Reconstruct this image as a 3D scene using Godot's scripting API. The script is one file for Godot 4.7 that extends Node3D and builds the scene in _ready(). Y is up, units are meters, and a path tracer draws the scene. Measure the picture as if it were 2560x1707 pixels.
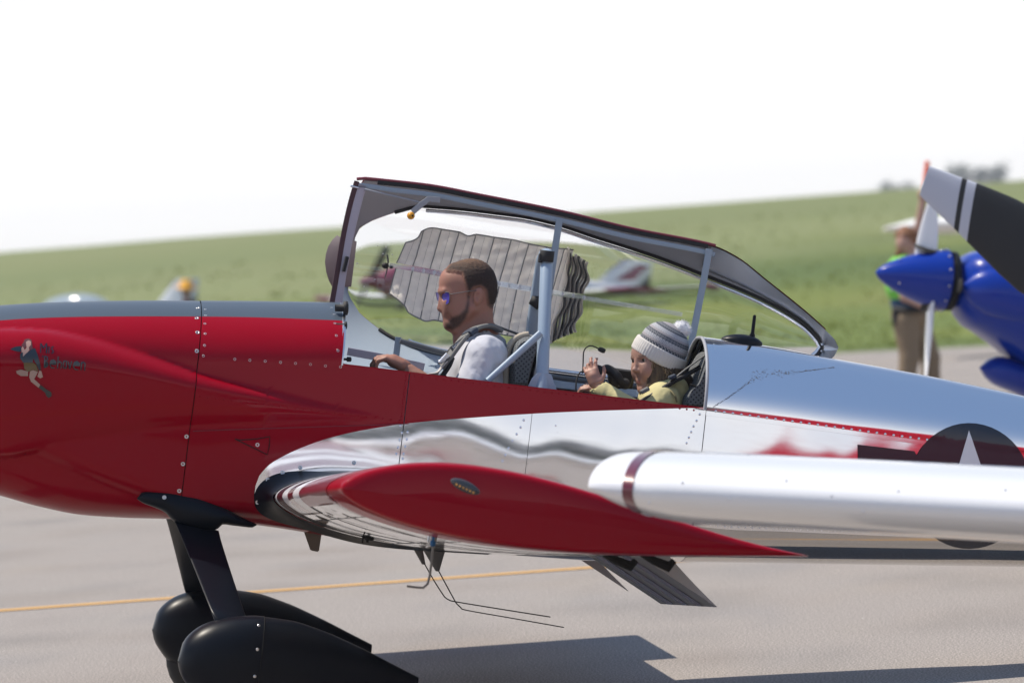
extends Node3D

var M := {}
var taken := {}
var noise := FastNoiseLite.new()
var swell := FastNoiseLite.new()
var aircraft: Node3D


# ---------------------------------------------------------------- helpers
class Geo:
	var v := PackedVector3Array()
	var c := PackedColorArray()
	var i := PackedInt32Array()

	func add(p: Vector3, col := Color.WHITE) -> int:
		v.append(p)
		c.append(col)
		return v.size() - 1

	func quad(a: int, b: int, d: int, e: int) -> void:
		i.append_array(PackedInt32Array([a, b, d, a, d, e]))

	func grid(rows: Array, closed := false, cols = null) -> void:
		var n: int = rows[0].size()
		var base := v.size()
		for r in rows.size():
			for k in n:
				add(rows[r][k], cols[r][k] if cols != null else Color.WHITE)
		for r in rows.size() - 1:
			for k in (n if closed else n - 1):
				var k2 := (k + 1) % n
				quad(base + r * n + k, base + r * n + k2, base + (r + 1) * n + k2, base + (r + 1) * n + k)

	func fan(ring: Array, flip := false, col := Color.WHITE) -> void:
		var mid := Vector3.ZERO
		for p in ring:
			mid += p
		var m := add(mid / ring.size(), col)
		var base := v.size()
		for p in ring:
			add(p, col)
		for k in ring.size():
			var k2 := (k + 1) % ring.size()
			if flip:
				i.append_array(PackedInt32Array([m, base + k2, base + k]))
			else:
				i.append_array(PackedInt32Array([m, base + k, base + k2]))

	func box(mid: Vector3, size: Vector3, basis := Basis(), bevel := 0.0) -> void:
		# a box whose edges are chamfered
		var h := size / 2.0
		var b := minf(bevel, minf(h.x, minf(h.y, h.z)) * 0.9)
		for ax in 3:
			for s in [-1.0, 1.0]:
				var a1 := (ax + 1) % 3
				var a2 := (ax + 2) % 3
				var q := []
				for t in [[-1, -1], [1, -1], [1, 1], [-1, 1]]:
					var p := Vector3()
					p[ax] = s * h[ax]
					p[a1] = t[0] * (h[a1] - b)
					p[a2] = t[1] * (h[a2] - b)
					q.append(add(mid + basis * p))
				if s > 0:
					quad(q[0], q[3], q[2], q[1])
				else:
					quad(q[0], q[1], q[2], q[3])
		if b > 0.0:
			for ax in 3:
				var a1 := (ax + 1) % 3
				var a2 := (ax + 2) % 3
				for s1 in [-1.0, 1.0]:
					for s2 in [-1.0, 1.0]:
						var q := []
						for t in [[-1, 0], [1, 0], [1, 1], [-1, 1]]:
							var p := Vector3()
							p[ax] = t[0] * (h[ax] - b)
							p[a1] = s1 * (h[a1] if t[1] == 0 else h[a1] - b)
							p[a2] = s2 * (h[a2] - b if t[1] == 0 else h[a2])
							q.append(add(mid + basis * p))
						if s1 * s2 > 0:
							quad(q[0], q[3], q[2], q[1])
						else:
							quad(q[0], q[1], q[2], q[3])

	func tube(pts: Array, r, n := 8, caps := true) -> void:
		var up := Vector3(0.31, 0.77, 0.55)
		var rows := []
		for k in pts.size():
			var d: Vector3 = (pts[mini(k + 1, pts.size() - 1)] - pts[maxi(k - 1, 0)]).normalized()
			var s := d.cross(up).normalized()
			var t := s.cross(d)
			up = t
			var rad: float = r if not (r is Array) else r[k]
			var ring := []
			for j in n:
				var a := TAU * j / n
				ring.append(pts[k] + (s * cos(a) + t * sin(a)) * rad)
			rows.append(ring)
		grid(rows, true)
		if caps:
			fan(rows[0], true)
			fan(rows[-1], false)

	func lathe(prof: Array, org: Vector3, axis: Vector3, n := 24, sq := 1.0) -> void:
		# prof: [distance along the axis, radius]
		var d := axis.normalized()
		var s := d.cross(Vector3(0.13, 0.9, 0.4)).normalized()
		var t := s.cross(d)
		var rows := []
		for q in prof:
			var ring := []
			for j in n:
				var a := TAU * j / n
				ring.append(org + d * q[0] + (s * cos(a) + t * sin(a) * sq) * maxf(q[1], 0.0001))
			rows.append(ring)
		grid(rows, true)

	func ball(mid: Vector3, rad: Vector3, n := 16, basis := Basis()) -> void:
		var rows := []
		for r in n / 2 + 1:
			var th := PI * r / (n / 2)
			var ring := []
			for j in n:
				var a := TAU * j / n
				ring.append(mid + basis * (Vector3(sin(th) * cos(a), cos(th), sin(th) * sin(a)) * rad))
			rows.append(ring)
		grid(rows, true)

	func strap(pts: Array, side, width: float, thick: float) -> void:
		# a flat band along pts; side is its width direction (one or one per point)
		var rows := []
		for k in pts.size():
			var d: Vector3 = (pts[mini(k + 1, pts.size() - 1)] - pts[maxi(k - 1, 0)]).normalized()
			var s: Vector3 = (side[k] if side is Array else side).normalized()
			s = (s - d * s.dot(d)).normalized()
			var t := s.cross(d) * thick / 2.0
			s *= width / 2.0
			rows.append([pts[k] - s - t * 0.3, pts[k] - s * 0.9 - t, pts[k] + s * 0.9 - t, pts[k] + s - t * 0.3, pts[k] + s + t * 0.3, pts[k] + s * 0.9 + t, pts[k] - s * 0.9 + t, pts[k] - s + t * 0.3])
		grid(rows, true)
		fan(rows[0], true)
		fan(rows[-1], false)

	func mesh(inside = null, colored := false) -> ArrayMesh:
		var n := PackedVector3Array()
		n.resize(v.size())
		var mid := Vector3.ZERO
		if inside == null:
			for p in v:
				mid += p
			mid /= maxf(v.size(), 1)
		var turn := 0.0
		for t in range(0, i.size(), 3):
			var a := i[t]
			var b := i[t + 1]
			var d := i[t + 2]
			var f := (v[d] - v[a]).cross(v[b] - v[a])
			n[a] += f
			n[b] += f
			n[d] += f
			if inside is Vector3:
				turn += f.dot(v[a] - inside)
			elif inside == null:
				turn += f.dot(v[a] - mid)
		var sgn := 1.0
		if turn < 0.0:
			sgn = -1.0
			for t in range(0, i.size(), 3):
				var q := i[t + 1]
				i[t + 1] = i[t + 2]
				i[t + 2] = q
		for k in n.size():
			n[k] = (n[k] * sgn).normalized() if n[k].length_squared() > 1e-24 else Vector3.UP
		var arr := []
		arr.resize(Mesh.ARRAY_MAX)
		arr[Mesh.ARRAY_VERTEX] = v
		arr[Mesh.ARRAY_NORMAL] = n
		arr[Mesh.ARRAY_INDEX] = i
		if colored:
			arr[Mesh.ARRAY_COLOR] = c
		var m := ArrayMesh.new()
		m.add_surface_from_arrays(Mesh.PRIMITIVE_TRIANGLES, arr)
		return m


func v2(a: Array) -> PackedVector2Array:
	var out := PackedVector2Array()
	for k in range(0, a.size(), 2):
		out.append(Vector2(a[k], a[k + 1]))
	return out


func v3(a: Array) -> Array:
	var out := []
	for k in range(0, a.size(), 3):
		out.append(Vector3(a[k], a[k + 1], a[k + 2]))
	return out


func smooth(pts: Array, per := 5) -> Array:
	# a Catmull-Rom curve through pts
	var out := []
	for k in pts.size() - 1:
		var a = pts[maxi(k - 1, 0)]
		var d = pts[mini(k + 2, pts.size() - 1)]
		for j in per:
			out.append(pts[k].cubic_interpolate(pts[k + 1], a, d, float(j) / per))
	out.append(pts[-1])
	return out


func itp(t: PackedVector2Array, x: float) -> float:
	# monotone cubic through the table t (x ascending)
	var n := t.size()
	if x <= t[0].x:
		return t[0].y
	if x >= t[n - 1].x:
		return t[n - 1].y
	var k := 0
	while t[k + 1].x < x:
		k += 1
	var h := t[k + 1].x - t[k].x
	var s := (t[k + 1].y - t[k].y) / h
	var s0 := s if k == 0 else (t[k].y - t[k - 1].y) / (t[k].x - t[k - 1].x)
	var s1 := s if k + 2 >= n else (t[k + 2].y - t[k + 1].y) / (t[k + 2].x - t[k + 1].x)
	var m0 := 0.0 if s0 * s <= 0.0 else 2.0 * s0 * s / (s0 + s)
	var m1 := 0.0 if s1 * s <= 0.0 else 2.0 * s1 * s / (s1 + s)
	if k == 0:
		m0 = s
	if k + 2 >= n:
		m1 = s
	var u := (x - t[k].x) / h
	var u2 := u * u
	var u3 := u2 * u
	return (2 * u3 - 3 * u2 + 1) * t[k].y + (u3 - 2 * u2 + u) * h * m0 + (3 * u2 - 2 * u3) * t[k + 1].y + (u3 - u2) * h * m1


func numbered(parent: Node, called: String) -> String:
	var key := "%d/%s" % [parent.get_instance_id(), called]
	taken[key] = taken.get(key, -1) + 1
	return called if taken[key] == 0 else "%s_%03d" % [called, taken[key]]


func put(called: String, mesh: Mesh, mat: Material, parent: Node = self, at := Transform3D()) -> MeshInstance3D:
	var o := MeshInstance3D.new()
	o.name = numbered(parent, called)
	o.mesh = mesh
	o.material_override = mat
	o.transform = at
	parent.add_child(o, true)
	return o


func tag(o: Node, label: String, category: String, group := "") -> Node:
	o.set_meta("label", label)
	o.set_meta("category", category)
	if group:
		o.set_meta("group", group)
	return o


func thing(called: String, label: String, category: String, at := Transform3D(), group := "") -> Node3D:
	var o := Node3D.new()
	o.name = numbered(self, called)
	o.transform = at
	add_child(o, true)
	tag(o, label, category, group)
	return o


func struct(o: Node) -> Node:
	o.set_meta("kind", "structure")
	return o


func lin(r: float, g: float, b: float) -> Color:
	return Color(r, g, b).linear_to_srgb()


func mat(called: String, col: Color, rough := 0.6, metal := 0.0, coat := 0.0) -> StandardMaterial3D:
	var m := StandardMaterial3D.new()
	m.resource_name = called
	m.albedo_color = col
	m.roughness = rough
	m.metallic = metal
	if coat > 0.0:
		m.clearcoat_enabled = true
		m.clearcoat = coat
		m.clearcoat_roughness = 0.03
	M[called] = m
	return m


func noise_tex(freq: float, lo: Color, hi: Color, size := 512, oct := 4, sd := 1, kind := FastNoiseLite.TYPE_SIMPLEX_SMOOTH) -> ImageTexture:
	var f := FastNoiseLite.new()
	f.noise_type = kind
	f.seed = sd
	f.frequency = freq
	f.fractal_octaves = oct
	var im := f.get_seamless_image(size, size)
	im.convert(Image.FORMAT_RGB8)
	var out := Image.create(size, size, false, Image.FORMAT_RGB8)
	for y in size:
		for x in size:
			out.set_pixel(x, y, lo.lerp(hi, im.get_pixel(x, y).r))
	return ImageTexture.create_from_image(out)


func triplanar(m: StandardMaterial3D, tex: Texture2D, scale: float, world := false) -> void:
	m.albedo_texture = tex
	m.uv1_triplanar = true
	m.uv1_world_triplanar = world
	m.uv1_scale = Vector3.ONE * scale


# ---------------------------------------------------------------- bodies as blended capsules, meshed with surface nets
# a prim: [a, b, radius at a, radius at b, blend, squash Vector3 (optional), "cut" (optional)]
func field(prims: Array, p: Vector3) -> float:
	var d := 10.0
	for q in prims:
		var e: float
		if q.size() > 5 and q[5] is Basis:
			var l: Vector3 = (q[5] as Basis) * (p - q[0])
			var k := l.length()
			e = (k - 1.0) * q[2] if k < 1e-5 else k * (k - 1.0) / ((q[5] as Basis) * l).length()
		else:
			var ab: Vector3 = q[1] - q[0]
			var t := clampf((p - q[0]).dot(ab) / maxf(ab.length_squared(), 1e-9), 0.0, 1.0)
			e = p.distance_to(q[0] + ab * t) - lerpf(q[2], q[3], t)
		var kk: float = q[4]
		if q.size() > 6:
			var h := clampf(0.5 - 0.5 * (d + e) / kk, 0.0, 1.0)
			d = lerpf(d, -e, h) + kk * h * (1.0 - h)
		elif kk <= 0.0:
			d = minf(d, e)
		else:
			var h := clampf(0.5 + 0.5 * (e - d) / kk, 0.0, 1.0)
			d = lerpf(e, d, h) - kk * h * (1.0 - h)
	return d


func cap(a: Vector3, b: Vector3, ra: float, rb: float, k := 0.01) -> Array:
	return [a, b, ra, rb, k]


func egg(mid: Vector3, r: Vector3, k := 0.01, turn := Basis()) -> Array:
	return [mid, mid, minf(r.x, minf(r.y, r.z)), 0.0, k, Basis.from_scale(Vector3.ONE / r) * turn.transposed()]


func cut(a: Array) -> Array:
	var q := a.duplicate()
	if q.size() == 5:
		q.append(null)
	q.append("cut")
	return q


func nets(prims: Array, cell: float, color = null, rough := 0.0, g: Geo = null) -> Geo:
	if g == null:
		g = Geo.new()
	var lo := Vector3.ONE * 1e9
	var hi := -lo
	for q in prims:
		if q.size() > 6:
			continue
		var r := Vector3.ONE * maxf(q[2], q[3])
		if q.size() > 5 and q[5] is Basis:
			var inv: Basis = (q[5] as Basis).inverse()
			r = inv.x.abs() + inv.y.abs() + inv.z.abs()
		lo = lo.min(q[0] - r).min(q[1] - r)
		hi = hi.max(q[0] + r).max(q[1] + r)
	lo -= Vector3.ONE * cell * 3.0
	hi += Vector3.ONE * cell * 3.0
	var bn := 4
	var nb := Vector3i(((hi - lo) / (cell * bn)).ceil())
	var n := nb * bn + Vector3i.ONE
	var val := PackedFloat32Array()
	val.resize(n.x * n.y * n.z)
	val.fill(1.0)
	var reach := cell * bn * 0.87 * 1.6 + cell
	for bz in nb.z:
		for by in nb.y:
			for bx in nb.x:
				var mid := lo + Vector3(bx + 0.5, by + 0.5, bz + 0.5) * cell * bn
				var d0 := field(prims, mid)
				if absf(d0) > reach + rough:
					if d0 < 0.0:
						for z in range(bz * bn, bz * bn + bn + 1):
							for y in range(by * bn, by * bn + bn + 1):
								for x in range(bx * bn, bx * bn + bn + 1):
									var at := (z * n.y + y) * n.x + x
									if val[at] == 1.0:
										val[at] = -1.0
					continue
				for z in range(bz * bn, bz * bn + bn + 1):
					for y in range(by * bn, by * bn + bn + 1):
						for x in range(bx * bn, bx * bn + bn + 1):
							var at := (z * n.y + y) * n.x + x
							if absf(val[at]) == 1.0:
								var p := lo + Vector3(x, y, z) * cell
								val[at] = field(prims, p)
								if rough > 0.0:
									val[at] += noise.get_noise_3dv(p * 900.0) * rough
	var made := {}
	var step := [1, n.x, n.x * n.y]
	var corner := []
	for k in 8:
		corner.append(Vector3i(k & 1, (k >> 1) & 1, (k >> 2) & 1))
	for z in n.z - 1:
		for y in n.y - 1:
			var row := (z * n.y + y) * n.x
			for x in n.x - 1:
				var at := row + x
				var neg := 0
				var first := val[at] < 0.0
				var mixed := false
				for k in range(1, 8):
					if (val[at + corner[k].x + corner[k].y * step[1] + corner[k].z * step[2]] < 0.0) != first:
						mixed = true
						break
				if not mixed:
					continue
				var sum := Vector3.ZERO
				for e in 12:
					var ax := e / 4
					var o := Vector3i()
					o[(ax + 1) % 3] = e & 1
					o[(ax + 2) % 3] = (e >> 1) & 1
					var a0: int = at + o.x + o.y * step[1] + o.z * step[2]
					var f0 := val[a0]
					var f1 := val[a0 + step[ax]]
					if (f0 < 0.0) != (f1 < 0.0):
						var p := Vector3(o)
						p[ax] = f0 / (f0 - f1)
						sum += p
						neg += 1
				var w := lo + (Vector3(x, y, z) + sum / neg) * cell
				made[at] = g.add(w, color.call(w) if color != null else Color.WHITE)
	for at in made:
		for ax in 3:
			var a1: int = step[(ax + 1) % 3]
			var a2: int = step[(ax + 2) % 3]
			var f0 := val[at]
			var f1 := val[at + step[ax]]
			if (f0 < 0.0) == (f1 < 0.0):
				continue
			if made.has(at - a1) and made.has(at - a2) and made.has(at - a1 - a2):
				if f0 < 0.0:
					g.quad(made[at], made[at - a2], made[at - a1 - a2], made[at - a1])
				else:
					g.quad(made[at], made[at - a1], made[at - a1 - a2], made[at - a2])
	return g


func hand(at: Vector3, along: Vector3, back: Vector3, thumb: float, size: float, bends: Array, spread: float, thumb_out: float, prims: Array) -> void:
	# a palm, four fingers of three bones that bend away from the back, and a thumb from the side of the palm
	var f := along.normalized()
	var u := (back - f * back.dot(f)).normalized()
	var s := f.cross(u) * thumb
	var k := 0.35 * 0.01
	prims.append(cap(at, at + f * 0.3 * size, 0.135 * size, 0.15 * size, 0.012))
	for j in 4:
		var off := (j - 1.5) * 0.105 * size
		prims.append(cap(at + s * off * 0.6 + f * 0.1 * size, at + s * off + f * 0.46 * size, 0.1 * size, 0.062 * size, 0.012))
		var p := at + s * off + f * 0.47 * size
		var a := 0.0
		var lens: Array = [[0.2, 0.13, 0.1], [0.24, 0.15, 0.1], [0.225, 0.145, 0.1], [0.175, 0.11, 0.09]][3 - j]
		var fan := s * (j - 1.5) * spread
		for b in 3:
			a += bends[3 - j][b]
			var d := (f * cos(a) - u * sin(a) + fan).normalized()
			var q: Vector3 = p + d * lens[b] * size * 1.05
			prims.append(cap(p, q, (0.056 - 0.006 * b) * size, (0.05 - 0.006 * b) * size, k))
			p = q
	var t0 := at + s * 0.16 * size + f * 0.08 * size
	var t1 := t0 + (s * thumb_out + f * 0.75 - u * 0.35).normalized() * 0.2 * size
	var t2 := t1 + (s * thumb_out * 0.55 + f - u * 0.25).normalized() * 0.16 * size
	var t3 := t2 + (s * thumb_out * 0.2 + f - u * 0.2).normalized() * 0.12 * size
	prims.append(cap(t0, t1, 0.085 * size, 0.06 * size, 0.012))
	prims.append(cap(t1, t2, 0.058 * size, 0.054 * size, k))
	prims.append(cap(t2, t3, 0.054 * size, 0.044 * size, k))


func _ready() -> void:
	# camera: a long lens a little above eye level, held with a slight roll
	var cam := Camera3D.new()
	cam.name = "camera"
	cam.transform = Transform3D(Basis(Vector3(0.998135, -0.061043, 0.00082), Vector3(0.061049, 0.998045, -0.013414), Vector3(0, 0.013439, 0.99991)), Vector3(0, 1.6, 20))
	var att := CameraAttributesPhysical.new()
	att.frustum_focal_length = 191.2
	att.exposure_aperture = 4.5
	att.frustum_focus_distance = 19.75
	att.frustum_near = 0.1
	att.frustum_far = 3000.0
	cam.attributes = att
	cam.fov = 7.18
	cam.near = 0.1
	cam.far = 3000.0
	add_child(cam)
	cam.current = true
	var sky_mat := ProceduralSkyMaterial.new()
	sky_mat.sky_top_color = lin(0.19, 0.3, 0.52)
	sky_mat.sky_horizon_color = lin(1.2, 1.185, 1.15)
	sky_mat.sky_curve = 0.13
	sky_mat.ground_bottom_color = lin(0.25, 0.24, 0.23)
	sky_mat.ground_horizon_color = lin(0.5, 0.5, 0.48)
	sky_mat.sun_angle_max = 40.0
	sky_mat.sun_curve = 0.12
	var sky := Sky.new()
	sky.sky_material = sky_mat
	var env := Environment.new()
	env.background_mode = Environment.BG_SKY
	env.sky = sky
	env.tonemap_mode = Environment.TONE_MAPPER_LINEAR
	env.tonemap_exposure = 1.1
	env.sdfgi_enabled = true
	env.ssao_enabled = true
	env.ssil_enabled = true
	env.fog_enabled = true
	env.fog_density = 0.0003
	env.fog_light_color = lin(0.9, 0.93, 1.0)
	var we := WorldEnvironment.new()
	we.name = "world_environment"
	we.environment = env
	add_child(we)
	var sun := DirectionalLight3D.new()
	sun.name = "sun"
	sun.light_energy = 1.6
	sun.light_color = Color(1.0, 0.96, 0.9)
	sun.light_angular_distance = 0.5
	sun.shadow_enabled = true
	var to_sun := Vector3(-0.42, 0.88, -0.15)
	sun.look_at_from_position(Vector3.ZERO, -to_sun, Vector3(0, 0, 1))
	add_child(sun)
	noise.seed = 7
	noise.frequency = 1.0
	noise.fractal_octaves = 3
	swell.seed = 3
	swell.frequency = 1.0
	swell.fractal_type = FastNoiseLite.FRACTAL_NONE
	swell.noise_type = FastNoiseLite.TYPE_SIMPLEX_SMOOTH
	aircraft = Node3D.new()
	materials()
	setting()
	red_aircraft()
	pilot()
	girl()
	polished_wing_aircraft()
	blue_aircraft()
	dark_propeller_aircraft()
	marshaller()
	background_things()


func materials() -> void:
	mat("red", lin(0.27, 0.001, 0.011), 0.34, 0.0, 0.3)
	M.red.metallic_specular = 0.1
	mat("dark_red", lin(0.16, 0.006, 0.018), 0.4, 0.0, 0.5)
	mat("grey_deck", lin(0.06, 0.08, 0.105), 0.36)
	mat("silver", lin(0.84, 0.84, 0.86), 0.05, 1.0)
	mat("dull_silver", lin(0.7, 0.71, 0.73), 0.3, 1.0)
	mat("black", lin(0.005, 0.007, 0.012), 0.36)
	M.black.metallic_specular = 0.28
	mat("matt_black", lin(0.012, 0.012, 0.014), 0.7)
	mat("navy", lin(0.005, 0.008, 0.02), 0.25, 0.0, 0.6)
	mat("white", lin(0.75, 0.76, 0.8), 0.35, 0.0, 0.5)
	mat("primer", lin(0.3, 0.31, 0.34), 0.6)
	mat("primer_blue", lin(0.27, 0.33, 0.4), 0.55)
	mat("tube_blue", lin(0.28, 0.36, 0.46), 0.35)
	mat("screw", lin(0.62, 0.6, 0.58), 0.3, 1.0)
	mat("yellow", lin(0.7, 0.3, 0.01), 0.4)
	mat("maroon", lin(0.13, 0.014, 0.026), 0.3, 0.0, 0.8)
	mat("strap", lin(0.16, 0.16, 0.155), 0.8)
	mat("rubber", lin(0.02, 0.02, 0.02), 0.8)
	mat("gap", lin(0.01, 0.01, 0.01), 0.9)
	mat("tan", lin(0.2, 0.16, 0.12), 0.6)
	mat("grey_plastic", lin(0.2, 0.19, 0.18), 0.6)
	mat("blue", lin(0.002, 0.03, 0.3), 0.3, 0.0, 0.5)
	M.blue.metallic_specular = 0.25
	var pane := mat("pane", Color(1, 1, 1, 0.03), 0.02)
	pane.transparency = BaseMaterial3D.TRANSPARENCY_ALPHA
	pane.metallic_specular = 0.5
	var acrylic := mat("acrylic", Color(1, 1, 1, 0.0), 0.0)
	acrylic.refraction_enabled = true
	acrylic.refraction_scale = 0.049
	var tube := mat("clear", Color(0.95, 0.97, 1, 0.25), 0.1)
	tube.transparency = BaseMaterial3D.TRANSPARENCY_ALPHA
	# red and black paints carry a faint orange peel, the bare metal fine scratches
	var peel := noise_tex(0.02, Color(0.48, 0.48, 1), Color(0.52, 0.52, 1), 256, 3, 4)
	for called in ["silver"]:
		var m: StandardMaterial3D = M[called]
		m.roughness_texture = noise_tex(0.03, Color(0.6, 0.6, 0.6), Color(1, 1, 1), 256, 5, 12)
		m.roughness = 0.09
		m.uv1_triplanar = true
		m.uv1_scale = Vector3(1.0, 6.0, 6.0)
	# woven fabrics
	var im := Image.create(32, 32, false, Image.FORMAT_RGB8)
	for y in 32:
		for x in 32:
			var d := minf(Vector2(x - 8, y - 8).length(), minf(Vector2(x - 24, y - 24).length(), 99))
			im.set_pixel(x, y, lin(0.02, 0.022, 0.025) if d < 6.0 else lin(0.13, 0.14, 0.15))
	var mesh_tex := ImageTexture.create_from_image(im)
	triplanar(mat("seat_mesh", Color.WHITE, 0.85), mesh_tex, 55.0)
	triplanar(mat("shade_cloth", Color(1, 1, 1), 0.9), noise_tex(0.03, lin(0.8, 0.76, 0.7), lin(0.92, 0.87, 0.8), 256, 3, 5), 3.0)
	M.shade_cloth.backlight_enabled = true
	M.shade_cloth.backlight = Color(1, 1, 1)
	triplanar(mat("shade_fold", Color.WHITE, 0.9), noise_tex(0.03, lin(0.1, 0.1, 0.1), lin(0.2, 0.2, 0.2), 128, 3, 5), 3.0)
	mat("shade_dark", lin(0.25, 0.25, 0.25), 0.9)
	mat("shirt", lin(0.5, 0.51, 0.56), 0.9)
	mat("flap_metal", lin(0.4, 0.4, 0.41), 0.4, 0.35)
	mat("belly_metal", lin(0.5, 0.49, 0.48), 0.08, 1.0)
	mat("lip", lin(0.1, 0.075, 0.085), 0.6)
	mat("bow_edge", lin(0.06, 0.018, 0.026), 0.5)
	var pol := mat("skin", Color.WHITE, 0.55)
	pol.vertex_color_use_as_albedo = true
	pol.subsurf_scatter_enabled = true
	pol.subsurf_scatter_strength = 0.12
	var pc := mat("painted", Color.WHITE, 0.85)
	pc.vertex_color_use_as_albedo = true
	# ground
	var asp := mat("asphalt", Color.WHITE, 0.85)
	triplanar(asp, noise_tex(0.11, lin(0.055, 0.049, 0.045), lin(0.62, 0.56, 0.515), 1024, 5, 21), 0.7, true)
	asp.vertex_color_use_as_albedo = true
	asp.heightmap_enabled = true
	asp.heightmap_texture = noise_tex(0.2, Color.BLACK, Color.WHITE, 512, 3, 22)
	asp.heightmap_scale = 0.25
	var ln := mat("line_paint", Color.WHITE, 0.7)
	triplanar(ln, noise_tex(0.09, lin(0.45, 0.24, 0.06), lin(0.75, 0.42, 0.1), 512, 5, 23), 0.7, true)
	var gr := mat("grass", Color.WHITE, 0.9)
	triplanar(gr, noise_tex(0.05, Color(0.72, 0.72, 0.72), Color(1, 1, 1), 512, 5, 24), 0.25, true)
	gr.vertex_color_use_as_albedo = true


func hill(x: float, z: float) -> float:
	# height of the land: flat apron, then a long bank with a level crest
	var d := 20.0 - z
	var e := edge(x)
	var t := clampf((e - z) / 122.0, 0.0, 1.0)
	var h := (3 * t * t - 2 * t * t * t) * 3.6
	h += noise.get_noise_2d(x * 0.02, z * 0.02) * 0.22 * t
	if d > 215.0:
		h -= (d - 215.0) * 0.012
	return h


func edge(x: float) -> float:
	return -67.0 + 0.75 * clampf(x, -60.0, 40.0) + noise.get_noise_1d(x * 0.3) * 0.3


func setting() -> void:
	# land: one sheet from behind the camera to the skyline
	var g := Geo.new()
	var rows := []
	var cols := []
	var zs := []
	var z := 60.0
	while z > -1400.0:
		zs.append(z)
		z -= 12.0 if z > -48.0 else (1.5 if z > -200.0 else 40.0)
	var xs := []
	for k in 121:
		var u := (k - 60) / 60.0
		xs.append(u * 60.0 + signf(u) * pow(absf(u), 5.0) * 900.0)
	for zz in zs:
		var row := []
		var col := []
		for x in xs:
			row.append(Vector3(x, hill(x, zz) - 0.012, zz))
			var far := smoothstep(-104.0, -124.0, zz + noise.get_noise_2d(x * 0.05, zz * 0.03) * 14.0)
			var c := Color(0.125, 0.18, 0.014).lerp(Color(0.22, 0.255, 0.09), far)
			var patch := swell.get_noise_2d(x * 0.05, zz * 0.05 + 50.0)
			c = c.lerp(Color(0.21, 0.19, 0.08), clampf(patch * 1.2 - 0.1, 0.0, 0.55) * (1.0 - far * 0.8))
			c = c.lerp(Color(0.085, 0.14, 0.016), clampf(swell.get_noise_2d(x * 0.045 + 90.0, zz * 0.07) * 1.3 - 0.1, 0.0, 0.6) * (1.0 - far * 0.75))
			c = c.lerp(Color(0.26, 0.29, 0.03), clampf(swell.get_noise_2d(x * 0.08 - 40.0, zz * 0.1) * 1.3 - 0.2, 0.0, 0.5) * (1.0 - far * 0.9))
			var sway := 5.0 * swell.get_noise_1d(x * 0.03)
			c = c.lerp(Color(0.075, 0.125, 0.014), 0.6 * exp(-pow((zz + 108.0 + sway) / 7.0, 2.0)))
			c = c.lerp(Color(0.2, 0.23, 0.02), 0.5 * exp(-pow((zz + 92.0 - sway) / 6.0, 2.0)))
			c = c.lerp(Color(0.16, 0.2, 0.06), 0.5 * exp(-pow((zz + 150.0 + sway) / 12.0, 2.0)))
			col.append(c)
		rows.append(row)
		cols.append(col)
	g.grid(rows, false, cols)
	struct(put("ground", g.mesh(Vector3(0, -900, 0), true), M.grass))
	# tufts along the mown edge and over the bank
	var tuft := Geo.new()
	for k in 5:
		var a := k * 2.4
		var d := Vector3(cos(a), 0, sin(a))
		var s := Vector3(-d.z, 0, d.x) * 0.05
		var b := tuft.add(d * 0.03 - s)
		var c2 := tuft.add(d * 0.03 + s)
		var e := tuft.add(d * 0.16 + Vector3(0, 0.2 + 0.05 * (k % 3), 0))
		tuft.i.append_array(PackedInt32Array([b, c2, e]))
	var rng := RandomNumberGenerator.new()
	rng.seed = 5
	var mm := MultiMesh.new()
	mm.transform_format = MultiMesh.TRANSFORM_3D
	mm.use_colors = true
	mm.mesh = tuft.mesh(Vector3(0, -5, 0))
	mm.instance_count = 6000
	for k in mm.instance_count:
		var u := pow(rng.randf(), 1.6)
		var zz := -70.0 - 75.0 * u
		var x := rng.randf_range(-14.0, 14.0) * (20.0 - zz) / 85.0
		zz += 0.75 * x * (1.0 - u)
		var s := rng.randf_range(0.15, 0.32) * (0.5 + clampf(noise.get_noise_2d(x * 0.15, zz * 0.1) + 0.6, 0.1, 1.4))
		mm.set_instance_transform(k, Transform3D(Basis(Vector3.UP, rng.randf() * TAU).scaled(Vector3(s * 1.4, s, s * 1.4)), Vector3(x, hill(x, zz) - 0.02, zz)))
		var w := noise.get_noise_2d(x * 0.12 + 20.0, zz * 0.12)
		mm.set_instance_color(k, Color(0.15, 0.2, 0.02).lerp(Color(0.22, 0.25, 0.04), clampf(w + 0.4 + rng.randf() * 0.3, 0, 1)))
	var tufts := MultiMeshInstance3D.new()
	tufts.name = "grass_tufts"
	tufts.multimesh = mm
	var tm := mat("tufts", Color.WHITE, 0.9)
	tm.vertex_color_use_as_albedo = true
	tufts.material_override = tm
	tag(tufts, "rough green grass growing on the bank beyond the taxiway", "grass")
	tufts.set_meta("kind", "stuff")
	add_child(tufts)
	# apron of grey asphalt
	g = Geo.new()
	rows = []
	cols = []
	for k in 161:
		var u := k / 160.0
		var row := []
		var col := []
		for j in 161:
			var xq := (j - 80) / 80.0
			var x := xq * 12.0 + signf(xq) * pow(absf(xq), 4.0) * 108.0
			var zz := lerpf(45.0, edge(x), 1.0 - pow(1.0 - u, 1.0))
			row.append(Vector3(x, 0, zz))
			var w := 1.0 + 0.3 * noise.get_noise_2d(x * 0.25 + zz * 0.3, zz * 1.1 - x * 0.04) + 0.12 * noise.get_noise_2d(x * 1.3, zz * 1.7)
			var tint := noise.get_noise_2d(x * 0.5 + 30.0, zz * 0.9)
			col.append(Color(w * (1.0 + 0.05 * tint), w, w * (1.0 - 0.06 * tint)))
		rows.append(row)
		cols.append(col)
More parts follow.
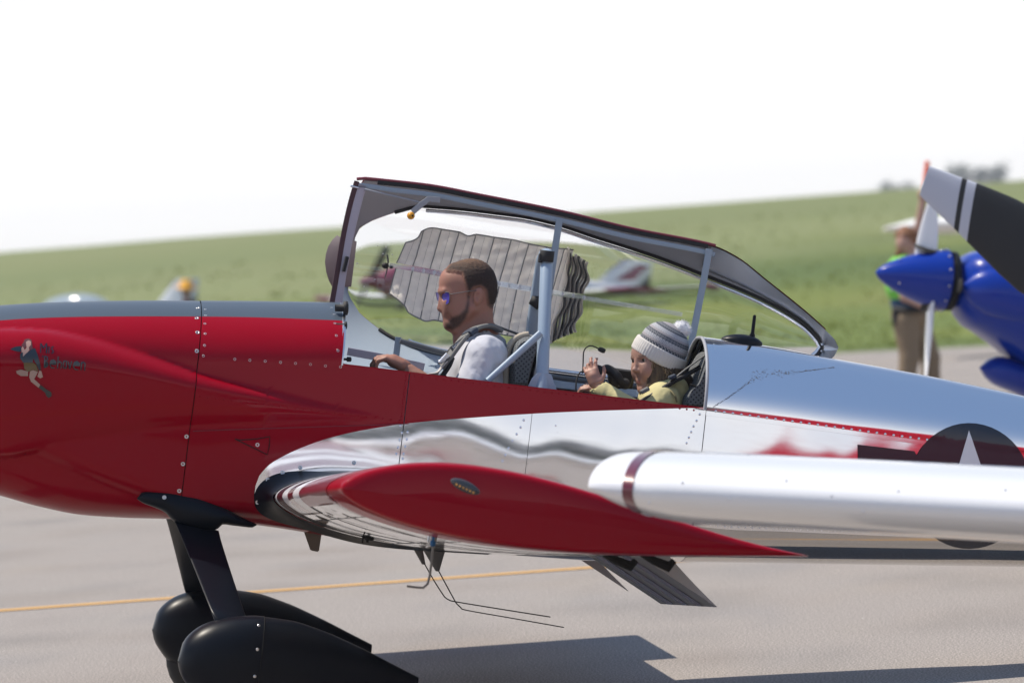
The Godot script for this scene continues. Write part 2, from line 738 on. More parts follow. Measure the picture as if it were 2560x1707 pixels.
	g.grid(rows, false, cols)
	struct(put("taxiway", g.mesh(Vector3(0, -90, 0), true), M.asphalt))
	# painted lines
	for l in [[Vector3(-2.8371, 0, -7.9631), Vector3(2.7591, 0, -9.1151), 0.15], [Vector3(-6, 0, 2.6), Vector3(8, 0, 1.7), 0.15]]:
		var a: Vector3 = l[0]
		var b: Vector3 = l[1]
		var d := (b - a).normalized()
		a -= d * 8.0
		b += d * 10.0
		var s = Vector3(-d.z, 0, d.x) * l[2] / 2.0
		g = Geo.new()
		rows = []
		for k in 121:
			var p := a.lerp(b, k / 120.0) + Vector3(0, 0.004, 0)
			var w := 1.0 + 0.06 * noise.get_noise_1d(k * 3.0)
			rows.append([p - s * w, p, p + s * w])
		g.grid(rows)
		struct(put("yellow_line", g.mesh(Vector3(0, -90, 0)), M.line_paint))
	# small stones lying about on the asphalt
	var peb := Geo.new()
	peb.ball(Vector3.ZERO, Vector3(1, 0.7, 1), 6)
	var mp := MultiMesh.new()
	mp.transform_format = MultiMesh.TRANSFORM_3D
	mp.use_colors = true
	mp.mesh = peb.mesh()
	mp.instance_count = 900
	for k in mp.instance_count:
		var zz := rng.randf_range(-16.0, 3.0)
		var s := 0.0012 + 0.002 * pow(rng.randf(), 3.0)
		mp.set_instance_transform(k, Transform3D(Basis(Vector3.UP, rng.randf() * 6.0).scaled(Vector3(s * rng.randf_range(0.7, 1.4), s, s)), Vector3(rng.randf_range(-3.2, 3.2), 0.002, zz)))
		var c := rng.randf_range(0.45, 0.8)
		mp.set_instance_color(k, Color(c, c * 0.95, c * 0.9))
	var grit := MultiMeshInstance3D.new()
	grit.name = "gravel"
	grit.multimesh = mp
	grit.material_override = tm
	tag(grit, "loose grit scattered over the grey asphalt", "gravel")
	grit.set_meta("kind", "stuff")
	add_child(grit)


# ---------------------------------------------------------------- the red aeroplane
# its own axes: x aft, y up, z to the pilot's left; it stands tail down and turned a little towards the camera
var T_TOP := v2([-1.7441, 1.198, -1.5959, 1.2864, -1.3805, 1.348, -1.2871, 1.3674, -1.1308, 1.3962, -0.9737, 1.4203, -0.7686, 1.4486, -0.5545, 1.4732, -0.3399, 1.4979, -0.0447, 1.5292])
var T_TOP2 := v2([1.3218, 1.5647, 1.3796, 1.5636, 1.5199, 1.5612, 1.7777, 1.5452, 2.1112, 1.5268, 2.5345, 1.4928, 3.124, 1.4324, 3.8933, 1.3429, 4.4972, 1.2656])
var T_BOT := v2([-1.6985, 0.823, -1.5303, 0.7471, -1.3005, 0.6911, -1.203, 0.677, -1.0564, 0.6542, -0.9109, 0.6425, -0.7515, 0.6501, -0.5767, 0.6659, -0.2564, 0.6811, 0.1661, 0.6662, 0.896, 0.6902, 1.4797, 0.7471, 2.6121, 0.8616, 3.686, 0.9689, 4.5238, 1.0502])
var T_MAIN := v2([-1.7134, 0.9545, -1.3913, 0.8828, -1.1814, 0.8369, -1.0341, 0.7912, -0.8704, 0.7426, -0.6914, 0.7005, -0.5456, 0.6733])
var T_SHO := v2([-1.7265, 1.0641, -1.3684, 1.2017, -1.1201, 1.2224, -0.8072, 1.2352, -0.548, 1.2445, -0.3371, 1.2669, -0.0478, 1.3019, 0.1987, 1.3032])
var T_SEAM := v2([1.2015, 1.3037, 1.3007, 1.2997, 1.5344, 1.2973, 1.9175, 1.2918, 2.4944, 1.2835, 3.0689, 1.2711, 4.4041, 1.2423])
var T_LOW := v2([1.0009, 0.8644, 1.3897, 0.8621, 1.6475, 0.8795, 1.9707, 0.903, 2.5421, 0.9475, 3.6033, 1.033, 4.4303, 1.1054])
var T_SW := v2([-0.3076, 0.8167, -0.3033, 0.8535, -0.2882, 0.8843, -0.263, 0.9163, -0.2286, 0.9437, -0.1637, 0.9848, -0.0676, 1.0326, 0.044, 1.0736, 0.2178, 1.122, 0.4706, 1.1742, 0.7581, 1.2263, 1.0474, 1.2712, 1.2828, 1.3054])
var T_STRIPE := v2([-1.7379, 1.1563, -1.439, 1.2746, -1.2865, 1.3122, -1.1325, 1.3405, -0.9311, 1.3698, -0.5647, 1.4146, -0.3531, 1.4372, -0.0615, 1.4617])
var T_CT := v2([-1.7395, 1.1727, -1.4696, 1.2572, -1.2855, 1.2844, -1.1929, 1.2941, -1.1152, 1.2988, -0.973, 1.2894, -0.813, 1.2649, -0.652, 1.234, -0.5471, 1.2136, -0.3305, 1.1846, -0.0898, 1.1568, 0.2143, 1.1364])
var T_CB := v2([-1.7076, 0.91, -1.3853, 0.8231, -1.2293, 0.826, -1.0778, 0.8677, -0.926, 0.9094, -0.7279, 0.9614, -0.5203, 1.0036, -0.156, 1.063, 0.2187, 1.1159])
var T_W := v2([-2.1, 0.2, -1.75, 0.28, -1.3, 0.33, -0.566, 0.365, 0.0, 0.372, 0.6, 0.37, 1.3, 0.335, 2.0, 0.275, 2.6, 0.215, 3.6, 0.11, 4.4, 0.045])
var T_CA := v2([-2.1, 0.02, -1.75, 0.08, -1.35, 0.1, -1.0, 0.085, -0.566, 0.055, -0.1, 0.025, 0.2, 0.002])
var T_LE := -0.2485
const FW := -0.566
const DECK := -0.05
const K940 := 0.2
const BULK := 1.3
const CHORD := 1.484
const INC := 0.0269


func fz(x: float, y: float) -> float:
	# half width of the fuselage at station x and height y
	var aft := x > 0.6
	var yt := itp(T_TOP2 if aft else T_TOP, x)
	var yb := itp(T_BOT, x)
	var ys := itp(T_SEAM if aft else T_SHO, x)
	var w := itp(T_W, x)
	var ym := maxf(yb, itp(T_MAIN, x)) if x < -0.58 else yb
	var z := 0.0
	if y >= yt or y <= yb:
		return 0.0
	if y > ys:
		var t := (y - ys) / (yt - ys)
		z = w * pow(1.0 - pow(t, 2.0), 0.5)
	elif y > ym:
		var hc := minf(0.1, w * 0.6)
		z = w + 0.013 * sin(PI * clampf((y - ym) / (ys - ym), 0, 1))
		if y < ym + hc:
			z *= pow(maxf(1.0 - pow((ym + hc - y) / hc, 2.4), 0.0), 1.0 / 2.4)
	if x < FW and ym > yb:
		var hh := (ym - yb) + 0.05
		var s := (yb + hh - y) / hh
		if absf(s) < 1.0:
			z = maxf(z, w * 0.86 * pow(1.0 - s * s, 0.42))
	if x < 0.2:
		var a := itp(T_CA, x)
		var ct := itp(T_CT, x)
		var b := ct - itp(T_CB, x)
		var yc := ct - 0.27 * b
		var s := (y - yc) / (0.27 * b) if y > yc else (yc - y) / (0.73 * b)
		if s < 1.0:
			z = maxf(z, w - 0.03 + (a + 0.03) * pow(1.0 - pow(s, 2.0), 0.54))
	return z


func patch(called: String, m: Material, x0: float, x1: float, nx: int, top, bot, ny: int, side: int, parent: Node, off := 0.0, wave := 0.0) -> MeshInstance3D:
	# a piece of fuselage skin between two heights; side 1 or -1 is one flank, 0 both, joined over the top
	var rows := []
	for k in nx + 1:
		var x := lerpf(x0, x1, float(k) / nx)
		var yt := itp(T_TOP2 if x > 0.6 else T_TOP, x)
		var yb := itp(T_BOT, x)
		var a: float = yt if top == null else minf(top.call(x), yt)
		var b: float = yb if bot == null else maxf(bot.call(x), yb)
		a = maxf(a, b + 0.0005)
		var row := []
		for j in ny + 1:
			var y := lerpf(b, a, (1.0 - cos(PI * j / ny)) / 2.0)
			var z := fz(x, y)
			if wave > 0.0:
				z += wave * (swell.get_noise_3d(x * 2.2, y * 2.6, 3.0) + 0.25 * swell.get_noise_3d(x * 7.0, y * 3.0, 8.0)) * minf(1.0, z / 0.12)
			var lift := off * (1.0 if z > 0.03 else 0.0)
			row.append(Vector3(x, y + (off if z < 0.1 and y > (yt + yb) / 2 else 0.0), z + lift))
		if side <= 0:
			var other := []
			for p in row:
				other.append(Vector3(p.x, p.y, -p.z))
			if side < 0:
				row = other
			else:
				other.reverse()
				if top == null:
					other.remove_at(0)
				row = row + other
		rows.append(row)
	var g := Geo.new()
	g.grid(rows)
	return put(called, g.mesh(Vector3((x0 + x1) / 2, 1.0, 0)), m, parent)


func decal(called: String, poly: PackedVector2Array, off: float, m: Material, parent: Node, levels := 3) -> MeshInstance3D:
	# a painted shape that lies on the near flank
	var ids := Geometry2D.triangulate_polygon(poly)
	var tris := []
	for k in range(0, ids.size(), 3):
		tris.append([poly[ids[k]], poly[ids[k + 1]], poly[ids[k + 2]]])
	for l in levels:
		var nxt := []
		for t in tris:
			var ab: Vector2 = (t[0] + t[1]) / 2.0
			var bc: Vector2 = (t[1] + t[2]) / 2.0
			var ca: Vector2 = (t[2] + t[0]) / 2.0
			nxt.append_array([[t[0], ab, ca], [ab, t[1], bc], [ca, bc, t[2]], [ab, bc, ca]])
		tris = nxt
	var g := Geo.new()
	var known := {}
	for t in tris:
		for p in t:
			if not known.has(p):
				known[p] = g.add(Vector3(p.x, p.y, fz(p.x, p.y) + off))
			g.i.append(known[p])
	return put(called, g.mesh(Vector3(poly[0].x, poly[0].y, -1.0)), m, parent)


func flank(x: float, y: float) -> Transform3D:
	# a frame on the near flank: y of the basis points outwards
	var e := 0.004
	var dx := (fz(x + e, y) - fz(x - e, y)) / (2 * e)
	var dy := (fz(x, y + e) - fz(x, y - e)) / (2 * e)
	var n := Vector3(-dx, -dy, 1).normalized()
	var t := Vector3.RIGHT.slide(n).normalized()
	return Transform3D(Basis(t, n, t.cross(n)), Vector3(x, y, fz(x, y)))


func wing_point(t: float, z: float, off := 0.0, k := 1.0) -> Vector3:
	# t runs from -1 at the upper trailing edge over 0 at the nose to 1 at the lower trailing edge
	var xc := t * t
	var q := absf(t)
	var yc := 0.149 * q + 0.21 * xc - 0.763 * xc * xc + 0.405 * xc * xc * xc if t < 0.0 else -0.1465 * q - 0.0531 * xc + 0.3367 * xc * xc - 0.1377 * xc * xc * xc
	xc = 0.5 + (xc - 0.5) * (1.0 - (1.0 - k) * 0.09)
	yc *= k
	var e := Vector3(cos(INC), -sin(INC), 0)
	var n := Vector3(sin(INC), cos(INC), 0)
	var p := Vector3(T_LE, 0.8 + (absf(z) - 0.45) * 0.046, z) + e * xc * CHORD + n * yc * CHORD
	if off != 0.0:
		var d := 0.01
		var a := wing_point(clampf(t - d, -1, 1), z)
		var b := wing_point(clampf(t + d, -1, 1), z)
		var tg := (b - a).normalized()
		p += Vector3(tg.y, -tg.x, 0) * off
	return p


func wing_skin(called: String, m: Material, zs: Array, t0: float, t1: float, n: int, parent: Node, off := 0.0, wave := 0.0) -> MeshInstance3D:
	var rows := []
	for z in zs:
		var row := []
		for j in n + 1:
			var t := lerpf(t0, t1, float(j) / n)
			var w := 0.0
			if wave > 0.0:
				w = wave * (swell.get_noise_3d(t * 4.0, z * 3.0, 40.0) + 0.4 * swell.get_noise_3d(t * 3.0, z * 9.0, 60.0)) * smoothstep(0.1, 0.3, absf(t))
			row.append(wing_point(t, z, off + w))
		rows.append(row)
	var g := Geo.new()
	g.grid(rows, t1 - t0 < 1.99)
	return put(called, g.mesh(wing_point(0.5, zs[zs.size() / 2]).lerp(wing_point(-0.5, zs[zs.size() / 2]), 0.5)), m, parent)


func span(a: float, b: float, n: int) -> Array:
	var out := []
	for k in n + 1:
		out.append(lerpf(a, b, float(k) / n))
	return out


func red_aircraft() -> void:
	var base := Transform3D(Basis(Vector3.UP, deg_to_rad(6.5)) * Basis(Vector3(0, 0, 1), deg_to_rad(-10.5)), Vector3(-0.85, 0, 0))
	aircraft.free()
	aircraft = thing("red_aeroplane", "red and polished silver two seat taildragger with its canopy tipped open", "airplane", base)
	var A := aircraft
	var ps := func(x): return itp(T_STRIPE, x)
	var sho := func(x): return itp(T_SHO, x)
	var sill := func(_x): return 1.307
	var sw := func(x): return itp(T_SW, x)
	var chord := func(x): return 0.79 - (x + 0.25) * 0.03
	var seam := func(x): return itp(T_SEAM, x)
	var low := func(x): return itp(T_LOW, x)
	var e := 0.0016
	# dark structure under the skins: it shows in the panel gaps
	patch("fuselage_frame", M.gap, -1.95, DECK - 0.03, 40, null, null, 60, 0, A, -0.018)
	patch("fuselage_frame", M.gap, BULK + 0.03, 4.3, 30, null, null, 24, 0, A, -0.012)
	# engine cowling and forward fuselage
	patch("cowling", M.red, -2.0, FW - e, 90, ps, null, 90, 1, A, 0.0, 0.0008)
	patch("cowling", M.red, -2.0, FW - e, 50, ps, null, 50, -1, A)
	patch("glare_stripe", M.grey_deck, -2.0, FW - e, 60, null, ps, 24, 0, A)
	var dk := func(x): return itp(T_SHO, x) - 0.02
	patch("deck_panel", M.red, FW + e, DECK, 30, ps, dk, 24, 1, A, 0.001)
	patch("deck_panel", M.red, FW + e, DECK, 20, ps, dk, 16, -1, A, 0.001)
	patch("glare_stripe", M.grey_deck, FW + e, DECK, 30, null, ps, 24, 0, A, 0.001)
	patch("side_skin", M.red, FW + e, -0.308, 20, dk, null, 70, 1, A, 0.0, 0.0012)
	patch("side_skin", M.red, -0.308, K940 - e, 40, func(x): return minf(itp(T_SHO, x) - 0.02, 1.307) if x < DECK else 1.307, sw, 60, 1, A, 0.0, 0.0012)
	patch("side_skin", M.red, FW + e, K940 - e, 30, func(x): return minf(itp(T_SHO, x) - 0.02, 1.307) if x < DECK else 1.307, null, 40, -1, A)
	patch("side_skin", M.red, K940 + e, 1.285, 40, sill, sw, 24, 1, A, 0.0, 0.001)
	patch("side_skin", M.red, K940 + e, BULK, 20, sill, null, 30, -1, A)
	patch("belly_skin", M.red, -0.308, 0.2, 24, chord, null, 30, 1, A)
	patch("metal_skin", M.silver, -0.306, K940 - e, 60, sw, chord, 50, 1, A, 0.0, 0.002)
	patch("metal_skin", M.silver, K940 + e, 0.66, 50, sw, null, 60, 1, A, 0.0, 0.0028)
	patch("metal_skin", M.silver, 0.66 + e, BULK - e, 60, sw, null, 60, 1, A, 0.001, 0.0028)
	patch("side_skin", M.silver, BULK + e, 2.75, 90, seam, low, 40, 1, A, 0.0, 0.0022)
	patch("side_skin", M.silver, 2.75 + e, 4.4, 30, seam, low, 20, 1, A)
	patch("side_skin", M.silver, BULK + e, 4.4, 40, seam, low, 16, -1, A)
	patch("belly_skin", M.belly_metal, BULK + e, 4.4, 60, func(x): return itp(T_LOW, x) + 0.012, null, 20, 1, A, 0.002)
	patch("belly_skin", M.silver, BULK + e, 4.4, 40, low, null, 14, -1, A)
	patch("turtledeck", M.silver, BULK, 4.4, 80, null, func(x): return itp(T_SEAM, x) - 0.02, 40, 0, A, 0.002, 0.0012)
	# fin and tailplane behind the frame's edge
	for s in [-1.0, 1.0]:
		var g := Geo.new()
		var rows := []
		for k in 2:
			var z := 0.05 + 1.1 * k
			rows.append([Vector3(3.45 + 0.15 * k, 1.16, s * z), Vector3(3.9, 1.2, s * z), Vector3(4.3, 1.16, s * z), Vector3(3.9, 1.13, s * z)])
		g.grid(rows, true)
		g.fan(rows[1])
		put("tailplane", g.mesh(), M.silver, A)
	var gf := Geo.new()
	gf.grid([[Vector3(3.5, 1.2, 0), Vector3(4, 1.2, 0.04), Vector3(4.5, 1.2, 0), Vector3(4, 1.2, -0.04)], [Vector3(4.1, 2.1, 0), Vector3(4.3, 2.1, 0.03), Vector3(4.6, 2.1, 0), Vector3(4.3, 2.1, -0.03)]], true)
	put("fin", gf.mesh(), M.red, A)
	var gt := Geo.new()
	gt.lathe([[-0.05, 0.0], [-0.05, 0.08], [0.05, 0.08], [0.05, 0.0]], Vector3(4.25, 0.9, 0), Vector3(0, 0, 1), 16)
	put("tail_wheel", gt.mesh(), M.rubber, A)
	var gs := Geo.new()
	gs.lathe([[0.0, 0.0], [0.05, 0.07], [0.15, 0.12], [0.33, 0.17], [0.34, 0.0]], Vector3(-2.34, 1.1, 0), Vector3(1, 0, 0), 24)
	var sp := put("spinner", gs.mesh(), M.red, A)
	for k in 3:
		var a := 0.5 + TAU * k / 3
		var d := Vector3(0, cos(a), sin(a))
		var gb := Geo.new()
		gb.strap([Vector3(-2.15, 1.1, 0) + d * 0.1, Vector3(-2.15, 1.1, 0) + d * 0.5, Vector3(-2.16, 1.1, 0) + d * 0.95], Vector3(0.5, -sin(a), cos(a)), 0.13, 0.025)
		put("propeller_blade", gb.mesh(), M.black, sp)
	scoop_and_art(A)
	screws(A)
	wings(A)
	undercarriage(A)
	cockpit(A)
	canopy(A)


func scoop_and_art(A: Node3D) -> void:
	# inlet scoop low on the cowling
	var g := Geo.new()
	var rows := []
	for k in 13:
		var u := k / 12.0
		var x := lerpf(-1.6, -1.16, u)
		var r := pow(1.0 - pow(u, 2.2), 0.6)
		var yc := lerpf(0.92, 0.79, u)
		var row := []
		for j in 15:
			var a := -PI / 2 + PI * j / 14
			row.append(Vector3(x, yc + 0.085 * r * sin(a), fz(x, yc) - 0.09 + (0.15 * r) * cos(a)))
		rows.append(row)
	g.grid(rows)
	put("cowl_scoop", g.mesh(), M.red, A)
	# access door in front of the wing
	var door := v2([-0.4009, 0.9905, -0.3861, 0.988, -0.3235, 0.9998, -0.2772, 1.0141, -0.2748, 0.9824, -0.278, 0.9486, -0.3342, 0.968])
	decal("access_door", door, 0.0012, M.red, A)
	var gl := Geo.new()
	var pts := []
	for k in door.size() + 1:
		var p := door[k % door.size()]
		pts.append(Vector3(p.x, p.y, fz(p.x, p.y) + 0.002))
	gl.tube(pts, 0.0018, 5)
	put("door_joint", gl.mesh(), M.gap, A)
	# seam of the lower flank in front of the wing, and its rivets
	gl = Geo.new()
	pts = []
	for q in v2([-0.5545, 1.0004, -0.4336, 1.0196, -0.247, 1.0483, -0.0601, 1.077, 0.0961, 1.1005, 0.218, 1.1199]):
		pts.append(Vector3(q.x, q.y, fz(q.x, q.y) + 0.0005))
	gl.tube(pts, 0.0016, 5)
	put("skin_seam", gl.mesh(), M.dark_red, A)
	# star and bar
	var mid := v2([2.321, 1.1384])[0]
	var disc := PackedVector2Array()
	for k in 48:
		disc.append(mid + Vector2(cos(TAU * k / 48), sin(TAU * k / 48)) * 0.232)
	decal("insignia_disc", disc, 0.0045, M.navy, A, 4)
	var star := PackedVector2Array()
	for k in 10:
		var a := PI / 2 + 0.13 + TAU * k / 10
		star.append(mid + Vector2(cos(a), sin(a)) * (0.205 if k % 2 == 0 else 0.079))
	decal("insignia_star", star, 0.006, M.white, A, 4)
	decal("insignia_bar", v2([1.8796, 1.2408, 2.0962, 1.2415, 2.1458, 1.1687, 2.1584, 1.0664, 1.9012, 1.0656]), 0.004, M.navy, A, 4)
	# nose art and name
	var art := [
		["art_figure_hair", lin(0.1, 0.02, 0.02), [-1.1985, 1.2427, -1.1945, 1.2552, -1.1814, 1.2604, -1.1699, 1.2563, -1.166, 1.2393, -1.1613, 1.2233, -1.1683, 1.2207, -1.1845, 1.2334, -1.1925, 1.2232, -1.2039, 1.2347]],
		["art_figure_face", lin(0.42, 0.25, 0.2), [-1.189, 1.2476, -1.1798, 1.2542, -1.1711, 1.2507, -1.1705, 1.2388, -1.1768, 1.2297, -1.1738, 1.22, -1.1905, 1.1922, -1.1975, 1.1969, -1.2033, 1.2219, -1.1988, 1.2298, -1.19, 1.218, -1.1848, 1.2279]],
		["art_figure_jacket", lin(0.004, 0.009, 0.018), [-1.1701, 1.2204, -1.1548, 1.2297, -1.1429, 1.2072, -1.1299, 1.1757, -1.1245, 1.1543, -1.1305, 1.1508, -1.1443, 1.1739, -1.1576, 1.1925, -1.1574, 1.176, -1.189, 1.1722, -1.2034, 1.1852, -1.2047, 1.2034, -1.1963, 1.2099, -1.1941, 1.1918, -1.1848, 1.2058]],
		["art_figure_sleeve", lin(0.004, 0.009, 0.018), [-1.2411, 1.2164, -1.2239, 1.2259, -1.2026, 1.2312, -1.2036, 1.209, -1.2219, 1.2096, -1.2388, 1.213]],
		["art_figure_skirt", lin(0.12, 0.07, 0.015), [-1.189, 1.1722, -1.1556, 1.1762, -1.1439, 1.1703, -1.1329, 1.1477, -1.1525, 1.1509, -1.1697, 1.1414, -1.1836, 1.1508]],
		["art_figure_leg", lin(0.38, 0.24, 0.19), [-1.1627, 1.1441, -1.1524, 1.15, -1.1345, 1.1457, -1.1392, 1.1323, -1.1449, 1.1187, -1.1208, 1.1014, -1.1249, 1.0899, -1.1547, 1.1083, -1.163, 1.1239]],
		["art_figure_leg", lin(0.33, 0.2, 0.16), [-1.2116, 1.14, -1.1959, 1.1465, -1.1699, 1.1433, -1.1679, 1.1269, -1.1932, 1.1239, -1.2087, 1.1312]],
		["art_figure_hand", lin(0.42, 0.25, 0.2), [-1.1304, 1.1499, -1.1232, 1.1507, -1.1142, 1.1298, -1.1236, 1.124, -1.1343, 1.1292]],
		["art_figure_boot", lin(0.01, 0.012, 0.014), [-1.1249, 1.0899, -1.118, 1.1008, -1.0972, 1.0877, -1.0778, 1.079, -1.0753, 1.0664, -1.0843, 1.0571, -1.0943, 1.0641, -1.0992, 1.0746]],
	]
	for q in art:
		decal(q[0], v2(q[2]), 0.0035 + 0.0004 * art.find(q), mat("art_%d" % art.find(q), q[1], 0.35, 0.0, 0.6), A, 2)
	var strokes := [
		[-1.1328, 1.2143, -1.136, 1.2485, -1.1241, 1.2334, -1.1152, 1.251, -1.1119, 1.2159], [-1.1049, 1.2412, -1.1038, 1.2171],
		[-1.0884, 1.2418, -1.0947, 1.2403, -1.0956, 1.2332, -1.0889, 1.2275, -1.0891, 1.2202, -1.0941, 1.2177], [-1.124, 1.2058, -1.1233, 1.2],
		[-1.1167, 1.2058, -1.1142, 1.1647, -1.1068, 1.1665, -1.1019, 1.175, -1.1056, 1.1841, -1.115, 1.1863], [-1.1166, 1.2052, -1.1079, 1.2026, -1.1055, 1.1934, -1.1147, 1.1867],
		[-1.0937, 1.1797, -1.0753, 1.1795, -1.0756, 1.1892, -1.0846, 1.1955, -1.0933, 1.1911, -1.0952, 1.1771, -1.0888, 1.1663, -1.0778, 1.1669], [-1.0689, 1.2097, -1.0664, 1.1659], [-1.067, 1.1861, -1.0608, 1.1929, -1.0549, 1.1866, -1.0547, 1.1668],
		[-1.0369, 1.1983, -1.0363, 1.1681], [-1.0377, 1.1957, -1.0463, 1.1968, -1.0486, 1.1828, -1.0452, 1.1703, -1.0366, 1.1719], [-1.0311, 1.1959, -1.0232, 1.1698, -1.0197, 1.1986],
		[-1.0103, 1.185, -0.9908, 1.1855, -0.9913, 1.1943, -1.0012, 1.2001, -1.0094, 1.1954, -1.0112, 1.1799, -1.0036, 1.1704, -0.9921, 1.1707], [-0.984, 1.2007, -0.9825, 1.1705], [-0.9837, 1.1925, -0.9774, 1.2006, -0.9705, 1.1959, -0.9699, 1.1697],
	]
	for s in strokes:
		for poly in Geometry2D.offset_polyline(v2(s), 0.0021, Geometry2D.JOIN_ROUND, Geometry2D.END_ROUND):
			decal("name_letter_stroke", poly, 0.0042, M.navy, A, 1)


func screws(A: Node3D) -> void:
	var g := Geo.new()
	g.lathe([[-0.002, 0.0078], [0.0008, 0.0078], [0.0016, 0.0066], [0.0012, 0.0036], [-0.0006, 0.003], [-0.0008, 0.0]], Vector3.ZERO, Vector3.UP, 14)
	var big := g.mesh(Vector3(0, -0.01, 0))
	g = Geo.new()
	g.lathe([[-0.002, 0.0052], [0.0008, 0.0052], [0.0012, 0.004], [0.0004, 0.002], [0.0, 0.0]], Vector3.ZERO, Vector3.UP, 12)
	var small := g.mesh(Vector3(0, -0.01, 0))
	g = Geo.new()
	g.lathe([[0.0, 0.0048], [0.0008, 0.0046], [0.0018, 0.003], [0.0022, 0.0]], Vector3.ZERO, Vector3.UP, 10)
	var rivet := g.mesh(Vector3(0, -0.01, 0))
	for q in v2([-0.5825, 1.4064, -0.5775, 1.3555, -0.5741, 1.2883, -0.5748, 0.9784, -0.5756, 0.8788, -0.5767, 0.781, -0.3175, 0.9796]) + v2([-0.5785, 1.4442]):
		put("screw", big, M.screw, A, flank(q.x, q.y))
	for q in v2([-0.5527, 1.3899, -0.5495, 1.3541, -0.5485, 1.3116, -0.5486, 1.2737, -0.435, 1.2756, -0.3807, 1.2786, -0.3253, 1.2818, -0.2697, 1.2844, -0.2154, 1.2874, -0.1616, 1.2903, -0.1069, 1.291, -0.0524, 1.294, -0.0838, 1.4483, -0.0773, 1.4045, -0.0677, 1.351]) + v2([-0.5506, 1.4202, -0.552, 1.4421, -0.0857, 1.4812, -0.0916, 1.505]):
		put("screw", small, M.screw, A, flank(q.x, q.y))
	# domed rivets along the lap of the turtledeck, and rows in the polished flank
	for k in 58:
		var x := 1.335 + k * 0.0322
		var t := flank(x, itp(T_SEAM, x) + 0.0)
		t.origin.z += 0.002
		put("rivet", rivet, M.silver, A, t)
	for l in [[0.6329, 1.1826, 0.6244, 1.1553, 0.6129, 1.1291, 0.6014, 1.1028, 0.5901, 1.0752, 0.5815, 1.0493, 0.574, 1.0265], [0.7515, 1.1764, 0.7601, 1.154, 0.768, 1.1257, 0.7763, 1.0945, 0.7847, 1.0618, 0.7941, 1.0337, 0.8028, 0.9981], [1.2771, 1.2805, 1.2682, 1.2559, 1.259, 1.2343, 1.2527, 1.213, 1.2465, 1.1917, 1.2402, 1.1704], [0.1886, 1.1091, 0.1975, 1.084, 0.192, 1.0571, 0.1894, 1.0305, 0.1864, 1.0068], [0.2174, 1.0893, 0.2176, 1.0631, 0.215, 1.0365, 0.2124, 1.0099, 0.2116, 0.9924]]:
		for q in v2(l):
			put("rivet", rivet, M.silver, A, flank(q.x, q.y))
	for t in [-0.44, -0.27, -0.19, -0.1, 0.03]:
		var o := wing_point(t, 0.386, 0.047)
		var n := ((o - wing_point(t, 0.386)).normalized() * 0.35 + Vector3(0, 0, 1)).normalized()
		var tx := Vector3.RIGHT.slide(n).normalized()
		put("screw", big, M.screw, A, Transform3D(Basis(tx, n, tx.cross(n)), o + n * 0.004))
	for q in v3([-0.6282, 0.7521, 0.386, -0.4013, 0.7135, 0.382]):
		put("screw", big, M.screw, A, Transform3D(Basis(Vector3.RIGHT, Vector3(0, 0.15, 1).normalized(), Vector3(0, -1, 0.15).normalized()), q))
	# rows too fine to tell apart: one part
	var mm := MultiMesh.new()
	mm.transform_format = MultiMesh.TRANSFORM_3D
	mm.mesh = small
	var at := []
	for k in 70:
		var x := 1.34 + k * 0.026
		at.append(flank(x, itp(T_LOW, x) + 0.024))
	for k in 40:
		at.append(flank(BULK + 0.03, lerpf(1.32, 1.555, k / 39.0)))
	mm.instance_count = at.size()
	for k in at.size():
		mm.set_instance_transform(k, at[k].scaled_local(Vector3(0.62, 0.9, 0.62)))
	var red_at := []
	for k in 40:
		red_at.append(flank(K940 + 0.02 + k * 0.0265, 1.293))
	for k in 26:
		red_at.append(flank(lerpf(FW + 0.02, K940 - 0.02, k / 25.0), 1.127))
	for k in 14:
		red_at.append(flank(K940 - 0.012, lerpf(1.13, 1.29, k / 13.0)))
	var m2 := MultiMesh.new()
	m2.transform_format = MultiMesh.TRANSFORM_3D
	m2.mesh = rivet
	m2.instance_count = red_at.size()
	for k in red_at.size():
		m2.set_instance_transform(k, red_at[k].scaled_local(Vector3(0.8, 0.9, 0.8)))
	for half in 2:
		var o := MultiMeshInstance3D.new()
		o.name = ["fine_rivets", "fine_rivets_001"][half]
		o.multimesh = [mm, m2][half]
		o.material_override = [M.dull_silver, M.red][half]
		o.set_meta("kind", "stuff")
		A.add_child(o, true)
	# scuff marks on the turtledeck where the open canopy rubs
	var mk := MultiMesh.new()
	mk.transform_format = MultiMesh.TRANSFORM_3D
	mk.mesh = small
	var rng := RandomNumberGenerator.new()
	rng.seed = 11
	var line := smooth(Array(v2([1.324, 1.3134, 1.3717, 1.3502, 1.4258, 1.3966, 1.4664, 1.431, 1.4937, 1.4521, 1.5451, 1.4598, 1.6256, 1.4754, 1.7131, 1.4949, 1.7859, 1.5126])), 8)
	mk.instance_count = 420
	for k in 420:
		var u := rng.randf() * (line.size() - 2)
		var p: Vector2 = line[int(u)].lerp(line[int(u) + 1], fmod(u, 1.0))
		var wd := 0.014 * exp(-pow((u / line.size() - 0.55) / 0.16, 2)) + 0.0012
		p += Vector2(rng.randfn(0, wd * 1.3), rng.randfn(0, wd * 0.6))
		var t := flank(p.x, p.y)
		t.origin += t.basis.y * 0.0022
		var s := rng.randf_range(0.05, 0.22)
		mk.set_instance_transform(k, t.scaled_local(Vector3(s * rng.randf_range(1, 4), 0.12, s)))
	var o2 := MultiMeshInstance3D.new()
	o2.name = "scuff_marks"
	o2.multimesh = mk
	o2.material_override = mat("scuff", lin(0.1, 0.11, 0.13), 0.8)
	o2.set_meta("kind", "stuff")
	A.add_child(o2, true)


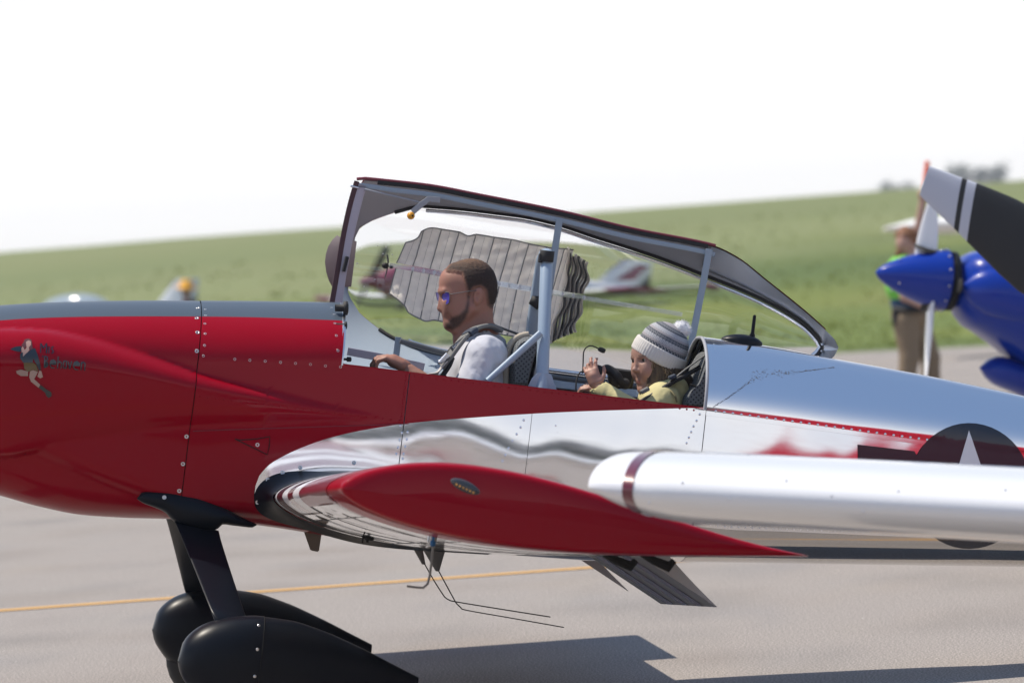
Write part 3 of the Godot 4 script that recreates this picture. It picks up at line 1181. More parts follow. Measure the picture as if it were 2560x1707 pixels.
func wings(A: Node3D) -> void:
	var cutt := sqrt(0.79)
	for s in [1.0, -1.0]:
		var z0 := func(a, b, n): return span(a * s, b * s, n)
		var wave := 0.0018 if s > 0 else 0.0
		wing_skin("wing_skin", M.silver, z0.call(0.34, 1.74, 30), -cutt, cutt, 60, A, 0.0, wave)
		wing_skin("wing_skin", M.silver, z0.call(1.744, 2.785, 26), -1.0, 1.0, 70, A, 0.0, wave)
		# painted bands round the nose of the wing, from the root outwards
		for b in [[0.72, 0.968, "maroon"], [0.975, 1.2, "white"], [1.205, 1.425, "maroon"], [1.43, 1.69, "white"]]:
			wing_skin("wing_stripe", M[b[2]], z0.call(b[0], b[1], 6), -0.86, 0.24, 44, A, 0.0022)
		wing_skin("wing_stripe", M.white, z0.call(0.66, 0.715, 3), -0.86, 0.3, 44, A, 0.0022)
		wing_skin("leading_edge_paint", M.dark_red, z0.call(1.695, 2.74, 12), -0.55, 0.17, 30, A, 0.0022)
		wing_skin("leading_edge_stripe", M.red, z0.call(2.742, 2.772, 3), -1.0, 0.3, 50, A, 0.0022)
		wing_skin("tip_joint", M.gap, z0.call(2.78, 2.9, 2), -1.0, 1.0, 50, A, -0.003)
		# moulded wingtip
		var g := Geo.new()
		var rows := []
		for q in [[2.79, 1.0], [2.9, 1.0], [3.1, 1.0], [3.2, 1.0], [3.232, 0.99], [3.246, 0.965], [3.254, 0.93], [3.259, 0.88], [3.264, 0.75], [3.268, 0.5], [3.27, 0.25], [3.271, 0.0]]:
			var row := []
			for j in 97:
				row.append(wing_point(-1.0 + 2.0 * j / 96, q[0] * s, 0.0015 if q[1] == 1.0 else 0.0, q[1]))
			rows.append(row)
		g.grid(rows)
		var tip := put("wingtip", g.mesh(), M.red, A)
		# position light let into the tip
		var lx := v2([0.1358, 0.9762])[0]
		g = Geo.new()
		g.ball(Vector3(lx.x, lx.y, s * 3.262), Vector3(0.057, 0.021, 0.012), 20, Basis(Vector3(0, 0, 1), -0.3))
		put("light_bezel", g.mesh(), mat("bezel", lin(0.12, 0.09, 0.11), 0.3, 0.3), tip)
		g = Geo.new()
		g.ball(Vector3(lx.x, lx.y, s * 3.268), Vector3(0.049, 0.0165, 0.012), 20, Basis(Vector3(0, 0, 1), -0.3))
		put("light_housing", g.mesh(), M.black, tip)
		g = Geo.new()
		for k in 6:
			g.ball(Vector3(lx.x - 0.03 + k * 0.011, lx.y + 0.004 - k * 0.0036, s * 3.279), Vector3(0.0035, 0.0035, 0.003), 8)
		put("light_emitters", g.mesh(), M.yellow, tip)
		g = Geo.new()
		g.ball(Vector3(lx.x, lx.y, s * 3.27), Vector3(0.053, 0.0185, 0.018), 20, Basis(Vector3(0, 0, 1), -0.3))
		put("light_lens", g.mesh(), M.pane, tip)
		# fillet that seals the wing root, flared against the flank
		g = Geo.new()
		rows = []
		for q in [[0.0, 1.0], [0.035, 0.62], [0.075, 0.3], [0.12, 0.1], [0.17, 0.03]]:
			var row := []
			for j in 71:
				var t := lerpf(-0.5, 0.74, j / 70.0)
				var d := (0.058 * smoothstep(-0.5, -0.12, t) if t < 0 else lerpf(0.018, 0.058, smoothstep(0.4, 0.0, t)) * smoothstep(0.72, 0.45, t)) + 0.003
				row.append(wing_point(t, s * (0.372 + q[0]), d * q[1] + 0.0005))
			rows.append(row)
		g.grid(rows)
		put("root_fillet", g.mesh(wing_point(0.0, s * 0.6)), M.black, A)
		# lowered flap, striped underneath
		var hinge := wing_point(0.89, s * 1.0)
		var turn := Basis(Vector3(0, 0, 1), -deg_to_rad(33.0))
		var fp := func(t, z, off): 
			var h := wing_point(0.888, z)
			return h + turn * (wing_point(t, z, off) - h)
		g = Geo.new()
		rows = []
		for z in span(0.44 * s, 1.735 * s, 8):
			var row := []
			for j in 9:
				row.append(fp.call(-1.0 + 0.105 * j / 8, z, 0.0))
			for j in 9:
				row.append(fp.call(0.88 + 0.12 * j / 8, z, 0.0))
			rows.append(row)
		g.grid(rows, true)
		g.fan(rows[0])
		g.fan(rows[-1], true)
		var flap := put("flap", g.mesh(), M.flap_metal, A)
		for b in [[0.62, 0.8, "maroon"], [0.98, 1.14, "maroon"], [1.32, 1.48, "maroon"]]:
			g = Geo.new()
			rows = []
			for z in span(b[0] * s, b[1] * s, 3):
				var row := []
				for j in 9:
					row.append(fp.call(0.882 + 0.117 * j / 8, z, 0.002))
				rows.append(row)
			g.grid(rows)
			put("flap_stripe", g.mesh(hinge + Vector3(0, 1, 0)), M[b[2]], flap)
		for z in [1.86, 2.72]:
			g = Geo.new()
			var h := wing_point(0.86, z * s)
			g.tube([h + Vector3(-0.09, 0.01, 0), h + Vector3(-0.02, -0.018, 0), h + Vector3(0.03, -0.032, 0), h + Vector3(0.045, -0.01, 0)], [0.008, 0.014, 0.018, 0.01], 8)
			put("aileron_hinge", g.mesh(), M.gap, A)
	# seams and rivet lines under the near wing
	for q in [[0.3, 0.5, 2.78], [0.55, 0.5, 2.78], [0.78, 0.5, 2.78]]:
		var g := Geo.new()
		var pts := []
		for z in span(q[1], q[2], 16):
			pts.append(wing_point(q[0], z, 0.0008))
		g.tube(pts, 0.001, 5)
		put("wing_seam", g.mesh(), M.gap, A)
	for z in [1.35, 1.744, 2.3]:
		var g := Geo.new()
		var pts := []
		for t in span(0.26, 0.86, 14):
			pts.append(wing_point(t, z, 0.0008))
		g.tube(pts, 0.0007, 5)
		put("wing_seam", g.mesh(), M.gap, A)
	# air data probe under the wing
	var g2 := Geo.new()
	g2.tube(v3([0.1364, 0.8214, 2.55, 0.1368, 0.7864, 2.55, 0.1333, 0.751, 2.55, 0.1341, 0.7018, 2.55, 0.1336, 0.6629, 2.55, 0.1302, 0.6379, 2.55, 0.1176, 0.6234, 2.55, 0.0943, 0.622, 2.55, 0.0643, 0.6224, 2.55]), [0.0075, 0.0065, 0.0045, 0.0042, 0.004, 0.004, 0.004, 0.004, 0.004], 8)
	put("pitot_tube", g2.mesh(), M.grey_plastic, A)
	g2 = Geo.new()
	g2.lathe([[0, 0.004], [0.004, 0.011], [0.02, 0.011], [0.024, 0.006], [0.034, 0.006], [0.036, 0.01], [0.05, 0.01], [0.054, 0.004]], v3([0.1349, 0.8121, 2.55])[0], Vector3(-0.08, -1, 0.0), 10)
	put("pitot_fitting", g2.mesh(), mat("blue_anodised", lin(0.02, 0.09, 0.22), 0.35, 0.6), A)
	g2 = Geo.new()
	for q in v3([0.1209, 0.7863, 2.5, 0.1306, 0.7823, 2.5]):
		g2.box(q, Vector3(0.008, 0.03, 0.006), Basis(), 0.002)
	g2.box(v3([0.1243, 0.801, 2.5])[0], Vector3(0.02, 0.006, 0.006), Basis(), 0.002)
	g2.box(v3([0.1283, 0.769, 2.5])[0], Vector3(0.02, 0.005, 0.006), Basis(), 0.002)
	put("tie_down_ring", g2.mesh(), M.dull_silver, A)
	# fuel drain
	g2 = Geo.new()
	var dr = v3([0.0859, 0.7051, 0.75])[0]
	g2.tube([dr + Vector3(-0.022, 0.008, 0), dr, dr + Vector3(0.022, -0.002, 0)], [0.006, 0.011, 0.005], 8)
	g2.tube([dr + Vector3(0, 0.012, 0), dr + Vector3(0, -0.016, 0)], 0.005, 8)
	g2.tube([dr + Vector3(-0.017, 0, 0), dr + Vector3(-0.017, -0.02, 0)], 0.003, 6)
	put("fuel_drain", g2.mesh(), M.gap, A)


func undercarriage(A: Node3D) -> void:
	for s in [1.0, -1.0]:
		# flat tapered leg in a streamlined sleeve
		var g := Geo.new()
		var rows := []
		for k in 13:
			var u := k / 12.0
			var mid: Vector2 = v2([-0.5013, 0.6677])[0].lerp(v2([-0.3758, 0.3701])[0], u * 1.12)
			var c := lerpf(0.172, 0.128, pow(u, 0.6))
			var row := []
			for j in 24:
				var a := TAU * j / 24
				var xx := cos(a) * 0.5
				var th := 0.021 * pow(absf(sin(a)), 0.8) * signf(sin(a)) * (1.0 - 0.45 * (xx + 0.5))
				row.append(Vector3(mid.x + c * xx, mid.y + c * xx * -0.16, s * (lerpf(0.33, 0.93, minf(u * 1.12, 1.0)) + th)))
			rows.append(row)
		g.grid(rows, true)
		put("gear_leg", g.mesh(), M.black, A)
		# fairing between leg and belly
		var top := v2([-0.723, 0.7364, -0.7149, 0.7533, -0.6988, 0.7639, -0.6576, 0.7702, -0.5844, 0.776, -0.5217, 0.7732, -0.4331, 0.7489, -0.3553, 0.7189, -0.2825, 0.6941])
		var bot := v2([-0.7226, 0.7335, -0.7009, 0.7216, -0.6501, 0.7088, -0.6184, 0.698, -0.5893, 0.6739, -0.528, 0.6463, -0.4275, 0.6552, -0.4015, 0.6801, -0.3752, 0.6788, -0.301, 0.6788, -0.282, 0.6898])
		g = Geo.new()
		rows = []
		for k in 33:
			var x := lerpf(top[0].x, top[top.size() - 1].x, k / 32.0)
			var a := itp(top, x)
			var b := itp(bot, x)
			var bulge := 0.05 * pow(sin(PI * clampf(k / 32.0, 0.0, 1.0)), 0.6) + 0.006
			var row := []
			for j in 17:
				var w := -PI / 2 + PI * j / 16
				row.append(Vector3(x, lerpf(b, a, 0.5 + 0.5 * sin(w)), s * (0.335 + bulge * cos(w) + 0.005)))
			rows.append(row)
		g.grid(rows)
		put("leg_fairing", g.mesh(Vector3(-0.4, 0.75, 0)), M.black, A)
		# wheel spat: teardrop shell in two halves with a joint
		var tt := v2([-0.5409, 0.2063, -0.539, 0.2375, -0.5306, 0.2723, -0.5069, 0.3088, -0.4686, 0.3414, -0.4194, 0.3654, -0.3512, 0.3846, -0.2748, 0.3948, -0.1757, 0.3936, -0.0599, 0.3731, 0.0873, 0.3279, 0.236, 0.2729, 0.306, 0.247])
		var bb := v2([-0.5402, 0.2008, -0.5306, 0.1681, -0.5083, 0.1354, -0.4635, 0.0912, -0.3885, 0.0547, -0.302, 0.0392, -0.1609, 0.0411, -0.0224, 0.0653, 0.1134, 0.1147, 0.2487, 0.1697, 0.3122, 0.1967])
		var spat := func(called, k0, k1, off):
			var gg := Geo.new()
			var rr := []
			for k in range(k0, k1 + 1):
				var u := k / 60.0
				var x := lerpf(tt[0].x, tt[tt.size() - 1].x, u * u * 0.35 + u * 0.65)
				var a = itp(tt, x) + off
				var b = itp(bb, x) - off
				var w = 0.112 * pow(sin(PI * pow(clampf(u * 0.93 + 0.002, 0.0, 1.0), 0.55)), 0.75) + 0.006 + off
				var row := []
				for j in 36:
					var q := TAU * j / 36
					var cy := signf(sin(q)) * pow(absf(sin(q)), 0.85)
					var cz := signf(cos(q)) * pow(absf(cos(q)), 0.85)
					row.append(Vector3(x, (a + b) / 2 + (a - b) / 2 * cy, s * 0.93 + w * cz))
				rr.append(row)
			gg.grid(rr, true)
			if k1 == 60:
				gg.fan(rr[-1])
			return put(called, gg.mesh(), M.black, A)
		var nose = spat.call("wheel_spat", 0, 25, 0.0)
		spat.call("wheel_spat", 25, 60, -0.0015)
		if s > 0:
			var gs := Geo.new()
			gs.lathe([[0, 0.006], [0.002, 0.0055], [0.003, 0.002], [0.002, 0.0]], Vector3.ZERO, Vector3(0, 0, 1), 12)
			var m := gs.mesh(Vector3(0, 0, -0.01))
			for q in v2([-0.2799, 0.3642, -0.277, 0.2831, -0.2754, 0.1892]):
				var hh := (itp(tt, q.x) - itp(bb, q.x)) / 2.0
				var cy := clampf(absf(q.y - itp(bb, q.x) - hh) / hh, 0.0, 1.0)
				put("spat_screw", m, M.screw, nose, Transform3D(Basis(Vector3.RIGHT, -0.5 if cy > 0.7 else 0.0), Vector3(q.x, q.y, 0.9275 + 0.117 * pow(1.0 - pow(cy, 2.35), 0.425))))
			var ring := []
			for j in 37:
				var a := -1.75 + 3.5 * j / 36.0
				var hx := tt[0].x + (tt[tt.size() - 1].x - tt[0].x) * (0.1736 * 0.35 + 0.4167 * 0.65)
				var sy := signf(sin(a)) * pow(absf(sin(a)), 0.85)
				ring.append(Vector3(hx, lerpf(itp(bb, hx), itp(tt, hx), 0.5 + 0.502 * sy), 0.93 + 0.1185 * signf(cos(a)) * pow(absf(cos(a)), 0.85)))
			var gj := Geo.new()
			gj.tube(ring, 0.0013, 5)
			put("spat_joint", gj.mesh(), M.gap, nose)
		var gw := Geo.new()
		gw.lathe([[-0.06, 0.06], [-0.06, 0.13], [-0.045, 0.165], [0, 0.178], [0.045, 0.165], [0.06, 0.13], [0.06, 0.06]], Vector3(-0.3, 0.125, s * 0.93), Vector3(0, 0, 1), 28)
		put("wheel", gw.mesh(), M.rubber, A)
	# things under the belly
	var g := Geo.new()
	var tab := v3([-0.0885, 0.683, 0.05, -0.0204, 0.6836, 0.05, -0.0224, 0.6153, 0.05, -0.0277, 0.6103, 0.05, -0.0487, 0.6122, 0.05, -0.0549, 0.6145, 0.05])
	var r0 := []
	var r1 := []
	for p in tab:
		r0.append(p + Vector3(0, 0, 0.004))
		r1.append(p - Vector3(0, 0, 0.004))
	g.grid([r0, r1], true)
	g.fan(r0)
	g.fan(r1, true)
	put("exhaust_deflector", g.mesh(), M.tan, A)
	for q in [[[0.3273, 0.6726, -0.12, 0.3706, 0.6747, -0.12, 0.3868, 0.6033, -0.12], [0.3842, 0.612, -0.12, 0.4275, 0.5528, -0.12, 0.4716, 0.4996, -0.12, 0.4818, 0.4903, -0.12, 0.4946, 0.4843, -0.12, 0.5222, 0.48, -0.12, 0.6887, 0.4724, -0.12, 0.8798, 0.4646, -0.12], 0.0], [[0.3387, 0.6815, 0.12, 0.436, 0.687, 0.12, 0.4148, 0.5929, 0.12], [0.4137, 0.6016, 0.12, 0.4533, 0.5456, 0.12, 0.4926, 0.4911, 0.12, 0.5029, 0.4805, 0.12, 0.5158, 0.4716, 0.12, 0.5376, 0.4638, 0.12, 0.7085, 0.454, 0.12, 0.9038, 0.4426, 0.12], 1.0]]:
		var f := v3(q[0])
		g = Geo.new()
		var rows := []
		for k in 9:
			var u := k / 8.0
			var tip: Vector3 = f[2]
			var a: Vector3 = f[0].lerp(tip + Vector3(-0.008, 0, 0), u)
			var b: Vector3 = f[1].lerp(tip + Vector3(0.006, 0, 0), pow(u, 0.45 if q[2] > 0 else 0.9))
			var row := []
			for j in 14:
				var w := TAU * j / 14
				row.append(a.lerp(b, 0.5 + 0.5 * cos(w)) + Vector3(0, 0, sin(w) * lerpf(0.014, 0.006, u)))
			rows.append(row)
		g.grid(rows, true)
		g.fan(rows[-1])
		var an := put("antenna_base", g.mesh(), M.grey_plastic, A)
		g = Geo.new()
		g.tube(smooth(v3(q[1]), 4), 0.0022, 6)
		put("antenna_whip", g.mesh(), M.gap, an)


func slab(g: Geo, side: Array, z0: float, z1: float, bevel: float) -> void:
	# a side outline extruded across the aircraft with softened edges
	var mid := Vector3.ZERO
	for p in side:
		mid += p
	mid /= side.size()
	var rows := []
	for q in [[z0, 1.0 - bevel * 3.0], [lerpf(z0, z1, bevel), 1.0 - bevel], [lerpf(z0, z1, bevel * 2.5), 1.0], [lerpf(z0, z1, 1.0 - bevel * 2.5), 1.0], [lerpf(z0, z1, 1.0 - bevel), 1.0 - bevel], [z1, 1.0 - bevel * 3.0]]:
		var row := []
		for p in side:
			var w: Vector3 = mid + (p - mid) * q[1]
			row.append(Vector3(w.x, w.y, q[0]))
		rows.append(row)
	g.grid(rows, true)
	g.fan(rows[0])
	g.fan(rows[-1], true)


func cockpit(A: Node3D) -> void:
	var sill := func(_x): return 1.303
	var fl := func(_x): return 0.84
	for s in [1, -1]:
		patch("cockpit_liner", M.primer_blue, DECK, BULK, 20, sill, fl, 12, s, A, -0.02)
		var g := Geo.new()
		var pts := []
		for k in 21:
			var x := lerpf(DECK, BULK, k / 20.0)
			pts.append(Vector3(x, 1.302, s * (fz(x, 1.3) - 0.014)))
		g.strap(pts, Vector3(0, 0, 1), 0.026, 0.01)
		put("cockpit_rail", g.mesh(), M.red if s > 0 else M.primer_blue, A)
	var g := Geo.new()
	g.box(Vector3(0.62, 0.84, 0), Vector3(1.36, 0.02, 0.66), Basis(), 0.003)
	put("cockpit_floor", g.mesh(), M.primer, A)
	# instrument panel under the deck, with what sticks out of it
	g = Geo.new()
	var ring := []
	for k in 25:
		var a := -PI / 2 + PI * k / 24
		var y := lerpf(1.0, 1.515, 0.5 + 0.5 * sin(a))
		ring.append(Vector3(-0.06, y, fz(-0.06, y) * 0.96))
	for k in range(24, -1, -1):
		ring.append(Vector3(-0.06, ring[k].y, -ring[k].z))
	g.fan(ring)
	put("instrument_panel", g.mesh(), M.matt_black, A)
	g = Geo.new()
	var lip := []
	for k in 33:
		var y := lerpf(1.3, 1.5265, sin(PI / 2 * k / 32))
		lip.append(Vector3(DECK, y, fz(DECK, y) - 0.002))
	g.strap(lip, Vector3(1, 0, 0), 0.012, 0.004)
	put("deck_edge", g.mesh(), M.dull_silver, A)
	for q in [[[-0.0552, 1.5079, 0.22], 0.026, 0.05], [[-0.0497, 1.4457, 0.28], 0.014, 0.03], [[-0.0277, 1.3242, 0.3], 0.009, 0.05]]:
		var p: Vector3 = v3(q[0])[0]
		g = Geo.new()
		g.lathe([[-0.03, q[1] * 0.5], [0.0, q[1] * 0.5], [0.001, q[1]], [q[2] * 0.3, q[1]], [q[2] * 0.36, q[1] * 0.6], [q[2] * 0.37, 0.0]], p, Vector3(1, 0.1, 0), 18)
		put("panel_knob", g.mesh(), M.matt_black, A)
	# front seat
	g = Geo.new()
	slab(g, smooth(v3([0.5958, 1.2674, 0, 0.5842, 1.3628, 0, 0.585, 1.4298, 0, 0.5982, 1.4687, 0, 0.6256, 1.4899, 0, 0.6621, 1.4973, 0, 0.6859, 1.4868, 0, 0.686, 1.4615, 0, 0.6719, 1.3808, 0, 0.6594, 1.2751, 0]), 3), -0.17, 0.17, 0.1)
	var seat := put("seat_back", g.mesh(), M.seat_mesh, A)
	g = Geo.new()
	g.tube(smooth(v3([0.5806, 1.3045, 0.12, 0.5737, 1.3851, 0.12, 0.5766, 1.4342, 0.12, 0.5905, 1.467, 0.12, 0.615, 1.4863, 0.12, 0.6436, 1.4957, 0.12]), 4), 0.012, 8)
	put("seat_piping", g.mesh(), mat("beige", lin(0.4, 0.35, 0.28), 0.8), seat)
	g = Geo.new()
	g.box(v3([0.5384, 0.9778, 0])[0], Vector3(0.45, 0.08, 0.42), Basis(), 0.02)
	put("seat_pan", g.mesh(), M.seat_mesh, A)
	g = Geo.new()
	slab(g, v3([0.6898, 1.4798, 0, 0.702, 1.4783, 0, 0.6889, 1.2786, 0, 0.6697, 1.2763, 0]), -0.14, 0.14, 0.02)
	put("seat_frame", g.mesh(), M.primer, A)
	# roll bar: an inverted U with a brace
	g = Geo.new()
	var up := v3([0.6954, 1.2843, 0.3, 0.6825, 1.554, 0.22])
	g.tube([up[0], up[1], v3([0.6795, 1.7489, 0.11])[0], v3([0.682, 1.7821, 0.08])[0], v3([0.6847, 1.7977, 0.03])[0], v3([0.6846, 1.7968, -0.03])[0], v3([0.684, 1.7777, -0.08])[0], v3([0.6856, 1.7452, -0.11])[0], v3([0.6934, 1.5542, -0.22])[0], v3([0.7015, 1.3055, -0.3])[0]], 0.0235, 18)
	var roll := put("roll_bar", g.mesh(), M.tube_blue, A)
	g = Geo.new()
	g.tube(v3([0.669, 1.5054, 0.27, 0.4965, 1.3082, 0.27]), 0.0125, 12)
	put("roll_bar_brace", g.mesh(), M.tube_blue, roll)
	g = Geo.new()
	g.lathe([[-0.02, 0.0], [-0.02, 0.027], [0.02, 0.027], [0.02, 0.0]], v3([0.6759, 1.7899, 0.11])[0], Vector3(0, 1, 0.05), 16)
	g.box(v3([0.6533, 1.7797, 0.11])[0], Vector3(0.014, 0.034, 0.03), Basis(), 0.003)
	put("roll_bar_clamp", g.mesh(), M.matt_black, roll)
	g = Geo.new()
	g.tube(v3([0.6997, 1.6422, -0.16, 0.6831, 1.6176, -0.16, 0.6658, 1.623, -0.16]), [0.02, 0.029, 0.012], 12)
	put("roll_bar_strap", g.mesh(), M.matt_black, roll)
	# gusset at the foot of the roll bar
	g = Geo.new()
	slab(g, v3([0.6314, 1.2765, 0.3, 0.6534, 1.3379, 0.3, 0.6726, 1.3622, 0.3, 0.7216, 1.3608, 0.3, 0.749, 1.3054, 0.3, 0.7561, 1.2842, 0.3]), 0.296, 0.302, 0.02)
	put("roll_bar_gusset", g.mesh(), M.tube_blue, roll)
	# rear seat and bulkhead
	g = Geo.new()
	slab(g, smooth(v3([1.2322, 1.2769, 0, 1.2337, 1.3144, 0, 1.2474, 1.3504, 0, 1.2741, 1.379, 0, 1.2868, 1.4105, 0, 1.2987, 1.4612, 0, 1.313, 1.5048, 0, 1.3301, 1.5129, 0, 1.3457, 1.4849, 0, 1.3446, 1.395, 0, 1.3453, 1.2905, 0]), 3), -0.19, 0.2, 0.09)
	put("seat_back", g.mesh(), M.seat_mesh, A)
	g = Geo.new()
	g.tube(v3([1.2511, 1.385, 0.19, 1.2757, 1.3791, 0.19, 1.3037, 1.3706, 0.19, 1.3166, 1.3633, 0.19]), 0.004, 6)
	put("seat_seam", g.mesh(), M.gap, A)
	g = Geo.new()
	g.box(v3([1.1927, 1.0332, 0])[0], Vector3(0.4, 0.08, 0.4), Basis(), 0.02)
	put("seat_pan", g.mesh(), M.seat_mesh, A)
	g = Geo.new()
	ring = []
	for k in 25:
		var a := PI * k / 24
		var y := lerpf(0.9, 1.555, sin(minf(a, PI - a)))
		ring.append(Vector3(BULK + 0.035, y, fz(BULK + 0.035, y) * 0.97 * (1.0 if k <= 12 else -1.0)))
	g.fan(ring)
	put("bulkhead", g.mesh(), M.primer, A)
	for q in [[0.0, 0.0065, "primer", 0.0], [0.018, 0.006, "gap", -0.016]]:
		g = Geo.new()
		var arc := []
		for k in 49:
			var a := PI * k / 48
			var y := lerpf(1.3, 1.562, sin(minf(a, PI - a)))
			var sgn := 1.0 if k <= 24 else -1.0
			arc.append(Vector3(BULK + q[0] - 0.006, y + q[3] * sin(a), (fz(BULK, y) + q[3]) * sgn))
		g.tube(arc, q[1], 8)
		put("bulkhead_rim", g.mesh(), M[q[2]], A)
	# black puck aerial on the turtledeck
	g = Geo.new()
	var pk := v3([1.3755, 1.5739, 0.03, 1.3924, 1.5834, 0.03, 1.4371, 1.5888, 0.03, 1.483, 1.584, 0.03, 1.514, 1.5773, 0.03, 1.5281, 1.5611, 0.03])
	var rows := []
	for k in 15:
		var u := k / 14.0
		var x := lerpf(pk[0].x, pk[5].x, u)
		var yb := itp(T_TOP2, x) - 0.006
		var h := 0.036 * pow(sin(PI * clampf(u * 0.92 + 0.04, 0, 1)), 0.4) * lerpf(0.95, 1.15, u)
		var w := 0.045 * pow(sin(PI * clampf(u * 0.96 + 0.02, 0, 1)), 0.5) + 0.002
		var row := []
		for j in 15:
			var a := -0.25 + (PI + 0.5) * j / 14
			row.append(Vector3(x, yb + h * pow(maxf(sin(a), 0.0), 0.7), w * cos(a)))
		rows.append(row)
	g.grid(rows)
	g.fan(rows[0], true)
	g.fan(rows[-1])
	var puck := put("aerial_base", g.mesh(), M.black, A)
	g = Geo.new()
	g.tube(v3([1.4887, 1.577, 0, 1.488, 1.5949, 0, 1.4884, 1.6039, 0, 1.4882, 1.6667, 0, 1.4892, 1.6713, 0]), [0.012, 0.011, 0.0068, 0.0064, 0.003], 10)
	put("aerial_mast", g.mesh(), M.black, puck)
	# shoulder harness, front
	g = Geo.new()
	var side := Vector3(0.25, 0.1, 1)
	g.strap(smooth(v3([0.5381, 1.4973, 0.05, 0.5076, 1.5085, 0.07, 0.4711, 1.5041, 0.095, 0.433, 1.4848, 0.125, 0.4017, 1.4516, 0.15, 0.3757, 1.4102, 0.163, 0.3513, 1.3659, 0.165, 0.3375, 1.3377, 0.16]), 4), side, 0.056, 0.016)
	var har := put("harness", g.mesh(), M.strap, A)
	g = Geo.new()
	g.strap(v3([0.5242, 1.5134, 0.05, 0.5611, 1.5046, 0.05, 0.6165, 1.492, 0.05, 0.6573, 1.4881, 0.05]), side, 0.03, 0.004)
	put("harness_strap", g.mesh(), M.strap, har)
	g = Geo.new()
	g.strap(smooth(v3([0.3482, 1.3583, 0.175, 0.3327, 1.3373, 0.178, 0.318, 1.3148, 0.175, 0.289, 1.2979, 0.16, 0.2426, 1.2817, 0.14]), 4), Vector3(0.3, 0.5, 1), 0.05, 0.006)
	put("lap_belt", g.mesh(), mat("belt_white", lin(0.48, 0.45, 0.43), 0.8), har)
	g = Geo.new()
	g.strap(smooth(v3([0.3672, 1.3753, 0.172, 0.3582, 1.3448, 0.18, 0.3415, 1.3119, 0.18, 0.327, 1.2894, 0.175]), 4), side, 0.03, 0.012)
	g.strap(smooth(v3([0.4148, 1.4459, -0.08, 0.3892, 1.4099, -0.08, 0.3667, 1.3728, -0.08, 0.352, 1.3457, -0.08]), 3), side, 0.05, 0.008)
	put("harness_strap", g.mesh(), M.matt_black, har)
	g = Geo.new()
	for q in [[0.3402, 1.3751, 0.19], [0.3299, 1.3621, 0.19]]:
		g.box(v3(q)[0], Vector3(0.03, 0.016, 0.03), Basis(Vector3(0, 0, 1), 0.7), 0.004)
	g.tube(v3([0.3191, 1.3536, 0.205, 0.3443, 1.389, 0.205]), 0.006, 8)
	put("harness_buckle", g.mesh(), M.dull_silver, har)
	g = Geo.new()
	g.strap(v3([0.4147, 1.465, 0.152, 0.426, 1.4781, 0.142, 0.4378, 1.4854, 0.135]), side, 0.062, 0.022)
	put("harness_keeper", g.mesh(), mat("navy_cloth", lin(0.03, 0.04, 0.065), 0.8), har)
	# maker's woven label on the strap
	var a = v3([0.3578, 1.4067, 0.183])[0]
	var b = v3([0.4133, 1.459, 0.172])[0]
	var d = (b - a).normalized()
	var nn := Vector3(0, 0, 1).slide(d).normalized()
	g = Geo.new()
	g.box((a + b) / 2, Vector3((b - a).length(), 0.018, 0.003), Basis(d, nn.cross(d), nn), 0.0005)
	put("harness_label", g.mesh(), M.navy, har)
	var tm := TextMesh.new()
	tm.text = "HOOKER"
	tm.font_size = 16
	tm.pixel_size = 0.0009
	tm.depth = 0.001
	tm.curve_step = 2.0
	put("harness_lettering", tm, M.white, har, Transform3D(Basis(d, nn.cross(d), nn), (a + b) / 2 + nn * 0.0022))
	# rear harness
	g = Geo.new()
	g.strap(smooth(v3([1.3361, 1.5115, 0.1, 1.3045, 1.499, 0.13, 1.2717, 1.4728, 0.14, 1.2313, 1.4353, 0.14, 1.1967, 1.3999, 0.14, 1.1605, 1.3661, 0.15, 1.1182, 1.333, 0.16, 1.0845, 1.3097, 0.165, 1.0634, 1.2923, 0.16]), 4), Vector3(0.2, 0.3, 1), 0.034, 0.006)
	var rh := put("harness", g.mesh(), M.strap, A)
	g = Geo.new()
	g.tube(smooth(v3([1.2877, 1.4524, 0.13, 1.2366, 1.4168, 0.15, 1.1951, 1.3896, 0.16, 1.131, 1.3391, 0.17, 1.0829, 1.2993, 0.175]), 4), 0.009, 8)
	put("harness_strap", g.mesh(), M.matt_black, rh)
	g = Geo.new()
	g.box(v3([1.0859, 1.3429, 0.19])[0], Vector3(0.036, 0.016, 0.03), Basis(Vector3(0, 0, 1), 0.6), 0.004)
	put("harness_buckle", g.mesh(), M.strap, rh)
	g = Geo.new()
	g.box(v3([1.1843, 1.4048, 0.17])[0], Vector3(0.028, 0.014, 0.044), Basis(Vector3(0, 0, 1), 0.55), 0.003)
	put("harness_keeper", g.mesh(), M.navy_cloth, rh)


# ---- canopy: hinged along the far rail and standing open, so that we look into it
var C_TOP := v2([-0.0207, 1.987, -0.0157, 1.9952, 0.0853, 1.9988, 0.2367, 2.0011, 0.4509, 1.9885, 0.7645, 1.9655, 1.0374, 1.9342, 1.3469, 1.9118, 1.4395, 1.8837, 1.5753, 1.8046, 1.7336, 1.7083, 1.8162, 1.6514, 1.8537, 1.6224, 1.8726, 1.5942])
var C_BOT := v2([-0.015, 1.3091, 0.0792, 1.3054, 0.6857, 1.3138, 1.2972, 1.3147, 1.5186, 1.3885, 1.6658, 1.4443, 1.7818, 1.504, 1.8393, 1.5384, 1.8664, 1.5691, 1.8728, 1.5927])
var G_TOP := v2([0.0122, 1.6975, 0.0145, 1.7547, 0.0302, 1.8028] + [0.0761, 1.8512, 0.1292, 1.8823, 0.1873, 1.9094] + [0.2686, 1.9372, 0.4662, 1.9436, 0.6192, 1.9429, 0.7585, 1.9313, 0.9312, 1.8994, 1.1515, 1.8581, 1.358, 1.8073, 1.5662, 1.7473, 1.7297, 1.6756, 1.7877, 1.6322, 1.8094, 1.6073, 1.8181, 1.5869])
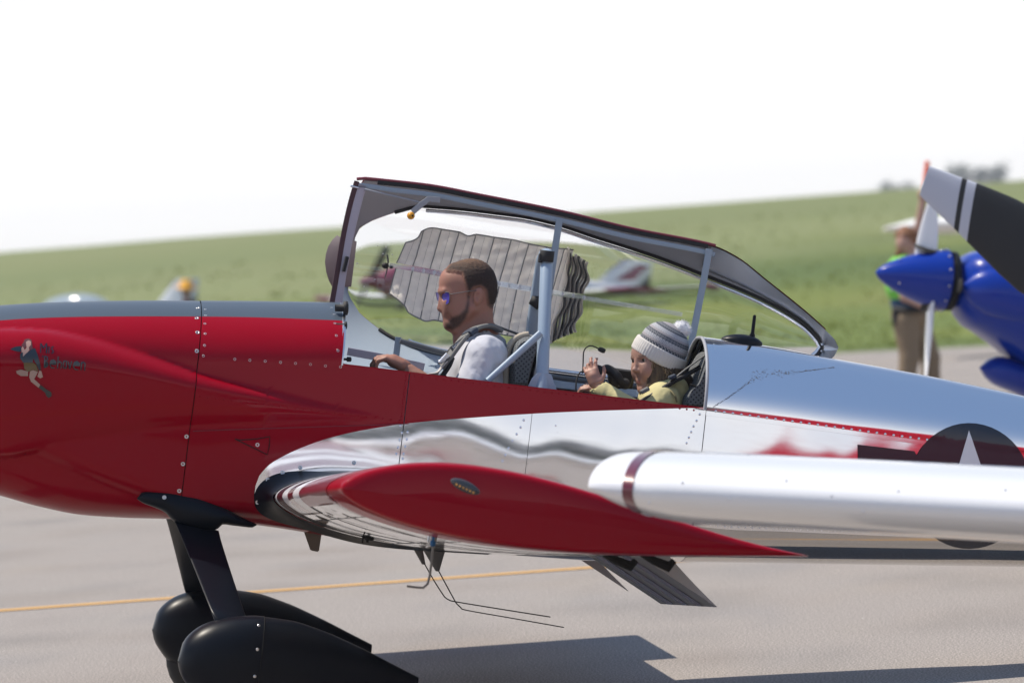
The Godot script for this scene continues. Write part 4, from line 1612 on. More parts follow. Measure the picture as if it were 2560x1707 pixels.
var G_BOT := v2([0.0193, 1.6398, 0.0294, 1.6072, 0.0538, 1.5594] + [0.0868, 1.5128, 0.149, 1.4683, 0.2199, 1.4295] + [0.3224, 1.3976, 0.3969, 1.3869, 0.5358, 1.3749, 0.7514, 1.363, 1.3048, 1.3613, 1.5292, 1.4189, 1.6773, 1.472, 1.7644, 1.5192, 1.8008, 1.5512, 1.815, 1.5743, 1.8183, 1.5854])
var C_D := v2([-0.1, 0.5, 0.1, 0.52, 0.5, 0.5, 0.9, 0.42, 1.3, 0.3, 1.6, 0.18, 1.8, 0.07, 1.88, 0.01])


func bubble(x: float, y: float, out := 0.0) -> Vector3:
	var t := itp(C_TOP, x) + out
	var b := itp(C_BOT, x) - out
	var h := (t - b) / 2.0
	var s := clampf((y - (t + b) / 2.0) / maxf(h, 0.001), -1.0, 1.0)
	return Vector3(x, y, -0.33 - (itp(C_D, x) + out) * pow(1.0 - s * s, 0.5))


func shell(called: String, m: Material, x0: float, x1: float, nx: int, lo: Callable, hi: Callable, ny: int, parent: Node, out := 0.0) -> MeshInstance3D:
	var rows := []
	for k in nx + 1:
		var x := lerpf(x0, x1, 1.0 - pow(1.0 - float(k) / nx, 1.6))
		var a: float = lo.call(x)
		var b: float = maxf(hi.call(x), a + 0.0002)
		var row := []
		for j in ny + 1:
			row.append(bubble(x, lerpf(a, b, (1.0 - cos(PI * j / ny)) / 2.0), out))
		rows.append(row)
	var g := Geo.new()
	g.grid(rows)
	return put(called, g.mesh(Vector3((x0 + x1) / 2, 1.6, 0.2)), m, parent)


func canopy(A: Node3D) -> void:
	var gt := func(x): return itp(G_TOP, x)
	var gb := func(x): return itp(G_BOT, x)
	var ct := func(x): return itp(C_TOP, x)
	var cb := func(x): return itp(C_BOT, x)
	var x0 := 0.012
	var xg: float = G_TOP[0].x
	var xe: float = G_TOP[G_TOP.size() - 1].x
	var xt: float = C_TOP[C_TOP.size() - 1].x
	# the blown acrylic, 4 mm thick, bends the view as the real one does
	var pg := Geo.new()
	var sheets := [[], []]
	for k in 101:
		var x := lerpf(xg, xe, 1.0 - pow(1.0 - k / 100.0, 1.5))
		var lo: float = gb.call(x)
		var hi: float = maxf(gt.call(x), lo + 0.0004)
		var ri := []
		var ro := []
		for j in 61:
			var y := lerpf(lo, hi, (1.0 - cos(PI * j / 60.0)) / 2.0)
			var p := bubble(x, y)
			var dx := bubble(x + 0.006, y) - bubble(x - 0.006, y)
			var dy := bubble(x, y + 0.004) - bubble(x, y - 0.004)
			var n := dx.cross(dy).normalized()
			if n.z > 0.0:
				n = -n
			ri.append(p)
			ro.append(p + n * 0.004)
		sheets[0].append(ri)
		ro.reverse()
		sheets[1].append(ro)
	var both := []
	for k in 101:
		both.append(sheets[0][k] + sheets[1][k])
	pg.grid(both, true)
	pg.fan(both[0])
	pg.fan(both[100], true)
	var hub := put("canopy", pg.mesh(), M.acrylic, A)
	for o in [[0.0, "primer"], [0.007, "red"]]:
		shell("canopy_skirt" if o[0] == 0.0 else "canopy_skirt_outside", M[o[1]], x0, maxf(xg, x0 + 0.03), 4, func(x): return itp(C_BOT, x) - o[0], func(x): return itp(C_TOP, x) + o[0], 40, hub, o[0])
		shell("canopy_skirt" if o[0] == 0.0 else "canopy_skirt_outside", M[o[1]], xg, xe, 70, gt, func(x): return itp(C_TOP, x) + o[0], 16, hub, o[0])
		shell("canopy_skirt" if o[0] == 0.0 else "canopy_skirt_outside", M["primer_blue" if o[0] == 0.0 else o[1]], xg, xe, 70, func(x): return itp(C_BOT, x) - o[0], gb, 16, hub, o[0])
		shell("canopy_skirt" if o[0] == 0.0 else "canopy_skirt_outside", M["dull_silver"], xe, xt, 10, cb, ct, 16, hub, o[0] * 0.5)
	# rubber along the edge of the glass
	for f in [gt, gb]:
		var pts := []
		for k in 91:
			var u := k / 90.0
			var x := lerpf(xg + 0.16, xe, u)
			pts.append(bubble(x, f.call(x)) + Vector3(0, 0, 0.006))
		var g := Geo.new()
		g.tube(pts, 0.0075, 8)
		put("canopy_gasket", g.mesh(), M.matt_black, hub)
		g = Geo.new()
		var bright := []
		for p in pts.slice(6):
			bright.append(p + Vector3(0, -0.016 if f == gt else 0.016, 0.0))
		g.tube(bright, 0.007, 6)
		put("canopy_trim", g.mesh(), M.silver, hub)
	# near rail: a light channel under the red edge, then bare metal aft
	var g := Geo.new()
	var pts := []
	for k in 61:
		var x := lerpf(-0.014, 1.36, k / 60.0)
		pts.append(Vector3(x, itp(C_TOP, x) - 0.02 - 0.006 * smoothstep(0.0, 0.15, x), -0.322))
	g.strap(pts, Vector3(0, 1, 0), 0.018, 0.014)
	put("canopy_rail", g.mesh(), M.primer_blue, hub)
	g = Geo.new()
	var edge_pts := []
	for k in 41:
		var x := lerpf(0.06, 1.33, k / 40.0)
		edge_pts.append(Vector3(x, itp(C_TOP, x) - 0.003, -0.32))
	g.strap(edge_pts, Vector3(0, 1, 0), 0.016, 0.008)
	put("canopy_seal", g.mesh(), M.matt_black, hub)
	g = Geo.new()
	edge_pts = []
	for k in 45:
		var x := lerpf(-0.019, 1.36, k / 44.0)
		edge_pts.append(Vector3(x, itp(C_TOP, x) + 0.008, -0.325))
	g.tube(edge_pts, 0.006, 6)
	put("canopy_edge", g.mesh(), M.dark_red, hub)
	g = Geo.new()
	var band := []
	for k in 60:
		var u := k / 59.0
		var x := lerpf(1.345, xt, pow(u, 0.75))
		band.append([Vector3(x, itp(C_TOP, x), -0.322), bubble(x, lerpf(itp(C_TOP, x), itp(G_TOP, x), 0.82)) + Vector3(0, 0, 0.004)])
	for k in 30:
		var u := k / 29.0
		var x := lerpf(xt, 1.5, u)
		band.append([Vector3(x, itp(C_BOT, x), -0.322), bubble(x, lerpf(itp(C_BOT, x), itp(G_BOT, x), 0.82)) + Vector3(0, 0, 0.004)])
	g.grid(band)
	put("canopy_frame", g.mesh(Vector3(1.5, 1.6, -1.0)), M.dull_silver, hub)
	# front bow
	g = Geo.new()
	var bow := v3([0.004, 1.9794, -0.325, -0.004, 1.9332, -0.325, -0.0126, 1.8673, -0.325, -0.022, 1.7832, -0.325, -0.0278, 1.7071, -0.325, -0.0321, 1.6312, -0.325, -0.0335, 1.5556, -0.325, -0.034, 1.5224, -0.325])
	g.strap(smooth(bow, 4), Vector3(1, 0.1, 0), 0.036, 0.02)
	put("canopy_bow", g.mesh(), mat("primer_pink", lin(0.42, 0.38, 0.44), 0.55), hub)
	g = Geo.new()
	var bow2 := v3([-0.0175, 1.9902, -0.32, -0.0298, 1.9178, -0.32, -0.0386, 1.8414, -0.32, -0.0444, 1.7653, -0.32, -0.0484, 1.6743, -0.32, -0.0524, 1.5834, -0.32, -0.0556, 1.5228, -0.32])
	g.strap(smooth(bow2, 4), Vector3(1, 0.1, 0), 0.02, 0.012)
	put("canopy_bow_edge", g.mesh(), M.bow_edge, hub)
	# rounded lip of the front fairing, bulging past the bow
	g = Geo.new()
	var lipr := []
	for q in v2([-0.0491, 1.7858, -0.0649, 1.7655, -0.077, 1.7396, -0.0824, 1.7085, -0.0817, 1.6781, -0.0728, 1.6426, -0.0583, 1.6109, -0.038, 1.5829]):
		lipr.append([Vector3(q.x, q.y, -0.55), Vector3(lerpf(q.x, 0.02, 0.3), lerpf(q.y, 1.68, 0.1), -0.5), Vector3(0.02, lerpf(q.y, 1.68, 0.15), -0.45)])
	g.grid(lipr)
	put("fairing_lip", g.mesh(Vector3(0.1, 1.68, -1.0)), M.lip, hub)
	# cross braces
	for q in [[[0.7572, 1.9431, -0.31, 0.7538, 1.8337, -0.31, 0.7501, 1.6895, -0.31, 0.7471, 1.5151, -0.31, 0.7467, 1.3562, -0.31], 0.026], [[1.3357, 1.9026, -0.31, 1.3271, 1.7603, -0.31, 1.3158, 1.6148, -0.31, 1.3018, 1.4537, -0.31], 0.026]]:
		g = Geo.new()
		g.strap(v3(q[0]), Vector3(1, 0, 0.0), q[1], 0.008)
		put("canopy_brace", g.mesh(), M.primer_blue, hub)
	# latch lever with its ball knob, pull rod, and pin
	g = Geo.new()
	g.tube(v3([0.0136, 1.9637, -0.31, 0.2362, 1.9387, -0.31]), 0.004, 6)
	put("latch_rod", g.mesh(), M.primer, hub)
	g = Geo.new()
	g.strap(v3([0.202, 1.9011, -0.3, 0.23, 1.9317, -0.3, 0.2572, 1.9577, -0.3, 0.2995, 1.9585, -0.3]), Vector3(0.5, 0.8, 0), 0.022, 0.006)
	var lever := put("latch_lever", g.mesh(), M.primer, hub)
	g = Geo.new()
	var kb = v3([0.1967, 1.8867, -0.29])[0]
	g.ball(kb, Vector3.ONE * 0.0148, 18)
	put("latch_knob", g.mesh(), M.yellow, lever)
	g = Geo.new()
	g.ball(kb + Vector3(0.005, 0.0, 0.0135), Vector3(0.004, 0.004, 0.002), 10)
	put("knob_screw", g.mesh(), M.gap, lever)
	g = Geo.new()
	g.tube(v3([-0.0399, 1.9691, -0.31, -0.0092, 1.9654, -0.31]), 0.0042, 8)
	put("latch_pin", g.mesh(), M.dull_silver, hub)
	g = Geo.new()
	g.box(v3([-0.0247, 1.6771, -0.3])[0], Vector3(0.013, 0.058, 0.03), Basis(Vector3(0, 0, 1), -0.13), 0.002)
	put("bow_bracket", g.mesh(), M.matt_black, hub)
	# far skirt: riveted doubler and rail tube
	g = Geo.new()
	g.box(v3([0.2195, 1.3819, -0.44])[0], Vector3(0.024, 0.1, 0.006), Basis(), 0.001)
	put("skirt_doubler", g.mesh(), M.primer_blue, hub)
	g = Geo.new()
	g.tube(smooth(v3([0.2255, 1.4177, -0.42, 0.3031, 1.4059, -0.42, 0.3808, 1.3941, -0.42, 0.4734, 1.3856, -0.42, 0.612, 1.3766, -0.42, 0.7509, 1.3675, -0.42]), 3), 0.011, 10)
	put("far_rail", g.mesh(), mat("tube_grey", lin(0.12, 0.13, 0.14), 0.4), hub)
	g = Geo.new()
	g.tube(smooth(v3([0.7913, 1.3534, -0.36, 0.9138, 1.3515, -0.36, 1.0818, 1.3551, -0.36, 1.2978, 1.3462, -0.36]), 3), 0.011, 10)
	put("far_rail", g.mesh(), M.tube_grey, hub)
	g = Geo.new()
	g.strap(v3([0.0273, 1.3547, -0.36, 0.1525, 1.3472, -0.36, 0.3217, 1.3299, -0.36]), Vector3(0, 1, 0), 0.03, 0.01)
	put("far_longeron", g.mesh(), M.primer_pink, hub)
	# chips in the glass near the front
	g = Geo.new()
	for q in v3([0.1328, 1.7714, -0.8, 0.1655, 1.7708, -0.8, 0.1579, 1.7437, -0.8, 0.1934, 1.745, -0.8, 0.0516, 1.7136, -0.8, 0.0442, 1.7234, -0.8, 0.1408, 1.6427, -0.8, 0.1349, 1.5648, -0.8, 0.1142, 1.5947, -0.8, 0.1014, 1.6101, -0.8, 0.0647, 1.6951, -0.8]):
		var w := bubble(q.x, q.y)
		g.ball(w + Vector3(0, 0, 0.003), Vector3(0.0042 if q.x < 0.1 else 0.003, 0.0022, 0.001), 6)
	put("glass_chip", g.mesh(), M.white, hub)
	# folding sun shade of grey cloth on a clear rod
	g = Geo.new()
	g.tube(v3([0.165, 1.6998, -0.6, 1.3037, 1.6493, -0.6]), 0.0085, 10)
	var rod := put("sun_shade", g.mesh(), M.clear, hub)
	g = Geo.new()
	g.strap(smooth(v3([0.1543, 1.7367, -0.6, 0.1607, 1.7099, -0.6, 0.1598, 1.6792, -0.6, 0.1558, 1.6497, -0.6]), 3), Vector3(0, 0.2, 1), 0.03, 0.003)
	g.ball(v3([0.1517, 1.6951, -0.6])[0], Vector3(0.014, 0.012, 0.012), 10)
	g.ball(v3([0.175, 1.6933, -0.6])[0], Vector3(0.008, 0.007, 0.008), 10)
	put("shade_sucker", g.mesh(), M.matt_black, rod)
	var tops := v2([0.1749, 1.7821, 0.2019, 1.7869, 0.2645, 1.8161, 0.2681, 1.8364, 0.3191, 1.8596, 0.3485, 1.8587, 0.4165, 1.8564, 0.4517, 1.8454, 0.4844, 1.8556, 0.5525, 1.8533, 0.6205, 1.8525, 0.6987, 1.8438, 0.7733, 1.8407, 0.8441, 1.8434])
	var lows := v2([0.1845, 1.5905, 0.2445, 1.552, 0.2594, 1.5308, 0.3079, 1.5107, 0.3303, 1.5043, 0.3615, 1.5127, 0.4004, 1.5098, 0.4629, 1.5021, 0.5408, 1.4947, 0.665, 1.4884, 0.8126, 1.4818])
	var folds := v2([0.1926, 1.7001, 0.2559, 1.6972, 0.3225, 1.6932, 0.3907, 1.6893, 0.4557, 1.6866, 0.527, 1.6831, 0.5921, 1.6804, 0.6605, 1.6765, 0.7318, 1.6745, 0.7986, 1.672, 0.8344, 1.6702])
	var lean := 0.028
	for k in folds.size() - 1:
		for half in 2:
			var rows := []
			var seam := []
			var fold_line := []
			for i in 9:
				var u := i / 8.0
				var xb := lerpf(folds[k].x, folds[k + 1].x, u)
				var yb := lerpf(folds[k].y, folds[k + 1].y, u)
				var row := []
				for j in 19:
					var v := j / 18.0
					var x := xb
					var y: float
					if half == 0:
						x += lean * v * 0.9
						y = lerpf(yb + 0.01, itp(tops, x), v)
					else:
						x -= lean * v * 0.5
						y = lerpf(yb - 0.01, itp(lows, x), v)
					var zz := -0.6 + (0.002 if i % 8 == 0 else (0.001 if i == 4 else -0.002)) + 0.008 * swell.get_noise_3d(x * 6.0 + y * 9.0, y * 24.0 - x * 7.0, half * 9.0 + k) * smoothstep(0.0, 0.3, v)
					row.append(Vector3(x, y, zz))
				rows.append(row)
				if i == 0:
					seam = row
				if i == 4:
					fold_line = row
			g = Geo.new()
			g.grid(rows)
			put("shade_panel", g.mesh(Vector3(0.3, 1.7, -2)), M.shade_cloth, rod)
			g = Geo.new()
			var s2 := []
			for p in seam:
				s2.append(p + Vector3(0, 0, 0.003))
			g.tube(s2, 0.0024, 5)
			s2 = []
			for p in fold_line:
				s2.append(p + Vector3(0, 0, 0.0015))
			g.tube(s2, 0.0005, 4)
			var hem := []
			for i in 9:
				hem.append(rows[i][18] + Vector3(0, 0, 0.002))
			g.tube(hem, 0.0028, 5)
			put("shade_seam", g.mesh(), M.shade_dark, rod)
	# the part of the shade that is still gathered in folds
	for half in 2:
		for k in 9:
			var rows := []
			for i in 4:
				var row := []
				for j in 15:
					var v := j / 14.0
					var u := k + i / 3.0
					var c := v3([0.8313, 1.6698, -0.6, 0.9241, 1.6705, -0.6])
					var p: Vector3 = c[0].lerp(c[1], u / 9.0)
					var far := v3([0.8443, 1.8418, -0.6, 0.9342, 1.79, -0.6, 0.8105, 1.4862, -0.6, 0.9145, 1.5464, -0.6])
					var q: Vector3 = far[half * 2].lerp(far[half * 2 + 1], u / 9.0)
					var w := p.lerp(q, v)
					w.x += 0.012 * sin(v * 5.0 + half) * v + 0.005 * sin(v * 9.0 + k * 0.5)
					if half == 0 and k < 4:
						w.y -= 0.02 * sin(PI * k / 4.0) * v
					w.z += 0.02 * (1.0 if i == 1 or i == 2 else -1.0) + 0.006 * sin(v * 9.0 + k)
					w.y += (0.01 if half == 0 else -0.01)
					row.append(w)
				rows.append(row)
			g = Geo.new()
			g.grid(rows)
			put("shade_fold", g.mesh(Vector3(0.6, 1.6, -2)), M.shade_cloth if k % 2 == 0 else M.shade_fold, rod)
	g = Geo.new()
	for k in 17:
		var c := v3([0.2578, 1.6944, -0.6, 0.9214, 1.6671, -0.6])
		g.ball(c[0].lerp(c[1], k / 16.0 if k < 9 else 0.5 + 0.5 * (k - 8) / 8.0), Vector3(0.006, 0.01, 0.01), 8)
	put("shade_ring", g.mesh(), M.white, rod)


# ---------------------------------------------------------------- people
const UPRIGHT := Basis(Vector3(0.998135, -0.061043, 0.00082), Vector3(0.061049, 0.998045, -0.013414), Vector3(0, 0.013439, 0.99991))


func turned(prims: Array, xf: Transform3D) -> Array:
	var out := []
	for q in prims:
		var r: Array = q.duplicate()
		r[0] = xf * (q[0] as Vector3)
		r[1] = xf * (q[1] as Vector3)
		if r.size() > 5 and r[5] is Basis:
			r[5] = (q[5] as Basis) * xf.basis.transposed()
		out.append(r)
	return out


func keep(g: Geo, test: Callable) -> Geo:
	var out := PackedInt32Array()
	for t in range(0, g.i.size(), 3):
		if test.call((g.v[g.i[t]] + g.v[g.i[t + 1]] + g.v[g.i[t + 2]]) / 3.0):
			out.append_array(g.i.slice(t, t + 3))
	g.i = out
	return g


func pilot() -> void:
	var P := thing("person", "man in a white T-shirt and mirrored sunglasses in the front cockpit seat", "person", Transform3D(UPRIGHT, Vector3(-0.1389, 1.4769, -0.081)))
	var skin := Color(0.3, 0.148, 0.105)
	var hair_poly := v2(hxy([-0.1018, 0.1105, 0, -0.105, 0.1329, 0, -0.081, 0.1681, 0, -0.0394, 0.1905, 0, 0.0054, 0.2001, 0, 0.0534, 0.1905, 0, 0.1046, 0.1489, 0, 0.1302, 0.0785, 0, 0.127, 0.0209, 0, 0.1046, -0.0175, 0, 0.0694, -0.0239, 0, 0.0508, -0.0072, 0, 0.047, 0.0209, 0, 0.0438, 0.0465, 0, 0.031, 0.0561, 0, 0.0118, 0.0529, 0, 0.0022, 0.0401, 0, -0.0042, 0.0145, 0, -0.017, 0.0145, 0, -0.0241, 0.0401, 0, -0.0298, 0.0657, 0, -0.0388, 0.0945, 0, -0.0426, 0.1073, 0, -0.0682, 0.1137, 0]))
	var beard_poly := v2(hxy([-0.0266, 0.0401, 0, -0.0026, 0.0401, 0, -0.0026, 0.0017, 0, -0.0042, -0.0303, 0, -0.017, -0.0591, 0, -0.0394, -0.0863, 0, -0.0714, -0.1055, 0, -0.1002, -0.0975, 0, -0.1082, -0.0783, 0, -0.1053, -0.0616, 0, -0.0932, -0.0591, 0, -0.0842, -0.0495, 0, -0.0858, -0.0405, 0, -0.105, -0.0373, 0, -0.1072, -0.0287, 0, -0.0874, -0.0264, 0, -0.0714, -0.0399, 0, -0.049, -0.0319, 0, -0.0314, -0.0143, 0, -0.0241, 0.0145, 0]))
	var lips := Vector3(-0.1002, -0.0463, 0)
	var tint := func(p: Vector3) -> Color:
		var q := Vector2(p.x, p.y)
		var c := skin
		c = c.lerp(Color(0.34, 0.13, 0.1), clampf(0.5 + noise.get_noise_3dv(p * 30.0), 0, 1) * 0.35)
		if absf(p.z) < 0.02 and p.distance_to(lips) < 0.016:
			c = Color(0.28, 0.1, 0.09)
		if Geometry2D.is_point_in_polygon(q, beard_poly):
			c = c.lerp(Color(0.03, 0.017, 0.013), (0.88 + 0.2 * noise.get_noise_3dv(p * 260.0)) * smoothstep(0.0, 0.016, rim(beard_poly, q)))
		if Geometry2D.is_point_in_polygon(q, hair_poly) and absf(p.z) < 0.086:
			c = c.lerp(Color(0.035, 0.02, 0.014), 0.85 * smoothstep(0.0, 0.012, rim(hair_poly, q)))
		return c
	var head := [
		egg(Vector3(-0.0042, 0.0747, 0), Vector3(0.0905, 0.087, 0.077)),
		egg(Vector3(0.0326, 0.0401, 0), Vector3(0.055, 0.072, 0.066), 0.02),
		egg(Vector3(-0.073, 0.0785, 0), Vector3(0.0495, 0.06, 0.058), 0.03),
		egg(Vector3(-0.074, 0.0113, 0), Vector3(0.045, 0.078, 0.052), 0.025),
		cap(Vector3(-0.1156, 0.0465, 0.016), Vector3(-0.1018, 0.0478, 0.044), 0.011, 0.01, 0.012),
		cap(Vector3(-0.1156, 0.0465, -0.016), Vector3(-0.1018, 0.0478, -0.044), 0.011, 0.01, 0.012),
		cap(Vector3(-0.1104, 0.0289, 0), Vector3(-0.1175, -0.0143, 0), 0.0085, 0.0115, 0.01),
		egg(Vector3(-0.1168, -0.0191, 0), Vector3(0.0105, 0.009, 0.012), 0.006),
		egg(Vector3(-0.106, -0.0213, 0.013), Vector3(0.01, 0.008, 0.007), 0.006),
		egg(Vector3(-0.106, -0.0213, -0.013), Vector3(0.01, 0.008, 0.007), 0.006),
		egg(Vector3(-0.0858, -0.0383, 0), Vector3(0.022, 0.03, 0.036), 0.015),
		cap(Vector3(-0.1002, -0.0424, -0.014), Vector3(-0.1002, -0.0424, 0.014), 0.006, 0.006, 0.006),
		cap(Vector3(-0.0976, -0.0507, -0.013), Vector3(-0.0976, -0.0507, 0.013), 0.007, 0.007, 0.006),
		egg(Vector3(-0.081, -0.0751, 0), Vector3(0.026, 0.026, 0.03), 0.018),
		cap(Vector3(0.0006, -0.0143, 0.054), Vector3(-0.0682, -0.0767, 0.028), 0.025, 0.021, 0.025),
		cap(Vector3(0.0006, -0.0143, -0.054), Vector3(-0.0682, -0.0767, -0.028), 0.025, 0.021, 0.025),
		egg(Vector3(-0.049, 0.0017, 0.042), Vector3(0.05, 0.055, 0.024), 0.025),
		egg(Vector3(-0.049, 0.0017, -0.042), Vector3(0.05, 0.055, 0.024), 0.025),
		cap(Vector3(0.023, -0.0175, 0), Vector3(0.0246, -0.1518, 0), 0.053, 0.062, 0.02),
		cap(Vector3(-0.017, -0.0687, 0), Vector3(-0.0266, -0.1326, 0), 0.036, 0.045, 0.03),
		cut(egg(Vector3(-0.0932, 0.0267, 0.036), Vector3(0.016, 0.014, 0.016), 0.012)),
		cut(egg(Vector3(-0.0932, 0.0267, -0.036), Vector3(0.016, 0.014, 0.016), 0.012)),
		egg(Vector3(0.0239, 0.0299, 0.078), Vector3(0.019, 0.031, 0.0085), 0.004, Basis(Vector3(0, 0, 1), -0.15) * Basis(Vector3.UP, 0.35)),
		egg(Vector3(0.0188, 0.0075, 0.074), Vector3(0.011, 0.014, 0.007), 0.004),
		cut(egg(Vector3(0.0188, 0.0273, 0.088), Vector3(0.01, 0.017, 0.007), 0.004)),
		egg(Vector3(0.0239, 0.0299, -0.078), Vector3(0.019, 0.031, 0.0085), 0.004, Basis(Vector3(0, 0, 1), -0.15)),
	]
	var g := nets(head, 0.0036, tint)
	var sk := func(_p): return skin
	var bod := [
		cap(Vector3(0.0369, -0.1106, 0), Vector3(0.0295, -0.1844, 0), 0.062, 0.08, 0.03),
		egg(Vector3(0.0295, -0.2802, 0), Vector3(0.085, 0.13, 0.15), 0.04),
		cap(Vector3(0.0221, -0.354, 0), Vector3(0.0516, -0.5752, 0), 0.12, 0.13, 0.05),
		cap(Vector3(0.0516, -0.59, 0.09), Vector3(-0.295, -0.5605, 0.13), 0.08, 0.06, 0.03),
		cap(Vector3(0.0516, -0.59, -0.09), Vector3(-0.295, -0.5605, -0.13), 0.08, 0.06, 0.03),
		cap(Vector3(-0.295, -0.5605, 0.13), Vector3(-0.4867, -0.6785, 0.12), 0.055, 0.04, 0.02),
		cap(Vector3(-0.295, -0.5605, -0.13), Vector3(-0.4867, -0.6785, -0.12), 0.055, 0.04, 0.02),
		cap(Vector3(0.0501, -0.1829, 0.17), Vector3(-0.0442, -0.3761, 0.23), 0.056, 0.046, 0.03),
		cap(Vector3(0.0501, -0.1829, -0.17), Vector3(-0.0442, -0.3761, -0.23), 0.056, 0.046, 0.03),
		cap(Vector3(-0.0442, -0.3761, 0.23), Vector3(-0.2389, -0.2389, 0.16), 0.043, 0.026, 0.01),
		cap(Vector3(-0.0442, -0.3761, -0.23), Vector3(-0.2655, -0.3835, -0.1), 0.043, 0.026, 0.01),
	]
	nets(bod, 0.013, sk, 0.0, g)
	var hd := []
	hand(Vector3(-0.2419, -0.2301, 0.16), Vector3(-0.9, 0.42, 0.0), Vector3(0.4, 0.9, 0.15), 1.0, 0.165, [[0.55, 0.75, 0.5], [0.6, 0.8, 0.5], [0.66, 0.85, 0.5], [0.72, 0.9, 0.5]], 0.1, 0.6, hd)
	nets(hd, 0.0034, func(p): return skin.lerp(Color(0.36, 0.16, 0.11), 0.4 + 0.5 * noise.get_noise_3dv(p * 60.0)), 0.0, g)
	hd = []
	hand(Vector3(-0.2655, -0.3835, -0.1), Vector3(-0.95, -0.2, 0.0), Vector3(0.2, 0.9, 0.3), -1.0, 0.19, [[0.7, 0.9, 0.6], [0.7, 0.9, 0.6], [0.7, 0.9, 0.6], [0.7, 0.9, 0.6]], 0.05, 0.5, hd)
	nets(hd, 0.006, sk, 0.0, g)
	put("body", g.mesh(null, true), M.skin, P)
	# short hair: a rough cap that ends at the hairline
	var crop := nets([egg(Vector3(-0.0036, 0.076, 0), Vector3(0.0955, 0.0925, 0.0815)), egg(Vector3(0.0326, 0.0401, 0), Vector3(0.058, 0.075, 0.069), 0.02), egg(Vector3(-0.0714, 0.0817, 0), Vector3(0.05, 0.063, 0.061), 0.03)], 0.0036, func(p):
		var n := noise.get_noise_3dv(p * 170.0)
		var f := smoothstep(0.0, 0.02, rim(hair_poly, Vector2(p.x, p.y)))
		return skin.lerp(Color(0.016, 0.01, 0.008).lerp(Color(0.13, 0.07, 0.04), clampf((p.y - 0.128) * 22.0 + n * 0.9, 0, 1)), f * (0.96 + 0.04 * n)), 0.0032)
	keep(crop, func(p: Vector3): return Geometry2D.is_point_in_polygon(Vector2(p.x, p.y), hair_poly))
	for k in crop.v.size():
		var p := crop.v[k]
		var f := 1.0 - smoothstep(0.0, 0.012, rim(hair_poly, Vector2(p.x, p.y)))
		crop.v[k] -= (p - Vector3(-0.0042, 0.0721, 0)).normalized() * 0.006 * f
	put("hair", crop.mesh(Vector3(-0.0042, 0.0721, 0), true), M.painted, P)
	# clothes
	var wr := func(_p): return Color.WHITE
	g = nets([
		cap(Vector3(0.0236, -0.1268, 0), Vector3(0.0369, -0.1622, 0), 0.07, 0.09, 0.02),
		egg(Vector3(0.0236, -0.2581, 0), Vector3(0.112, 0.145, 0.18), 0.04),
		cap(Vector3(0.0295, -0.354, 0), Vector3(0.0516, -0.5605, 0), 0.132, 0.14, 0.05),
		egg(Vector3(0.0531, -0.1888, 0.15), Vector3(0.078, 0.07, 0.075), 0.03),
		egg(Vector3(0.0531, -0.1888, -0.15), Vector3(0.078, 0.07, 0.075), 0.03),
		cap(Vector3(0.0472, -0.1917, 0.17), Vector3(-0.0074, -0.3319, 0.215), 0.068, 0.07, 0.03),
		cap(Vector3(0.0472, -0.1917, -0.17), Vector3(-0.0074, -0.3319, -0.215), 0.068, 0.07, 0.03),
		cut(cap(Vector3(0.0086, -0.0975, 0), Vector3(0.0022, -0.0687, 0), 0.066, 0.075, 0.01)),
	], 0.0075, wr)
	for k in g.v.size():
		var p := g.v[k]
		var f := noise.get_noise_3d(p.x * 14.0 + p.y * 9.0, p.y * 6.0 - p.x * 5.0, p.z * 9.0)
		g.v[k] += Vector3(0.3, 0.2, 1.0) * f * 0.012
	put("t_shirt", g.mesh(), M.shirt, P)
	g = nets([
		cap(Vector3(0.0516, -0.5973, 0.09), Vector3(-0.295, -0.5634, 0.13), 0.09, 0.068, 0.03), cap(Vector3(0.0516, -0.5973, -0.09), Vector3(-0.295, -0.5634, -0.13), 0.09, 0.068, 0.03),
		cap(Vector3(-0.295, -0.5634, 0.13), Vector3(-0.4794, -0.6726, 0.12), 0.066, 0.05, 0.02), cap(Vector3(-0.295, -0.5634, -0.13), Vector3(-0.4794, -0.6726, -0.12), 0.066, 0.05, 0.02)], 0.016)
	put("trousers", g.mesh(), mat("denim", lin(0.03, 0.04, 0.07), 0.9), P)
	# sunglasses
	var shades := Geo.new()
	var lenses := [v3([-0.12, 0.0452, 0.012, -0.1028, 0.0446, 0.05, -0.0848, 0.042, 0.072, -0.0816, 0.0273, 0.075, -0.0842, 0.0043, 0.07, -0.0932, -0.0021, 0.06, -0.104, -0.0002, 0.044, -0.1136, 0.0139, 0.02]), v3([-0.1181, 0.042, -0.006, -0.129, 0.0446, -0.034, -0.1351, 0.0446, -0.056, -0.1335, 0.0337, -0.058, -0.1296, 0.0152, -0.052, -0.1258, 0.0113, -0.04, -0.122, 0.0145, -0.022, -0.1188, 0.0241, -0.008])]
	for l in lenses:
		var ring: Array = l.duplicate()
		ring.append(l[0])
		ring.append(l[1])
		shades.tube(ring, 0.0013, 6, false)
	shades.tube(v3([-0.1104, 0.0401, 0.01, -0.1146, 0.042, 0, -0.1188, 0.0408, -0.008]), 0.0013, 6)
	shades.tube(v3([-0.0848, 0.035, 0.07, -0.0554, 0.0395, 0.08, -0.0234, 0.0449, 0.083, 0.0118, 0.0497, 0.086, 0.0246, 0.0465, 0.084]), 0.0013, 6)
	var fr := put("sunglasses", shades.mesh(), mat("wire", lin(0.1, 0.1, 0.11), 0.5), P)
	mat("mirror_lens", lin(0.03, 0.012, 0.3), 0.1, 0.5)
	for l in lenses:
		var ln := Geo.new()
		ln.fan(l)
		put("lens", ln.mesh(Vector3(0.3, 0, 0)), M.mirror_lens, fr)


